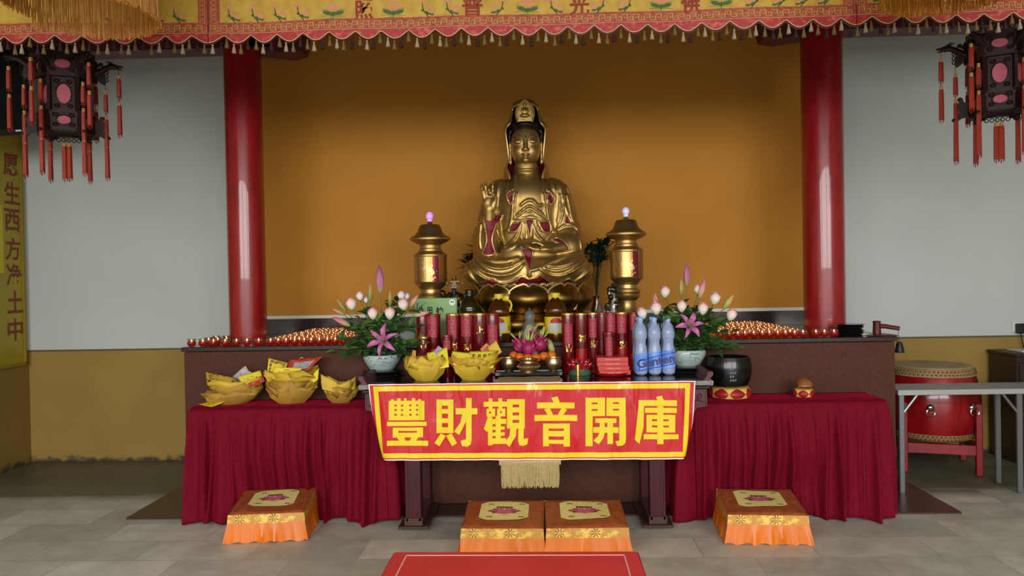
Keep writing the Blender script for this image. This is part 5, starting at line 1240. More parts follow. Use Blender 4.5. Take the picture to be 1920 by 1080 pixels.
    for i in range(6): a = i * PI / 3 + .3; sm.tube([(0, 0, .01), (.014 * math.cos(a), .014 * math.sin(a), .06), (.026 * math.cos(a), .026 * math.sin(a), .088)], .0014, 5)
    sm.tube([(0, 0, .01), (.002, 0, .07), (.004, 0, .1)], .0022, 6); o = ob('stamens', sm, m_sta, t); o.rotation_euler = mt.to_euler()
    sm = MB()
    for i in range(6): a = i * PI / 3 + .3; sm.ball((.027 * math.cos(a), .027 * math.sin(a), .088), (.004, .004, .0022), 8, 5)
    o = ob('anthers', sm, m_anth, t); o.rotation_euler = mt.to_euler()
    q = top - lp; sm = MB(); stemline(sm, (0, 0, 0), q); ob('stem', sm, m_stem, t)
    # greenery
    for i in range(leaves):
        a = PI * (.0 + 1.0 * i / (leaves - 1)) + rnd.uniform(-.1, .1); L_ = (1.0, .62, .82)[i % 3] * rnd.uniform(.9, 1.0)
        e = V3((-spread[0] * math.cos(a) * L_, rnd.uniform(-.15, .08), spread[1] * math.sin(a) * L_ * rnd.uniform(.6, 1.05) - .01))
        t = thing('leafy_sprig', 'green leafy sprig filling out the flower arrangement %s' % side, 'foliage', top, 0, 'leafy sprigs %s' % side)
        sm = MB(); mid = V3((e.x * .45, e.y * .5 - .02, e.z * .6 + .03)); crv = bez([(0, 0, 0), mid, e], 10); sm.tube(crv, .0024, 5); ob('stem', sm, m_stem, t)
        lm = MB(); nl = 14
        for j in range(nl):
            f = .2 + .8 * j / (nl - 1); p = crv[min(len(crv) - 1, int(f * (len(crv) - 1)))]; aa = rnd.uniform(0, 6.28)
            dd = (e.normalized() * .6 + V3((math.cos(aa), math.sin(aa) * .7 - .25, rnd.uniform(-.3, .7)))); leaf(lm, p, dd, (0, -.5, 1), rnd.uniform(.06, .085), rnd.uniform(.034, .046), rnd.uniform(.1, .5), m=0)
        ob('leaves', lm, m_leaf if i % 4 else m_leaf2, t)
L_items = [
    ('bv', 713, 548, .0, 1, .175, .0, 'tall violet lily bud at the very top of the flowers on the paper bowl side'),
    ('bg', 694, 566, .06, 1, .12, -.01, 'greenish lily bud just below the tall violet bud, on its column side'),
    ('bg', 731, 574, .05, 1, .10, -.02, 'greenish lily bud below the tall violet bud, on its statue side'),
    ('bp', 768, 576, .75, 1, .10, -.02, 'pink lily bud slanting up towards the green fruit box'),
    ('bp', 776, 592, 1, .22, .105, -.06, 'pink lily bud lying almost level beside the red candle jars'),
    ('bg', 649, 584, -.7, 1, .10, -.02, 'pale green lily bud slanting outward above the candle rows, upper of two'),
    ('bp', 645, 590, -1, .55, .085, -.03, 'thin pinkish lily bud slanting outward above the candle rows, lower of two'),
    ('bp', 656, 611, -1, .52, .125, -.08, 'fat pink lily bud pointing low over the candle rows'),
    ('rw', 676, 563, -.1, 1, .95, -.01, 'white rose left of the tall violet bud, highest on that side'), ('rw', 686, 568, .1, 1, .7, .03, 'small white rose tucked behind the highest white rose'),
    ('rw', 753, 562, .0, 1, .95, .0, 'white rose high on the statue side of the left bouquet'), ('rw', 762, 562, .2, 1, .75, .03, 'small white rose tucked beside the high white rose near the lamp tower'),
    ('rp', 661, 580, -.15, 1, 1.25, -.06, 'cream rose with pink rim at the outer upper edge of the left bouquet'), ('rp', 756, 582, .05, 1, 1.3, -.06, 'cream rose with pink rim at the inner side of the left bouquet'),
    ('rp', 700, 598, -.05, 1, 1.2, -.12, 'cream pink rose above the open lily, column side'), ('rp', 731, 598, .05, 1, 1.25, -.12, 'cream pink rose above the open lily, statue side')]
arrangement('beside the yellow paper bowls', 717, 664, 706, 70, L_items, (722, 640, (-.15, -1, .25), .105, .4), (.32, .40), 3, 26)
R_items = [
    ('bv', 1287, 535, .0, 1, .14, .0, 'tall violet lily bud at the very top of the flowers on the singing bowl side'),
    ('bg', 1277, 555, .0, 1, .105, -.01, 'green lily bud just below the tall violet bud'),
    ('bp', 1312, 558, .28, 1, .12, -.02, 'pink tipped lily bud on the candle row side of the tall bud'),
    ('bp', 1235, 582, -.4, 1, .10, -.03, 'pale pink lily bud above the rose near the water bottles'),
    ('bp', 1231, 575, -.1, 1, .09, .04, 'purplish lily bud behind the pale pink bud near the water bottles'),
    ('bg', 1356, 580, .7, 1, .115, -.04, 'yellow green lily bud slanting out over the candle rows'),
    ('rp', 1246, 557, .1, 1, 1.15, -.02, 'pinkish white rose on the water bottle side, highest there'), ('rp', 1309, 551, -.1, 1, 1.0, .02, 'pink rose half hidden behind a lily bud right of the tall bud'),
    ('rp', 1338, 570, .2, 1, 1.25, -.05, 'pale rose on the upper outer side towards the candle rows'), ('rp', 1368, 600, .3, 1, 1.2, -.06, 'white pink rose farthest out over the candle rows'),
    ('rp', 1231, 589, -.1, 1, 1.3, -.08, 'pink rimmed rose above the blue water bottles'), ('rw', 1207, 597, -.3, 1, 1.2, -.03, 'rose leaning out over the water bottles and candle jars'),
    ('rp', 1278, 584, .0, 1, 1.15, -.12, 'cream pink rose above the open lily, water bottle side'), ('rp', 1317, 589, .05, 1, 1.2, -.12, 'cream pink rose above the open lily, candle row side')]
arrangement('beside the black singing bowl', 1288, 655, 699, 71, R_items, (1290, 614, (.05, -1, .35), .085, .1), (.32, .39), 8, 26)

# ---- black singing bowl on its cushion, wooden fish
m_bowl = M('black bronze bowl', '#0f0f10', .26, .3, coat=.3); m_cushR = M('red cushion silk', '#a3151d', .5, col2='#8c1018', scale=10, sheen=.3); m_cushY = M('yellow cushion silk', '#d6b354', .5, sheen=.2)
def petal_cushion(label, cx, py0, py1, w_, Y, n=8):
    zt_, zb_ = at(cx, py0, Y).z, ZS + .003; k = Y / F_PX; r = w_ / 2 * k; c = at(cx, py1, Y); H = zt_ - zb_
    t = thing('bowl_cushion', label, 'cushion', (c.x, Y, zb_))
    pr = [(r * .7, 0), (r * .92, H * .12), (r, H * .4), (r * .98, H * .6), (r * .84, H * .9), (r * .6, H), (0, H)]
    ob('padding', MB().lathe(pr, 48), m_cushY, t)
    def sf(a, z): rr = np.interp(z, [q[1] for q in pr[:-1]], [q[0] for q in pr[:-1]]) ; return rr
    mb = MB()
    for i in range(n):
        a0 = 2 * PI * (i + .15) / n
        def fn(u, v):
            s_ = u * 2 - 1; hh = (1 - s_ * s_) * .5; zz = H * (.48 + (v - .5) * 2 * hh * .86); a = a0 + s_ * PI / n; rr = sf(a, max(0, zz)) + .0035 * (1 - s_ * s_) ; return (rr * math.cos(a), rr * math.sin(a), max(.002, zz))
        mb.grid(fn, 12, 8)
    ob('red_panel', mb, m_cushR, t); return t, zb_ + H
t, zc_ = petal_cushion('round yellow cushion with red petal panels under the black singing bowl', 1369, 723, 747, 80, 4.83)
Y = 4.83; k = Y / F_PX; zr = at(1366, 668, Y).z
sb = thing('singing_bowl', 'large black bronze singing bowl resting on a red and yellow cushion', 'bowl', (at(1366, 700, Y).x, Y, zc_ - .004)); H = zr - zc_ + .004; r = 42 * k
ob('bowl', MB().lathe([(r * .55, 0), (r * .8, H * .06), (r * .92, H * .22), (r, H * .5), (r * .99, H * .74), (r * .92, H * .94), (r * .9, H), (r * .82, H), (r * .84, H * .92), (r * .9, H * .7), (r * .85, H * .3), (0, H * .15)], 56), m_bowl, sb)
mb = MB(); rnd = random.Random(4)
for i in range(4):
    for j in range(2 + (i % 2)):
        a = -PI / 2 - .1 + (j - .5) * .1; z = H * (.66 - .12 * i); mb.add([(r * 1.0 * math.cos(q), r * 1.0 * math.sin(q), zz_) for q, zz_ in ((a - .04, z - .008), (a + .04, z - .006), (a + .03, z + .008), (a - .03, z + .006))], [(0, 1, 2, 3)])
ob('engraved_marks', mb, M('grey engraved bronze', '#55565a', .35, .5), sb)
t, zc2 = petal_cushion('small white and red cushion under the wooden fish', 1507, 728, 741, 39, 4.82, 6)
Y = 4.82; k = Y / F_PX; zt_ = at(1508, 708, Y).z; c = at(1508, 730, Y)
m_fish = M('warm carved wood', '#8f5a2c', .3, col2='#7c4a22', scale=14, stretch=(1, 1, 3), coat=.3); m_dw = M('dark wood mallet', '#2b1c18', .4)
wf = thing('wooden_fish', 'small round carved wooden fish drum on a little cushion', 'wooden fish', (c.x, Y, zc2 - .006)); H = zt_ - zc2 + .006; r = 14.5 * k
ffs = U([E((0, 0, H * .48), (r, r * .9, H * .5)), E((0, -r * .45, H * .3), (r * .95, r * .6, H * .28))], .01)
ob('body', sdf_mb(lambda x, y, z: np.maximum(ffs(x, y, z), -np.maximum(np.abs(z - H * .22) - .0035, y + r * .35)), (-r * 1.2, -r * 1.3, -.01), (r * 1.2, r * 1.1, H * 1.1), .0032), m_fish, wf, angle=60)
ob('carved_eye', MB().ball((-r * .6, -r * .72, H * .55), (.006, .005, .006)).ball((r * .6, -r * .72, H * .55), (.006, .005, .006)), m_fish, wf)
a_, b_ = at(1480, 720, 4.93), at(1543, 719, 4.93)
ml = thing('wooden_mallet', 'thin dark mallet lying behind the wooden fish', 'mallet', (a_.x, 4.93, ZS + .0035)); zz = max(.012, .012)
ob('mallet_head', MB().ball((.008, 0, zz), (.016, .011, .011), 14, 10), m_dw, ml); ob('handle', MB().tube([(.02, 0, zz), (b_.x - a_.x, 0, .006)], [.0045, .0035], 8), m_dw, ml)

# ---- bowls folded from yellow offering paper
m_pap = [M('yellow offering paper', '#cdab30', .6, col2='#b8962a', scale=9, bump=.15, bscale=30, bdist=.003), M('ochre offering paper', '#ad842e', .65, col2='#9a742a', scale=9, bump=.15, bscale=30, bdist=.003), M('orange brown lined paper', '#c68a45', .65, col2='#b9783a', scale=9)]
m_prR = M('red paper print', '#a82a22', .6, col2='#b94a35', scale=30); m_prG = M('grey paper print', '#b6aeb0', .6, col2='#8f8a96', scale=40); m_prB = M('brown paper print', '#6d3f22', .6, col2='#c9a752', scale=70, lo=.45, hi=.55); m_brt = M('bright yellow paper', '#e3cf36', .55); m_prD = M('dark paper print', '#33291c', .6); m_vio = M('violet paper print', '#7f6a9a', .6)
def paper_bowl(parent, name, cx, cy, z0, R, H, seed, m, ncorn=5, rx=1.0, tilt=0, lip=.35, squash=.8):
    """folded out of stiff paper: flat facets, sharp creases, pointed corners, loose flaps outside"""
    rnd = random.Random(seed); n = ncorn * 3; ph = rnd.uniform(0, 6.28)
    cz = [rnd.uniform(.3, 1.0) for _ in range(ncorn)]
    rings = []
    for v, rr in ((0, .50), (.34, .80), (.72, .97), (1, 1.0)):
        row = []
        for i in range(n):
            a = ph + 2 * PI * (i + rnd.uniform(-.22, .22)) / n; c_ = i % 3 == 0; k = rr * rnd.uniform(.93, 1.07) * (1 + (.10 * v if c_ else -.05 * v))
            z = H * v * (1 + (lip * cz[i // 3] * v if c_ else rnd.uniform(-.12, .06)))
            x, y = R * k * math.cos(a), R * k * math.sin(a)
            row.append((cx + x * rx, cy + y * squash, z0 + max(0, z + (tilt * x * v)) if v else z0))
        rings.append(row)
    mb = MB(); vs = [p for r in rings for p in r]; fs = [tuple(range(n - 1, -1, -1))]
    for j in range(3):
        for i in range(n):
            p, q, r_, s_ = j * n + i, j * n + (i + 1) % n, (j + 1) * n + (i + 1) % n, (j + 1) * n + i
            fs += [(p, q, r_), (p, r_, s_)] if rnd.random() < .5 else [(p, q, s_), (q, r_, s_)]
    mb.add(vs, fs)
    o = ob(name, mb, m, parent, angle=26, solid=.0025, soff=1)
    fl = MB()
    for i in range(n):
        if rnd.random() < .62: continue
        def out(p, d=.004): v = V3((p[0] - cx, (p[1] - cy) / squash, 0)); return V3(p) + V3((v.x, v.y * squash, 0)).normalized() * d
        i1, i2 = (i + 1) % n, (i + 2) % n; up = V3((0, 0, H * rnd.uniform(.02, .14)))
        A, B = out(rings[3][i]) + up * .6, out(rings[3][i2]) + up * rnd.uniform(-.6, 1); C_ = out(rings[1][i1], .006).lerp(out(rings[2][i2], .006), rnd.random()); D = out(rings[2][i], .006); Mx = out(rings[2][i1], .008)
        fl.add([A, B, C_, D, Mx], [(3, 4, 0), (4, 1, 0), (4, 2, 1), (3, 2, 4)])
    ob('paper_flaps', fl, m, o, angle=12, solid=.0012, soff=0)
    return o
def sheet(parent, name, pts, m, bend=.01, n=8, print_=None):
    """a paper sheet through four corners, gently bent"""
    p = [V3(q) for q in pts]; nr = (p[1] - p[0]).cross(p[3] - p[0]).normalized()
    def fn(u, v): q = p[0].lerp(p[1], u).lerp(p[3].lerp(p[2], u), v); return q + nr * bend * math.sin(PI * u) * math.sin(.5 * PI * v + .4)
    o = ob(name, MB().grid(fn, n, n), m, parent, solid=.001)
    if print_:
        m2, kind = print_; mb = MB(); sg = -1 if nr.y > 0 else 1
        def on_(u, v): q = V3(fn(u, v)); return q + nr * sg * .0016
        def patch(u0, v0, u1, v1): mb.grid(lambda u, v: on_(u0 + (u1 - u0) * u, v0 + (v1 - v0) * v), 4, 4)
        if kind == 'frame': [patch(*q) for q in ((.08, .08, .92, .24), (.08, .76, .92, .92), (.08, .24, .2, .76), (.8, .24, .92, .76))]
        elif kind == 'rows': [patch(.14, .12 + .2 * i, .86, .24 + .2 * i) for i in range(4)]
        elif kind == 'marks':
            rr = random.Random(int(abs(p[0].x) * 1e4))
            for i in range(14): u, v = rr.uniform(.15, .75), rr.uniform(.2, .75); patch(u, v, u + rr.uniform(.03, .16), v + rr.uniform(.02, .06))
        elif kind.startswith('text:'):
            W_ = (p[1] - p[0]).length; H_ = (p[3] - p[0]).length
            for i, ch in enumerate(kind[5:]): put_text(mb, ch, .026, lambda x, y, i=i: on_(.2 + .2 * i + x / W_, .26 - y / H_), fatten=.0006)
            for i in range(9): patch(.25 + .05 * i, .55 + .06 * (i % 3), .32 + .05 * i, .62 + .06 * (i % 3))
        elif kind == 'block': patch(.2, .25, .85, .8)
        ob('paper_print', mb, m2, o)
    return o
def bowl_things(label, px, pyb, z, Y, spec, sheets, rot=0):
    """each folded bowl of the stack is a thing; the printed sheets tucked in stay with the bowl they sit in"""
    for i, (nm, dx, dz, wpx, hpx, seed, mi, kw) in enumerate(spec):
        k = Y / F_PX; p = at(px + dx, pyb, Y)
        t = thing('paper_bowl', nm, 'paper bowl', (p.x, Y, z + dz + .002), 0, label)
        sq = kw.pop('squash', .8)
        paper_bowl(t, 'folded_bowl', 0, 0, 0, wpx / 2 * k, hpx * k, seed, m_pap[mi], squash=sq, **kw)
        if i == len(spec) - 1:
            for s_ in sheets:
                (nm2, pts, dy, m2, bend, pr_) = s_
                q = [at(x_, y_, Y + d_) - t.location for (x_, y_), d_ in zip(pts, dy)]
                sheet(t, nm2, q, m2, bend, print_=pr_)
Yb = 4.64
bowl_things('paper bowls on the offering table', 800, 711, ZT, Yb, [
    ('lower yellow folded paper bowl of the stack beside the flower vase', 0, .0, 78, 38, 11, 0, dict(ncorn=5, lip=.3, squash=.62)),
    ('upper yellow folded paper bowl filled with papers beside the flower vase', 2, .045, 82, 23, 15, 0, dict(ncorn=4, lip=.5, squash=.6))],
    [('joss_paper', [(773, 668), (822, 662), (834, 690), (776, 690)], (.06, .06, -.02, -.02), m_pap[1], .01, None), ('joss_paper', [(800, 662), (838, 650), (842, 688), (806, 690)], (.02, .02, -.06, -.06), m_brt, .012, (m_prD, 'marks')), ('rolled_paper', [(806, 668), (822, 648), (829, 653), (814, 672)], (.02, .02, .0, .0), m_prG, .004, None), ('joss_paper', [(770, 676), (774, 656), (780, 658), (778, 690)], (-.05, -.05, -.06, -.06), m_pap[2], .002, None)])
bowl_things('paper bowls on the offering table', 889, 711, ZT, Yb, [
    ('lower yellow folded paper bowl of the stack beside the incense cups', 0, .0, 84, 40, 21, 0, dict(ncorn=5, lip=.35, squash=.62)),
    ('orange brown lining bowl in the middle of the stack beside the incense cups', 0, .04, 84, 28, 29, 2, dict(ncorn=5, lip=.2, squash=.6)),
    ('upper yellow paper bowl with printed sheets beside the incense cups', 3, .06, 90, 18, 24, 0, dict(ncorn=4, lip=.5, squash=.58))],
    [('joss_paper', [(880, 659), (929, 657), (925, 690), (877, 690)], (.03, .03, -.05, -.05), m_brt, .008, (m_prD, 'text:觀音借庫')), ('joss_paper', [(900, 655), (912, 643), (926, 656), (914, 670)], (.07, .08, .08, .07), m_pap[2], .004, (m_prR, 'block')), ('joss_paper', [(914, 652), (930, 638), (941, 660), (926, 672)], (.06, .07, .05, .04), m_pap[0], .004, None), ('joss_paper', [(848, 658), (884, 662), (880, 688), (850, 684)], (.02, .02, -.05, -.05), m_brt, .008, None)])
# characters on the sheet
Ys = 4.84
bowl_things('paper bowls on the side table', 435, 757, ZS, Ys, [
    ('lowest flattened paper bowl of the stack nearest the wall', -3, .0, 108, 22, 31, 1, dict(ncorn=5, lip=.35, tilt=.06, squash=.45)),
    ('middle ochre paper bowl of the stack nearest the wall', 8, .03, 92, 24, 33, 1, dict(ncorn=4, lip=.5, tilt=-.04, squash=.55)),
    ('top yellow paper bowl heaped with printed papers in the stack nearest the wall', 5, .075, 104, 22, 37, 0, dict(ncorn=4, lip=.55, tilt=-.02, squash=.5))],
    [('joss_paper', [(386, 697), (440, 708), (450, 722), (387, 710)], (.0, .0, -.06, -.06), m_pap[0], .008, (m_prB, 'frame')), ('joss_paper', [(436, 706), (456, 688), (474, 700), (450, 716)], (.04, .05, .04, .02), m_prG, .006, (m_prR, 'marks')), ('joss_paper', [(446, 706), (488, 694), (494, 712), (456, 722)], (-.02, .02, -.04, -.06), m_brt, .008, (m_prB, 'marks')), ('joss_paper', [(462, 716), (492, 704), (497, 714), (470, 726)], (-.05, -.02, -.05, -.08), m_prR, .006, (m_prG, 'marks')), ('joss_paper', [(372, 758), (400, 750), (425, 750), (396, 763)], (-.05, .0, -.05, -.12), m_brt, .006, (m_prD, 'marks')), ('joss_paper', [(452, 694), (460, 686), (468, 698), (458, 704)], (.06, .06, .05, .05), m_brt, .002, None)])
bowl_things('paper bowls on the side table', 546, 755, ZS, Ys, [
    ('lowest yellow paper bowl of the tall middle stack', 0, .0, 92, 36, 41, 1, dict(ncorn=5, lip=.3, squash=.6)),
    ('second paper bowl of the tall middle stack, with a reddish fold', 2, .055, 98, 26, 45, 1, dict(ncorn=5, lip=.3, squash=.58)),
    ('top yellow paper bowl of the tall middle stack holding red and printed sheets', 0, .10, 104, 28, 47, 0, dict(ncorn=4, lip=.5, squash=.55))],
    [('joss_paper', [(504, 671), (540, 680), (530, 704), (500, 703)], (.02, .03, -.06, -.06), m_brt, .008, (m_prB, 'frame')), ('joss_paper', [(543, 674), (606, 667), (578, 694), (534, 700)], (.06, .04, -.03, -.02), m_prR, .012, (m_prG, 'block')), ('joss_paper', [(514, 688), (566, 690), (556, 708), (510, 708)], (-.05, -.05, -.085, -.085), m_brt, .006, (m_prD, 'marks')), ('joss_paper', [(560, 672), (566, 669), (576, 676), (570, 684)], (.07, .07, .06, .06), m_pap[1], .002, None), ('joss_paper', [(576, 712), (598, 690), (596, 712), (578, 722)], (-.03, .0, -.03, -.06), m_brt, .004, (m_prR, 'marks'))])
bowl_things('paper bowls on the side table', 636, 758, ZS, Ys, [
    ('lower ochre paper bowl next to the end of the offering table', 4, .0, 62, 26, 51, 1, dict(ncorn=4, lip=.3, squash=.7)),
    ('upper yellow paper bowl with one tall pointed corner next to the offering table end', 0, .04, 66, 26, 53, 0, dict(ncorn=4, lip=.4, squash=.65))],
    [('joss_paper', [(601, 701), (630, 716), (645, 738), (604, 730)], (-.06, -.06, -.09, -.09), m_pap[0], .012, None), ('joss_paper', [(640, 724), (664, 714), (667, 735), (646, 740)], (-.03, .0, -.03, -.07), m_pap[0], .008, None)])
# ================================================================ VOTIVE CANDLES
m_cup = M('red votive glass', '#740d13', .08, trans=.45, ior=1.4); m_cupc = M('clear votive glass', '#f2e4d4', .04, trans=.95, ior=1.4); m_wax = M('candle wax', '#e8c9a0', .5, emit=.5, ecol='#ff9440'); m_flame = M('candle flame', '#ffd79a', .5, emit=14, ecol='#ffc884'); m_wick = M('wick', '#1a1410', .8)
cup = MB().lathe([(.014, 0), (.020, .002), (.027, .010), (.0295, .020), (.029, .028), (.0265, .033)], 16).mesh('cup', [m_cup], 60)
rimm = MB().lathe([(.0265, .033), (.0245, .037), (.0262, .046), (.0275, .049), (.0262, .049), (.0245, .046), (.0230, .037)], 16).mesh('rim', [m_cupc], 60)
wax = MB().lathe([(.018, .006), (.023, .014), (.024, .024), (0, .025)], 14).mesh('wax', [m_wax], 60)
flm = MB().lathe([(.0006, .026), (.0024, .030), (.0032, .034), (.0024, .040), (.0009, .045), (0, .048)], 10).mesh('flame', [m_flame], 60)
cup2 = cup.copy(); cup2.materials[0] = M('flame-lit votive glass', '#c9602e', .06, trans=.8, ior=1.4)  # amber tint of the back rows stands in for the flames' glow
def candle_proto(label, loc, group):
    t = thing('votive_candle', label, 'candle', loc, 0, group)
    c = ob('cup', cup, [], t); ob('rim', rimm, [], c); ob('wax', wax, [], t); ob('flame', flm, [], t); return t
rnd = random.Random(21)
CZ = ZP + .001
def lay_candles(pts, label, group):
    p0 = None
    p1 = None
    for i, (x, y) in enumerate(pts):
        if p0 is None: p0 = candle_proto(label, (x, y, CZ), group)
        elif y > 5.12 and len(pts) > 50:
            if p1 is None:
                p1 = dup(p0, (x, y, CZ), 0)
                for c in p1.children:
                    if c.name.startswith('cup'): c.data = cup2
            else: dup(p1, (x, y, CZ), rnd.uniform(0, 6))
        else: dup(p0, (x, y, CZ), rnd.uniform(0, 6))
gL = 'votive candles in the close rows on the column side with the paper bowls'; gR = 'votive candles in the close rows on the singing bowl side'; gE = 'votive candles spaced along the platform end before the wall'
def px_x(px, Y): return at(px, 630, Y).x
ptsE = [(px_x(p, 5.06), 5.06) for p in (359, 380, 400, 422, 443, 463, 485)] + [(px_x(p, 5.2), 5.2) for p in (391, 408, 425)] + [(px_x(p, 5.36), 5.36) for p in (405, 424)]
lay_candles(ptsE, 'small red votive candle spaced along the platform end below the left wall and column', gE)
pts = []
x0, x1 = px_x(500, 5.06), px_x(668, 5.06)
for r in range(12):
    y = 5.06 + r * .093; n = 11; xa = x0 if r < 2 or r > 8 else max(x0, colx[0] + .17); xb = x1
    for i in range(n):
        x = xa + (xb - xa) * (i + .5) / n + rnd.uniform(-.008, .008)
        pts.append((x, y + rnd.uniform(-.012, .012)))
lay_candles(pts, 'small lit votive candle in the close rows behind the flowers beside the paper bowls', gL)
pts = []
x0, x1 = px_x(1345, 5.06), px_x(1512, 5.06)
for r in range(12):
    y = 5.06 + r * .093; n = 11; xb = x1 if r < 2 or r > 8 else min(x1, colx[1] - .17)
    for i in range(n):
        pts.append((x0 + (xb - x0) * (i + .5) / n + rnd.uniform(-.008, .008), y + rnd.uniform(-.012, .012)))
lay_candles(pts, 'small lit votive candle in the close rows behind the flowers beside the singing bowl', gR)
lay_candles([(px_x(p, 5.06), 5.06) for p in (1530, 1546, 1564)], 'small red votive candle at the foot of the right column next to the black stands', 'votive candles before the right column')
# ================================================================ END OF THE PLATFORM, DRUM CORNER
b = on(1593, 629, ZP)
for i, nm in enumerate(('lowest', 'second lowest', 'third from the bottom', 'topmost')):
    r = 25 * 5.1 / F_PX; t = thing('wooden_stand', 'round black wooden stand, %s of the pile beside the right column' % nm, 'stand', (at(1593, 625, 5.13).x + (.004 if i % 2 else -.004), 5.13, ZP + .0008 + i * .0195), 0, 'pile of black stands')
    ob('stand_top', MB().lathe([(r * .8, .010), (r * .97, .012), (r, .015), (r * .97, .0185), (0, .0185)], 36), m_lack, t); ob('stand_foot', MB().lathe([(r * .92, 0), (r * .95, .003), (r * .88, .007), (r * .8, .0105)], 36), m_lack, t)
p = on(1623, 629, ZP); t = thing('ivory_stick', 'short ivory coloured stick lying beside the pile of black stands', 'stick', (p.x, p.y + .02, ZP + .0005)); ob('stick', MB().bbox((0, 0, .006), (18 * .00355, .014, .011), .003), M('ivory plastic', '#d8cfa8', .5), t)
m_rw = M('red brown turned wood', '#5c1d22', .35, col2='#4a161b', scale=14, coat=.3)
Yb_ = 5.06; k = Yb_ / F_PX; bx = at(1654, 622, Yb_)
t = thing('bell_stand', 'red wooden bell arm standing on the right end of the platform', 'stand', (bx.x, Yb_, ZP + .0005)); X_ = lambda px: at(px, 612, Yb_).x - bx.x; Z_ = lambda py: at(1655, py, Yb_).z - ZP
ob('base', MB().lathe([(26 * k, 0), (27 * k, .004), (22 * k, .010), (8 * k, .016)], 28), m_rw, t)
ob('post', MB().lathe([(7 * k, .012), (7.5 * k, .02), (6.5 * k, Z_(606)), (7.5 * k, Z_(603)), (6 * k, Z_(601.5)), (0, Z_(601))], 20, X=Matrix.Translation((X_(1644), 0, 0))), m_rw, t)
ob('arm', MB().tube([(X_(1644), 0, Z_(611)), (X_(1660), 0, Z_(612)), (X_(1680), 0, Z_(615.5)), (X_(1685.5), 0, Z_(616.5))], [4.8 * k, 4.2 * k, 4.0 * k, 4.2 * k], 12), m_rw, t)
bl = at(1683, 650, Yb_ - .0)
bt_ = thing('hanging_bell', 'small dark bronze bell hanging off the right end of the platform', 'bell', (bl.x + .012, Yb_, at(1683, 661, Yb_).z)); hb = at(1683, 640, Yb_).z - at(1683, 661, Yb_).z
ob('bell', MB().lathe([(9 * k, 0), (8.6 * k, .004), (7 * k, hb * .4), (5.6 * k, hb * .75), (4 * k, hb * .95), (0, hb)], 24), M('dark bronze', '#26282b', .4, .6), bt_)
ob('loop', MB().tube([(0, 0, hb), (-.004, 0, hb + .03), (-.006, 0, Z_(617) + ZP - bt_.location.z)], .0016, 5), m_ink, bt_)
# folding table
m_ft = M('grey laminate', '#8f8d86', .35, col2='#85837c', scale=5); m_steel = M('grey steel tube', '#7d8084', .35, .7)
fl_ = at(1683, 727, 5.157); zft = .712
ft = thing('folding_table', 'grey folding table with steel legs standing in front of the red drum', 'table', (fl_.x, 5.157, 0))
ftw, ftd = 1.75, .30
ob('table_top', MB().bbox((ftw / 2, ftd / 2, zft - .02), (ftw, ftd, .03), .004), m_ft, ft)
ob('edge_band', MB().bbox((ftw / 2, -.003, zft - .022), (ftw, .008, .036), .002), M('pale edge band', '#a8aaa8', .3, .3), ft)
for xx in (.035, at(1917, 850, 5.157).x - fl_.x):
    for yy in (.03, ftd - .03): ob('leg', MB().bbox((xx, yy, (zft - .035) / 2), (.036, .024, zft - .037), .004), m_steel, ft)
sgn = 1
for xx, dx in ((.045, .1), (at(1917, 850, 5.157).x - fl_.x - .01, -.1)):
    ob('brace', MB().tube([(xx, .03, zft - .17), (xx + dx, .03, zft - .04)], .010, 8), m_steel, ft)
ob('apron_rail', MB().box((ftw / 2, ftd - .03, zft - .05), (ftw - .1, .02, .03)), m_steel, ft)
# drum
m_drumr = M('red drum lacquer', '#9b1318', .22, col2='#7d0d12', scale=8, coat=.5, stretch=(1, 1, .4)); m_hide = M('drum hide', '#a08a62', .6, col2='#937c54', scale=12); m_stud = M('brass stud', '#8c7340', .35, 1)
dY = 5.935; dc = 3.0; dk = dY / F_PX
dz = lambda py: at(1744, py, dY).z
dm = thing('temple_drum', 'large red barrel drum with hide heads and brass studs on a red stand', 'drum', (dc, dY, 0))
zt_, zb_ = dz(686), dz(815); r0, rm = 67 * dk, 80 * dk; Hd = zt_ - zb_
barrel = [(r0 + (rm - r0) * math.sin(PI * i / 16), zb_ + Hd * i / 16) for i in range(17)]
ob('barrel', MB().lathe(barrel, 64), m_drumr, dm)
rr = lambda z: np.interp(z, [q[1] for q in barrel], [q[0] for q in barrel])
for nm, za, zc2_ in (('upper_head', zt_, zt_ - .055), ('lower_head', zb_, zb_ + .05)):
    sg = 1 if nm[0] == 'u' else -1
    mb = MB().lathe([(rr(zc2_) + .004, zc2_), (rr(za) + .006, za - sg * .01), (r0 - .01, za + sg * .012), (0, za + sg * .016)] if sg > 0 else [(0, za - .004), (r0 - .01, za - .004), (rr(za) + .006, za + .01), (rr(zc2_) + .004, zc2_)], 64)
    h = ob(nm, mb, m_hide, dm)
    mb = MB()
    for row in range(2):
        z = za - sg * (.016 + .022 * row)
        for i in range(64): a = 2 * PI * (i + .5 * row) / 64; mb.ball(((rr(z) + .006) * math.cos(a), (rr(z) + .006) * math.sin(a), z), (.009, .009, .008), 8, 5)
    ob('studs', mb, m_stud, h)
for px in (1707, 1777):
    a = math.asin(max(-1, min(1, (px - 1744) * dk / rm))) ; z = dz(752); q = (rm * math.sin(a), -rm * math.cos(a))
    mb = MB(); mb.ball((q[0] * 1.0, q[1] * 1.0, z), (.028, .02, .028), 16, 10); o = ob('ring_boss', mb, M('chrome boss', '#b9b9b4', .2, 1) if px == 1707 else bpy.data.materials['chrome boss'], dm)
    ob('ring', MB().tube([(q[0] * 1.06 + .03 * math.sin(t_), q[1] * 1.06 - .006, z - .03 - .03 * math.cos(t_)) for t_ in np.linspace(0, 2 * PI, 20)], .005, 6), bpy.data.materials['chrome boss'], dm)
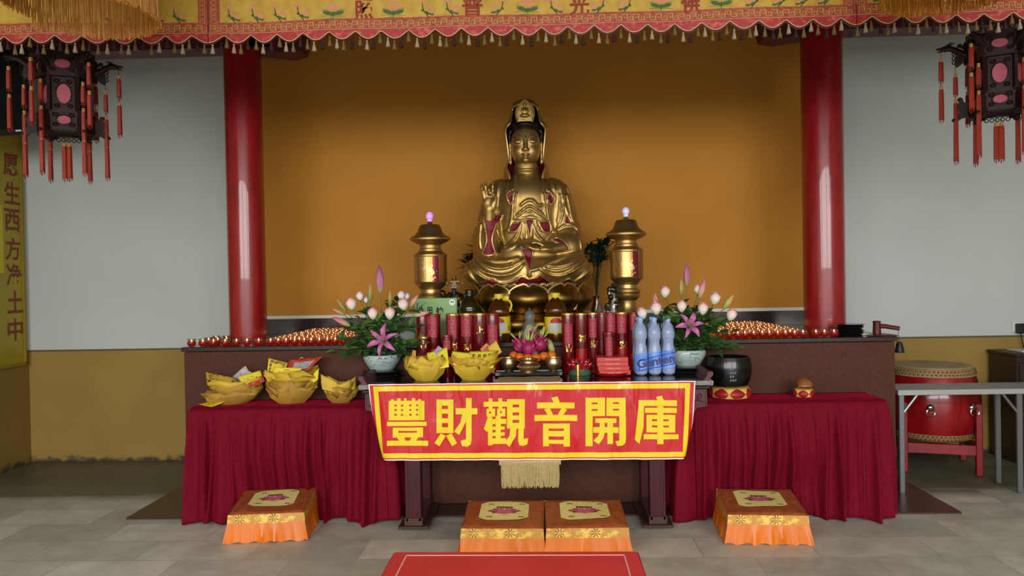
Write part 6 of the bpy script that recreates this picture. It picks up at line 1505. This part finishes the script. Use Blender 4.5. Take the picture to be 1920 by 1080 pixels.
m_std = M('worn red stand paint', '#7c1116', .4, col2='#90191c', scale=20)
ds = thing('drum_stand', 'red wooden stand with short legs carrying the barrel drum', 'stand', (dc + .02, dY, 0), math.radians(-16.6))
for sx_, sy_ in ((1, -1), (1, 1), (-1, -1), (-1, 1)):
    xx, yy = .245 * sx_, .245 * sy_
    ob('leg', MB().bbox((xx, yy, dz(745) / 2), (.046, .046, dz(745)), .006), m_std, ds)
for sy_ in (-1, 1):
    ob('rail', MB().box((0, sy_ * .245, zb_ - .055), (.46, .03, .07)), m_std, ds)
for sx_ in (-1, 1):
    ob('rail', MB().box((sx_ * .245, 0, zb_ - .055), (.03, .46, .07)), m_std, ds)
# dark cabinet
m_cab = M('dark brown cabinet wood', '#33231a', .4, col2='#2a1c15', scale=5, stretch=(1, 1, .3))
cl = at(1855, 850, 6.3).x; zc_ = 1.5 - (652 - 506.5) * 6.3 / F_PX
cb = thing('dark_cabinet', 'dark brown wooden cabinet against the wall beside the drum', 'cabinet', (cl, 6.32, 0)); cw = 1.0
ob('body', MB().bbox((cw / 2, -.19, zc_ / 2 - .01), (cw - .02, .36, zc_ - .03), .003), m_cab, cb); ob('top_board', MB().bbox((cw / 2, -.19, zc_ - .0125), (cw, .38, .025), .004), m_cab, cb)
for i in (0, 1):
    d_ = ob('door', MB().bbox((.02 + (cw - .04) * (i + .5) / 2, -.378, zc_ / 2 - .02), ((cw - .06) / 2, .018, zc_ - .1), .003), m_cab, cb); ob('handle', MB().ball((cw / 2 + (-.04 if i == 0 else .04), -.395, zc_ * .55), .012, 10, 8), m_brass2, d_)
t = thing('paper_sheaf', 'pale sheaf of papers lying on the dark cabinet at the right edge', 'paper', (cl + .24, 6.14, zc_ + .0005)); ob('sheet', MB().bbox((0, 0, .004), (.26, .2, .008), .001), m_white, t)

# ================================================================ LEFT WALL: BANNER AND SCREEN
m_ybn = M('yellow wall banner', '#a8961c', .4, col2='#9c8a1a', scale=3); m_btx = M('brown red characters', '#7a3312', .5); m_frame = M('ochre banner frame', '#8c7420', .45)
def lw(px, py):
    d = ray(px, py); p = CAM + d * ((XL + .012) / d[0]); return V3(p)
pt, pb = lw(40, 254), lw(52, 682)
zt_, zb_ = at(44, 200, 6.24).z, lw(50, 681).z
wb = thing('wall_banner', 'yellow wall banner with a column of brown characters on the left wall', 'banner', (XL + .001, 5.5, 0))
y1 = 6.285
ob('board', MB().box((.006, (5.0 + y1) / 2 - 5.5, (zt_ + zb_) / 2), (.012, y1 - 5.0, zt_ - zb_)), m_ybn, wb)
fr = MB(); fr.box((.014, y1 - 5.5, (zt_ + zb_) / 2), (.024, .02, zt_ - zb_)); fr.box((.014, (5.0 + y1) / 2 - 5.5, zb_), (.024, y1 - 5.0, .025)); ob('frame', fr, m_frame, wb)
for ch, px, py in zip('愿生西方净土中', (20, 22, 22.5, 24, 26, 28, 28.5), (310, 362, 413, 467, 515, 566, 618)):
    p = lw(px, py); mb = MB(); put_text(mb, ch, .2, lambda x, y: (.0128, x + p.y - 5.5, p.z + y), fatten=.005, w=.185, h=.19); ob('character', mb, m_btx, wb)
mb = MB()
p0, p1 = lw(0, 385), lw(7, 512)
mb.box((.013, (5.7 + p1.y) / 2 - 5.5, (lw(4, 385).z + lw(4, 512).z) / 2), (.002, p1.y - 5.7, lw(4, 385).z - lw(4, 512).z)); ob('pasted_sheet', mb, M('bright yellow pasted sheet', '#c9b526', .5), wb)
m_scr = M('black screen', '#040505', .6, spec=.2); m_scb = M('black plastic housing', '#0a0b0a', .45)
tY = 5.35; a_, b_ = at(0, 250, tY), at(48, 250, tY); zt_ = at(20, 92, tY).z; zb_ = at(20, 252, tY).z
tw_ = .95; tvx = b_.x - tw_ / 2
if tvx - tw_ / 2 < XL + .05: tw_ = b_.x - XL - .03; tvx = b_.x - tw_ / 2
tv = thing('wall_screen', 'black flat screen at the upper left edge above the yellow wall banner', 'screen', (tvx, tY, zb_))
ob('housing', MB().bbox((0, .03, (zt_ - zb_) / 2), (tw_, .06, zt_ - zb_), .006), m_scb, tv); ob('display', MB().box((0, -.001, (zt_ - zb_) / 2 + .01), (tw_ - .02, .002, zt_ - zb_ - .05)), m_scr, tv)
lg = MB(); cx_ = at(35, 245, tY).x - tvx
for i in range(5): lg.box((cx_ + (i - 2) * .0085, -.003, at(35, 245, tY).z - zb_), (.0062, .002, .012)); 
ob('small_print', lg, m_bw, tv)
ob('wall_arm', MB().box((-tw_ / 2 - (tvx - tw_ / 2 - XL) / 2, .08, (zt_ - zb_) / 2), (tvx - tw_ / 2 - XL + .0, .04, .06)).box((-tw_ / 2 + .1, .07, (zt_ - zb_) / 2), (.25, .03, .1)), m_scb, tv)
# ================================================================ VALANCE, LANTERNS, FRINGED CANOPIES
VY = 3.8
m_vy = M('yellow brocade', '#c3a03e', .55, col2='#b48c32', scale=18, bump=.3, bscale=140, bdist=.002)
m_vr = M('red brocade trim', '#96382e', .6, col2='#b0503f', scale=45, bump=.3, bscale=140, bdist=.002); m_vr2 = M('red satin scallop', '#a02c2c', .5, col2='#c8624c', scale=35, lo=.5, hi=.72, stretch=(1, 1, 1.4)); m_key = M('gold key pattern thread', '#b98f45', .5); m_cord = M('pale cord', '#d8b184', .5); m_cord2 = M('dark brown braid', '#4a1d18', .6)
m_tas = [M('olive brown tassel', '#6f5b34', .7), M('grey beige tassel', '#a08f74', .7), M('dark maroon tassel', '#2e1218', .7)]; m_bead = M('pale bead', '#d9c2a0', .5)
m_em = [M('lotus leaf thread', '#3f5e2c', .6), M('lotus blossom thread', '#c98a5c', .6), M('light leaf thread', '#6f8f38', .6), M('outline thread', '#6a4a2c', .6)]; m_vch = M('brown red valance character', '#8a2a16', .55)
CUSP = [-40, 12, 59, 108, 158, 208, 258, 310, 360, 420, 470, 519, 569, 619, 668, 716, 767, 817, 866, 915, 966, 1015, 1064, 1114, 1164, 1214, 1265, 1315, 1367, 1420, 1471, 1522, 1574, 1632, 1689, 1740, 1794, 1846, 1900, 1952]
def vline(px):        # y of the scallop cusps along the photo, then to the cloth plane
    return np.interp(px, [0, 108, 420, 767, 1114, 1471, 1900], [70, 68, 66, 58, 47, 39, 22])
def P_(px, py): p = at(px, py, VY); return p.x, p.z
zc = [P_(px, vline(px))[1] for px in CUSP]; xc = [P_(px, vline(px))[0] for px in CUSP]
zcusp = lambda x: float(np.interp(x, xc, zc))
vw_ = lambda x, z: .012 * math.sin(x * 3.1 + .5) + .006 * math.sin(x * 9 + 1.4)
ppm = VY / F_PX
H_sc, H_red, H_yel = .0, 19 * ppm, 70 * ppm
def sc_low(x):
    i = int(np.clip(np.searchsorted(xc, x) - 1, 0, len(xc) - 2)); t = (x - xc[i]) / (xc[i + 1] - xc[i]); t = min(1, max(0, t)); s_ = 1 - abs(2 * t - 1)
    return zcusp(x) - 14.5 * ppm * (math.sin(s_ * PI / 2) ** 1.15)
rv = random.Random(9)
def valance(label, x0, x1, motifs, chars):
    cx = (x0 + x1) / 2
    t = thing('brocade_valance', label, 'valance', (cx, VY, zcusp(cx)), 0, 'brocade valance lengths'); oz = zcusp(cx)
    n = int((x1 - x0) / .012)
    def strip(f0, f1, off, nv, dy=0):
        def fn(u, v):
            x = x0 + (x1 - x0) * u; z = f0(x) + (f1(x) - f0(x)) * v; return (x - cx, vw_(x, z) - off, z - oz)
        return MB().grid(fn, n, nv)
    ob('yellow_panel', strip(lambda x: zcusp(x) + 22 * ppm, lambda x: zcusp(x) + 110 * ppm, 0, 6), m_vy, t)
    ob('red_band', strip(lambda x: zcusp(x) + 2 * ppm, lambda x: zcusp(x) + 24 * ppm, .004, 3), m_vr, t)
    ob('scalloped_edge', strip(sc_low, lambda x: zcusp(x) + 4 * ppm, .007, 4), m_vr2, t)
    xs = np.linspace(x0, x1, n)
    br = MB(); br.tube([(x - cx, vw_(x, 0) - .0095, sc_low(x) - oz) for x in xs], .0022, 5); br.tube([(x - cx, vw_(x, 0) - .0095, zcusp(x) + 4 * ppm - oz) for x in xs], .0012, 4); ob('piping', br, m_cord, t)
    br = MB(); br.tube([(x - cx, vw_(x, 0) - .004, sc_low(x) - oz - .006) for x in xs], .006, 6, flat=.5); ob('braid', br, m_cord2, t)
    # key pattern in gold thread
    kp = MB(); st = 21 * ppm; x = x0 + .01; hh = 5.5 * ppm; th = .0034
    def seg(a, b, horiz=True):
        (xa, za), (xb, zb__) = a, b; y = vw_((xa + xb) / 2, 0) - .0062; kp.box(((xa + xb) / 2 - cx, y, (za + zb__) / 2 - oz), (abs(xb - xa) + th, .002, abs(zb__ - za) + th))
    while x + st < x1:
        zb0_ = zcusp(x) + 7.5 * ppm; w1 = st * .42; top = zb0_ + 2 * hh
        for q, fl in ((0, 1), (st * .5, -1)):
            xa = x + q; za, zt2 = (zb0_, top) if fl > 0 else (top, zb0_); s_ = 1 if fl > 0 else -1
            seg((xa, za), (xa, zt2)); seg((xa, zt2), (xa + w1, zt2)); seg((xa + w1, zt2), (xa + w1, zt2 - s_ * hh * 1.2)); seg((xa + w1, zt2 - s_ * hh * 1.2), (xa + w1 * .45, zt2 - s_ * hh * 1.2)); seg((xa + w1 * .45, zt2 - s_ * hh * 1.2), (xa + w1 * .45, zt2 - s_ * hh * .6))
        x += st
    ob('key_pattern', kp, m_key, t)
    # embroidery
    em = MB(); D = lambda px, py: (P_(px, py)[0] - cx, -.002 + vw_(P_(px, py)[0], 0), P_(px, py)[1] - oz)
    def blob(px, py, a, b, m, ang=0, h=.0):
        n_ = 9; em.add([(lambda q: (q[0], q[1] - h, q[2]))(D(px + a * math.cos(t_) * math.cos(ang) - b * math.sin(t_) * math.sin(ang), py + a * math.cos(t_) * math.sin(ang) + b * math.sin(t_) * math.cos(ang))) for t_ in np.linspace(0, 2 * PI, n_, endpoint=False)][::-1], [tuple(range(n_))], m)
    def line(pts, m=3, w_=.0013): em.tube([(lambda q: (q[0], q[1] - .001, q[2]))(D(*p)) for p in pts], w_, 4, m)
    for kind, px, py, mir in motifs:
        if kind == 's':            # bending lotus spray
            s_ = -1 if mir else 1
            line([(px - 7 * s_, py - 26), (px - 6 * s_, py - 18), (px - 3 * s_, py - 10), (px + 2 * s_, py - 5), (px + 6 * s_, py + 2)], 0, .0024); line([(px - 11 * s_, py + 2), (px, py + 1), (px + 16 * s_, py + 2)], 2)
            for dx, dy, a, b, m in ((-9, -24, 6, 2, 1), (-4, -28, 2.4, 5, 1), (-2, -23, 5, 2, 1), (-7, -29, 2.2, 4.5, 1), (4, -13, 6, 2.4, 1), (8, -17, 2.4, 5, 1), (12, -13, 5, 2.4, 1), (9, -10, 6, 3, 1), (2, -8, 5, 3, 0), (10, -6, 6, 2.6, 0), (-6, -13, 3, 2.4, 0), (14, 1, 2.6, 2, 2), (-11, 0, 3, 1.8, 2)): blob(px + dx * s_, py + dy, a, b, m, .3 * s_, .0006 * (m + 1))
        else:                      # upright lotus over a broad leaf
            for dx, dy, a, b, m in ((-11, -12, 9, 4, 0), (11, -12, 9, 4, 0), (0, -10, 6, 4, 0), (0, -24, 3.4, 9, 1), (-6, -23, 3.4, 8, 1), (6, -23, 3.4, 8, 1), (-12, -21, 6, 3.4, 1), (12, -21, 6, 3.4, 1), (-17, -17, 3, 2, 2), (17, -17, 3, 2, 2), (-5, -2, 3, 1.6, 2), (5, -1, 3, 1.6, 2)): blob(px + dx, py + dy, a, b, m, (.25 if dx < 0 else -.25) * (m == 0), .0006 * (m + 1))
            line([(px - 22, py - 6), (px + 22, py - 6)], 2, .0008); line([(px - 17, py - 1), (px + 19, py - 1)], 2, .0008); line([(px, py - 10), (px, py)], 0)
    ob('embroidery', em, m_em, t)
    for ch, px, py, hgt in chars:
        mb = MB(); p = P_(px, py); put_text(mb, ch, .12, lambda x, y: (p[0] - cx + x, vw_(p[0], 0) - .003, p[1] - oz + y), fatten=.003, w=hgt * ppm, h=hgt * ppm); ob('character', mb, m_vch, t)
    return t, cx, oz
xa, xs1, xs2, xb = P_(-60, 50)[0], P_(390, 60)[0], P_(1604, 38)[0], P_(1960, 30)[0]
zl = lambda px: vline(px) - 23.5
mo_c = [('s', px, zl(px) - .5, 0) for px in (434, 478, 521, 565)] + [('u', 626, zl(626), 0), ('u', 738, zl(738), 0), ('s', 799, zl(799), 0), ('s', 845, zl(845), 0), ('s', 936, zl(936), 1), ('u', 989, zl(989), 0), ('s', 1040, zl(1040), 0), ('s', 1125, zl(1125), 1), ('s', 1175, zl(1175), 1), ('u', 1240, zl(1240), 0), ('u', 1352, zl(1352), 0), ('s', 1412, zl(1412), 1), ('s', 1462, zl(1462), 1), ('s', 1505, zl(1505), 1), ('s', 1548, zl(1548), 1)]
V = []
V.append(valance('yellow brocade valance length above the left lantern and screen', xa, xs1 - .002, [('s', 290, zl(290), 0), ('s', 332, zl(332), 0), ('s', 200, zl(200), 0), ('s', 240, zl(240), 0)], []))
V.append(valance('wide middle length of yellow brocade valance with characters above the statue', xs1 + .002, xs2 - .002, mo_c, [('照', 683, zl(683) - 16, 36), ('普', 886, zl(886) - 17, 38), ('光', 1086, zl(1086) - 15, 38), ('佛', 1297, zl(1297) - 14, 40)]))
V.append(valance('yellow brocade valance length above the right lantern', xs2 + .002, xb, [('s', 1650, zl(1650), 1)], []))
# red key-pattern uprights at the seams
for (t, cx, oz), ranges in zip(V, ([(371, 389)], [(391, 411), (1580, 1602)], [(1606, 1624)])):
    mb = MB()
    for pa, pb_ in ranges:
        x0_, x1_ = P_(pa, 40)[0], P_(pb_, 40)[0]
        mb.grid(lambda u, v: (x0_ + (x1_ - x0_) * u - cx, vw_(x0_ + (x1_ - x0_) * u, 0) - .003, zcusp(x0_) + (22 + 88 * v) * ppm - oz), 4, 8)
    sd = ob('seam_band', mb, m_vr, t); kp = MB()
    for pa, pb_ in ranges:
        xm = P_((pa + pb_) / 2, 40)[0]
        for j in range(9):
            z = zcusp(xm) + (25 + 9 * j) * ppm - oz
            for a, b, c_, d in ((-.014, 0, .003, .018), (.012, .004, .003, .018), (0, .011, .026, .003), (.002, -.006, .016, .003)): kp.box((xm - cx + a, vw_(xm, 0) - .0055, z + b), (c_, .002, d))
    ob('seam_key_pattern', kp, m_key, sd)
# tassels
def tassel_mesh(m):
    return MB().lathe([(.0012, .014), (.0022, .010), (.0042, .006), (.0045, .002), (.0028, -.001), (.0045, -.006), (.0075, -.018), (.0098, -.034), (.0092, -.0345), (0, -.033)], 10, ripple=lambda a, z: 1 + .06 * math.sin(5 * a)).mesh('tassel', [m_tas[m]])
tm = [tassel_mesh(i) for i in range(3)]; bead = MB().ball((0, 0, .003), (.0036, .0036, .003), 8, 6).mesh('bead', [m_bead])
px = 2.0; i = 0
while px < 1920:
    x = P_(px, 50)[0]; z = sc_low(x); back = (i % 3 == 2) and (abs(min(CUSP, key=lambda c_: abs(c_ - px)) - px) < 12)
    k_ = 0 if x < xs1 else 1 if x < xs2 else 2; t, cx, oz = V[k_]
    o = ob('tassel', tm[[1, 2, 0, 1, 0, 2, 0][i % 7]], [], t, loc=(x - cx, vw_(x, 0) + (.012 if back else 0), z - oz - .016 - (.01 if back else 0)))
    o.scale = (1.15,) * 3
    ob('bead', bead, [], o)
    px += rv.uniform(12, 16.5); i += 1
# unseen beam added to block light over the valance, and the valance rail
struct('beam_light_block', MB().box(((XL + XR) / 2, VY + .12, (zcusp(0) + 100 * ppm + ZC) / 2), (XR - XL, .12, ZC - zcusp(0) - 100 * ppm)), m_beam)
rod = thing('valance_rail', 'wooden rail across the hall from which the brocade valance hangs', 'rail', (0, VY + .03, 0))
zr_ = zcusp(0) + 112 * ppm
ob('rail', MB().box(((XL + XR) / 2, .0, zr_), (XR - XL, .05, .05)), m_beam, rod)

# ---- palace lanterns
m_lw = M('dark lantern rosewood', '#1d0f0c', .55, col2='#291510', scale=12, spec=.3); m_lp = M('rose lantern silk', '#a84a58', .6, col2='#96404e', scale=9); m_lt = M('red tassel silk', '#932c17', .6, col2='#7c2010', scale=40, stretch=(6, 6, .4)); m_lb = M('gilt tassel bead', '#e0b070', .35, .6); m_lc = M('thin black cord', '#241a16', .8)
def lantern(label, px, Y, ytop, ybot, rz):
    k = Y / F_PX; c = at(px, (ytop + ybot) / 2, Y); zq = lambda py: at(px, py, Y).z - c.z
    t = thing('palace_lantern', label, 'lantern', c, rz, 'hexagonal palace lanterns')
    dyp = ytop - 105; q = lambda py: zq(py + dyp)
    R1, R2, R3 = 52 * k, 40 * k, 47 * k
    # three tiers of panels; one face towards the front
    def tier(R, z0, z1, nm, oval):
        ap = R * math.cos(PI / 6); wd = R
        for i in range(6):
            a = i * PI / 3; rot = Matrix.Rotation(a, 4, 'Z'); X = rot @ Matrix.Translation((0, -ap, 0)); fw = .10 * wd
            mb = MB(); h = z1 - z0; zm = (z0 + z1) / 2
            mb.box((0, 0, z0 + fw / 2), (wd, .016, fw), X=X); mb.box((0, 0, z1 - fw / 2), (wd, .016, fw), X=X); mb.box((-wd / 2 + fw / 2, 0, zm), (fw, .016, h), X=X); mb.box((wd / 2 - fw / 2, 0, zm), (fw, .016, h), X=X)
            # pierced spandrel: oval opening
            ox, oz_ = wd * oval[0], h * oval[1]; n = 28; vs = []; fs = []
            for j in range(n):
                an = 2 * PI * j / n; cx_, cz_ = math.cos(an), math.sin(an); sc = 1 / max(abs(cx_) / (wd / 2 - fw), abs(cz_) / (h / 2 - fw)); vs += [(ox * cx_, -.002, zm + oz_ * cz_), (sc * cx_, -.002, zm + sc * cz_)]
            for j in range(n): a0, b0 = 2 * j, (2 * j + 2) % (2 * n); fs.append((a0, a0 + 1, b0 + 1, b0))
            mb.add(vs, fs, X=X)
            mb.tube([X @ V3((ox * math.cos(an), -.005, zm + oz_ * math.sin(an))) for an in np.linspace(0, 2 * PI, 26)], .004, 5)
            for sx_ in (-1, 1):
                for sz_ in (-1, 1):
                    for rr_ in (.010, .018): mb.tube([X @ V3((sx_ * (wd / 2 - fw - .016) + rr_ * .8 * math.cos(an), -.006, zm + sz_ * (h / 2 - fw - .012) + rr_ * .6 * math.sin(an))) for an in np.linspace(0, 2 * PI, 10)], .0022, 4)
            f = ob(nm, mb, m_lw, t)
            ob('silk_panel', MB().box((0, .004, zm), (wd - fw, .002, h - fw), X=X), m_lp, f)
    tier(R1, q(151), q(111), 'upper_panel', (.28, .24)); tier(R2, q(214), q(153), 'middle_panel', (.33, .32)); tier(R3, q(250), q(215), 'lower_panel', (.27, .26))
    def hexa(R, z0, z1): return MB().lathe([(R, z0), (R, z1)], 6, X=Matrix.Rotation(0, 4, 'Z'))
    co = MB()
    for R, z0, z1 in ((R1 * 1.04, q(113), q(110)), (R1 * 1.04, q(153), q(150)), (R2 * 1.08, q(216), q(212)), (R3 * 1.05, q(252), q(249)), (R2 * 1.05, q(156), q(152))): co.lathe([(R * .6, z0), (R, z0), (R, z1), (R * .6, z1)], 6)
    for i in range(6):
        a = i * PI / 3
        for R, z0, z1 in ((R1, q(253), q(113)), ): co.box((0, 0, (q(256) + q(108)) / 2), (.018, .018, q(108) - q(256)), X=Matrix.Rotation(a, 4, 'Z') @ Matrix.Translation((R2 * 1.12, 0, 0)))
    ob('frame_posts', co, m_lw, t)
    cr = MB()
    for i in range(6):
        a = i * PI / 3; X = Matrix.Rotation(a, 4, 'Z') @ Matrix.Translation((0, -R1 * math.cos(PI / 6), 0))
        for j in range(6): cx_ = (j - 2.5) * R1 / 7; cr.tube([X @ V3((cx_ + .011 * math.cos(an), 0, q(108) + .012 + .012 * math.sin(an))) for an in np.linspace(0, 2 * PI, 9)], .003, 4)
        X = Matrix.Rotation(a, 4, 'Z') @ Matrix.Translation((0, -R3 * math.cos(PI / 6), 0))
        for j in range(5): cx_ = (j - 2) * R3 / 5.5; cr.tube([X @ V3((cx_ + .010 * math.cos(an), 0, q(254) - .008 + .010 * math.sin(an))) for an in np.linspace(0, 2 * PI, 9)], .0026, 4)
    for an in (.6, -.6): cr.tube([(-R3 * math.cos(an) * .9, -R3 * math.sin(an) * .9, q(255)), (R3 * math.cos(an) * .9, R3 * math.sin(an) * .9, q(253))], .004, 5)
    ob('fretwork', cr, m_lw, t)
    # dragon-head arms
    for lev, (Ra, za, ln, hd) in enumerate(((R1, q(122), 35 * k, 1.0), (R3, q(235), 22 * k, .75))):
        for i in range(6):
            a = i * PI / 3; X = Matrix.Rotation(a, 4, 'Z'); mb = MB(); s_ = hd
            if lev == 0:
                mb.tube([X @ V3(p) for p in bez([(R1 * .9, 0, za - .045), (R1 + ln * .35, 0, za - .01), (R1 + ln * .7, 0, za + .012), (R1 + ln, 0, za + .012)], 12)], [.02, .021, .02, .019, .018, .017, .016, .016, .016, .016, .016, .016, .015][:13], 8)
                e = R1 + ln
                mb.ball((e - .008, 0, za + .016), (.024, .014, .014), 10, 8, X=X); mb.ball((e + .02, 0, za + .018), (.018, .010, .007), 8, 6, X=X); mb.ball((e + .016, 0, za + .002), (.015, .009, .005), 8, 6, X=X)
                for sy_ in (-1, 1): mb.tube([X @ V3(p) for p in ((e - .01, sy_ * .01, za + .026), (e - .035, sy_ * .014, za + .04), (e - .055, sy_ * .01, za + .038))], [.004, .003, .0015], 5)
                for j in range(5): mb.ball((R1 + ln * (.1 + .15 * j), 0, za + .012 + .010 * math.sin(j * 2.)), (.012, .008, .012), 8, 5, X=X)
                mb.prism([(R1 * .88, za - .05), (R1 + .02, za - .085), (R1 + ln * .42, za - .10), (R1 + ln * .5, za - .075), (R1 + ln * .4, za - .02), (R1 * .9, za)], -.008, .008, X=X)
                for j in range(3): mb.tube([X @ V3((R1 + ln * .52 + .008 * math.cos(an), 0, za - .02 - .024 * j + .010 * math.sin(an))) for an in np.linspace(0, 2 * PI, 9)], .0028, 4)
                ob('dragon_arm', mb, m_lw, t); tip = X @ V3((e + .012, 0, za - .004)); tip2 = X @ V3((R1 + ln * .45, 0, za - .10))
            else:
                mb.prism([(R3 * .85, za - .05), (R3 + ln * .5, za - .055), (R3 + ln * .95, za - .075), (R3 + ln * 1.05, za - .05), (R3 + ln * .7, za - .02), (R3 + ln * .85, za + .02), (R3 + ln * .55, za + .055), (R3 + ln * .3, za + .03), (R3 * .9, za + .035)], -.009, .009, X=X)
                mb.ball((R3 + ln, 0, za - .062), (.018, .012, .012), 8, 6, X=X); mb.ball((R3 + ln * .62, 0, za + .05), (.014, .01, .012), 8, 6, X=X)
                for j in range(3): mb.tube([X @ V3((R3 + ln * (.75 - .1 * j) + .010 * math.cos(an), 0, za - .005 + .022 * j + .010 * math.sin(an))) for an in np.linspace(0, 2 * PI, 9)], .003, 4)
                ob('lower_bracket', mb, m_lw, t); tip = X @ V3((R3 + ln * .95, 0, za - .07)); tip2 = None
            def tas(p, L1, L2=0, s=1.0):
                mb = MB(); z = p.z
                cd = MB(); cd.tube([p, (p.x, p.y, z - .03)], .0012, 4)
                segs = [(z - .03, L1)] + ([(z - .03 - L1 - .03, L2)] if L2 else [])
                if L2: cd.tube([(p.x, p.y, z - .03 - L1 * .9), (p.x, p.y, z - .06 - L1)], .0012, 4)
                bd_ = MB()
                for z0_, L_ in segs:
                    mb.lathe([(.004 * s, -.018), (.0085 * s, -.022), (.010 * s, -.035), (.0105 * s, -L_ * .7), (.011 * s, -L_), (0, -L_ + .004)], 10, c=(p.x, p.y, z0_), ripple=lambda a, zz_: 1 + .12 * math.sin(4 * a))
                    for j in range(7): an = j * .9; mb.tube([(p.x + .008 * s * math.cos(an), p.y + .008 * s * math.sin(an), z0_ - L_ * .9), (p.x + .0095 * s * math.cos(an), p.y + .0095 * s * math.sin(an), z0_ - L_ - .012 - .006 * (j % 3))], .0016, 4)
                    for zz_ in (-.004, -.012, -.019): bd_.ball((p.x, p.y, z0_ + zz_), (.0085 * s, .0085 * s, .0048), 10, 6)
                o = ob('tassel', mb, m_lt, t); ob('tassel_beads', bd_, m_lb, o); ob('cord', cd, m_lc, o)
            if lev == 0: tas(tip, .125, .19, 1.25); tas(tip2, .115, .18, 1.15)
            else: tas(tip, .19, 0, 1.25)
    for dx in (-.012, .012): tas(V3((dx, 0, q(258))), .2, 0, 1.35)
    cd_ = MB(); cd_.tube([(0, 0, q(111)), (0, 0, ZC - c.z)], .004, 6)
    for an in range(3): cd_.tube([(R1 * .8 * math.cos(an * 2.1), R1 * .8 * math.sin(an * 2.1), q(110)), (0, 0, q(80))], .002, 4)
    ob('hanging_cord', cd_, m_lc, t)
    cap_ = MB().lathe([(R1 * .98, q(111)), (R1 * .98, q(109)), (0, q(104))], 6); ob('roof_board', cap_, m_lw, t)
    return t
lantern('dark wooden hexagonal lantern with red tassels in front of the black screen', 123, 4.25, 105, 255, math.radians(27))
lantern('dark wooden hexagonal lantern with red tassels at the right edge before the plain white wall', 1872, 4.25, 66, 216, math.radians(-27))

# ---- fringed canopies nearer the camera
m_fr = M('orange silk fringe', '#b4771c', .5, col2='#a06412', scale=30, stretch=(4, 4, .2)); m_frp = M('pale silk strand', '#c99a48', .5)
def canopy(label, px0, px1, ybot, Y, seed):
    a, b = at(px0, 30, Y), at(px1, 30, Y); R = (b.x - a.x) / 2; cx = (a.x + b.x) / 2; z0 = at((px0 + px1) / 2, ybot, Y + R * .75).z; zt_ = at((px0 + px1) / 2, 0, Y).z + .12
    t = thing('fringed_canopy', label, 'canopy', (cx, Y, zt_)); rn = random.Random(seed)
    ob('canopy_drum', MB().lathe([(R * .98, 0), (R, .01), (R, .22), (R * .9, .24), (0, .27)], 48), m_vy, t)
    f1, f2 = MB(), MB()
    N = 760
    for i in range(N):
        a_ = 2 * PI * i / N + rn.uniform(-.006, .006); L_ = (zt_ - z0) * rn.uniform(.93, 1.03); x, y = R * math.cos(a_), R * math.sin(a_)
        if px0 < 600 and math.cos(a_) < -.55 and y < .1: L_ *= 1 + .45 * (math.cos(a_) + .55)
        (f2 if rn.random() < .1 else f1).tube([(x, y, .01), (x + rn.uniform(-.004, .004), y + rn.uniform(-.004, .004), -L_ * .5), (x + rn.uniform(-.008, .008), y + rn.uniform(-.006, .006), -L_)], .0017, 3)
    o = ob('fringe', f1, m_fr, t); ob('pale_strands', f2, m_frp, o)
    ob('hanging_cord', MB().tube([(0, 0, .26), (0, 0, ZC - zt_)], .008, 6), m_lc, t)
canopy('round yellow canopy with long orange fringe hanging at the upper left', 26, 284, 66, 3.2, 4)
canopy('round yellow canopy with orange fringe at the upper right edge', 1664, 1905, 22, 3.2, 6)
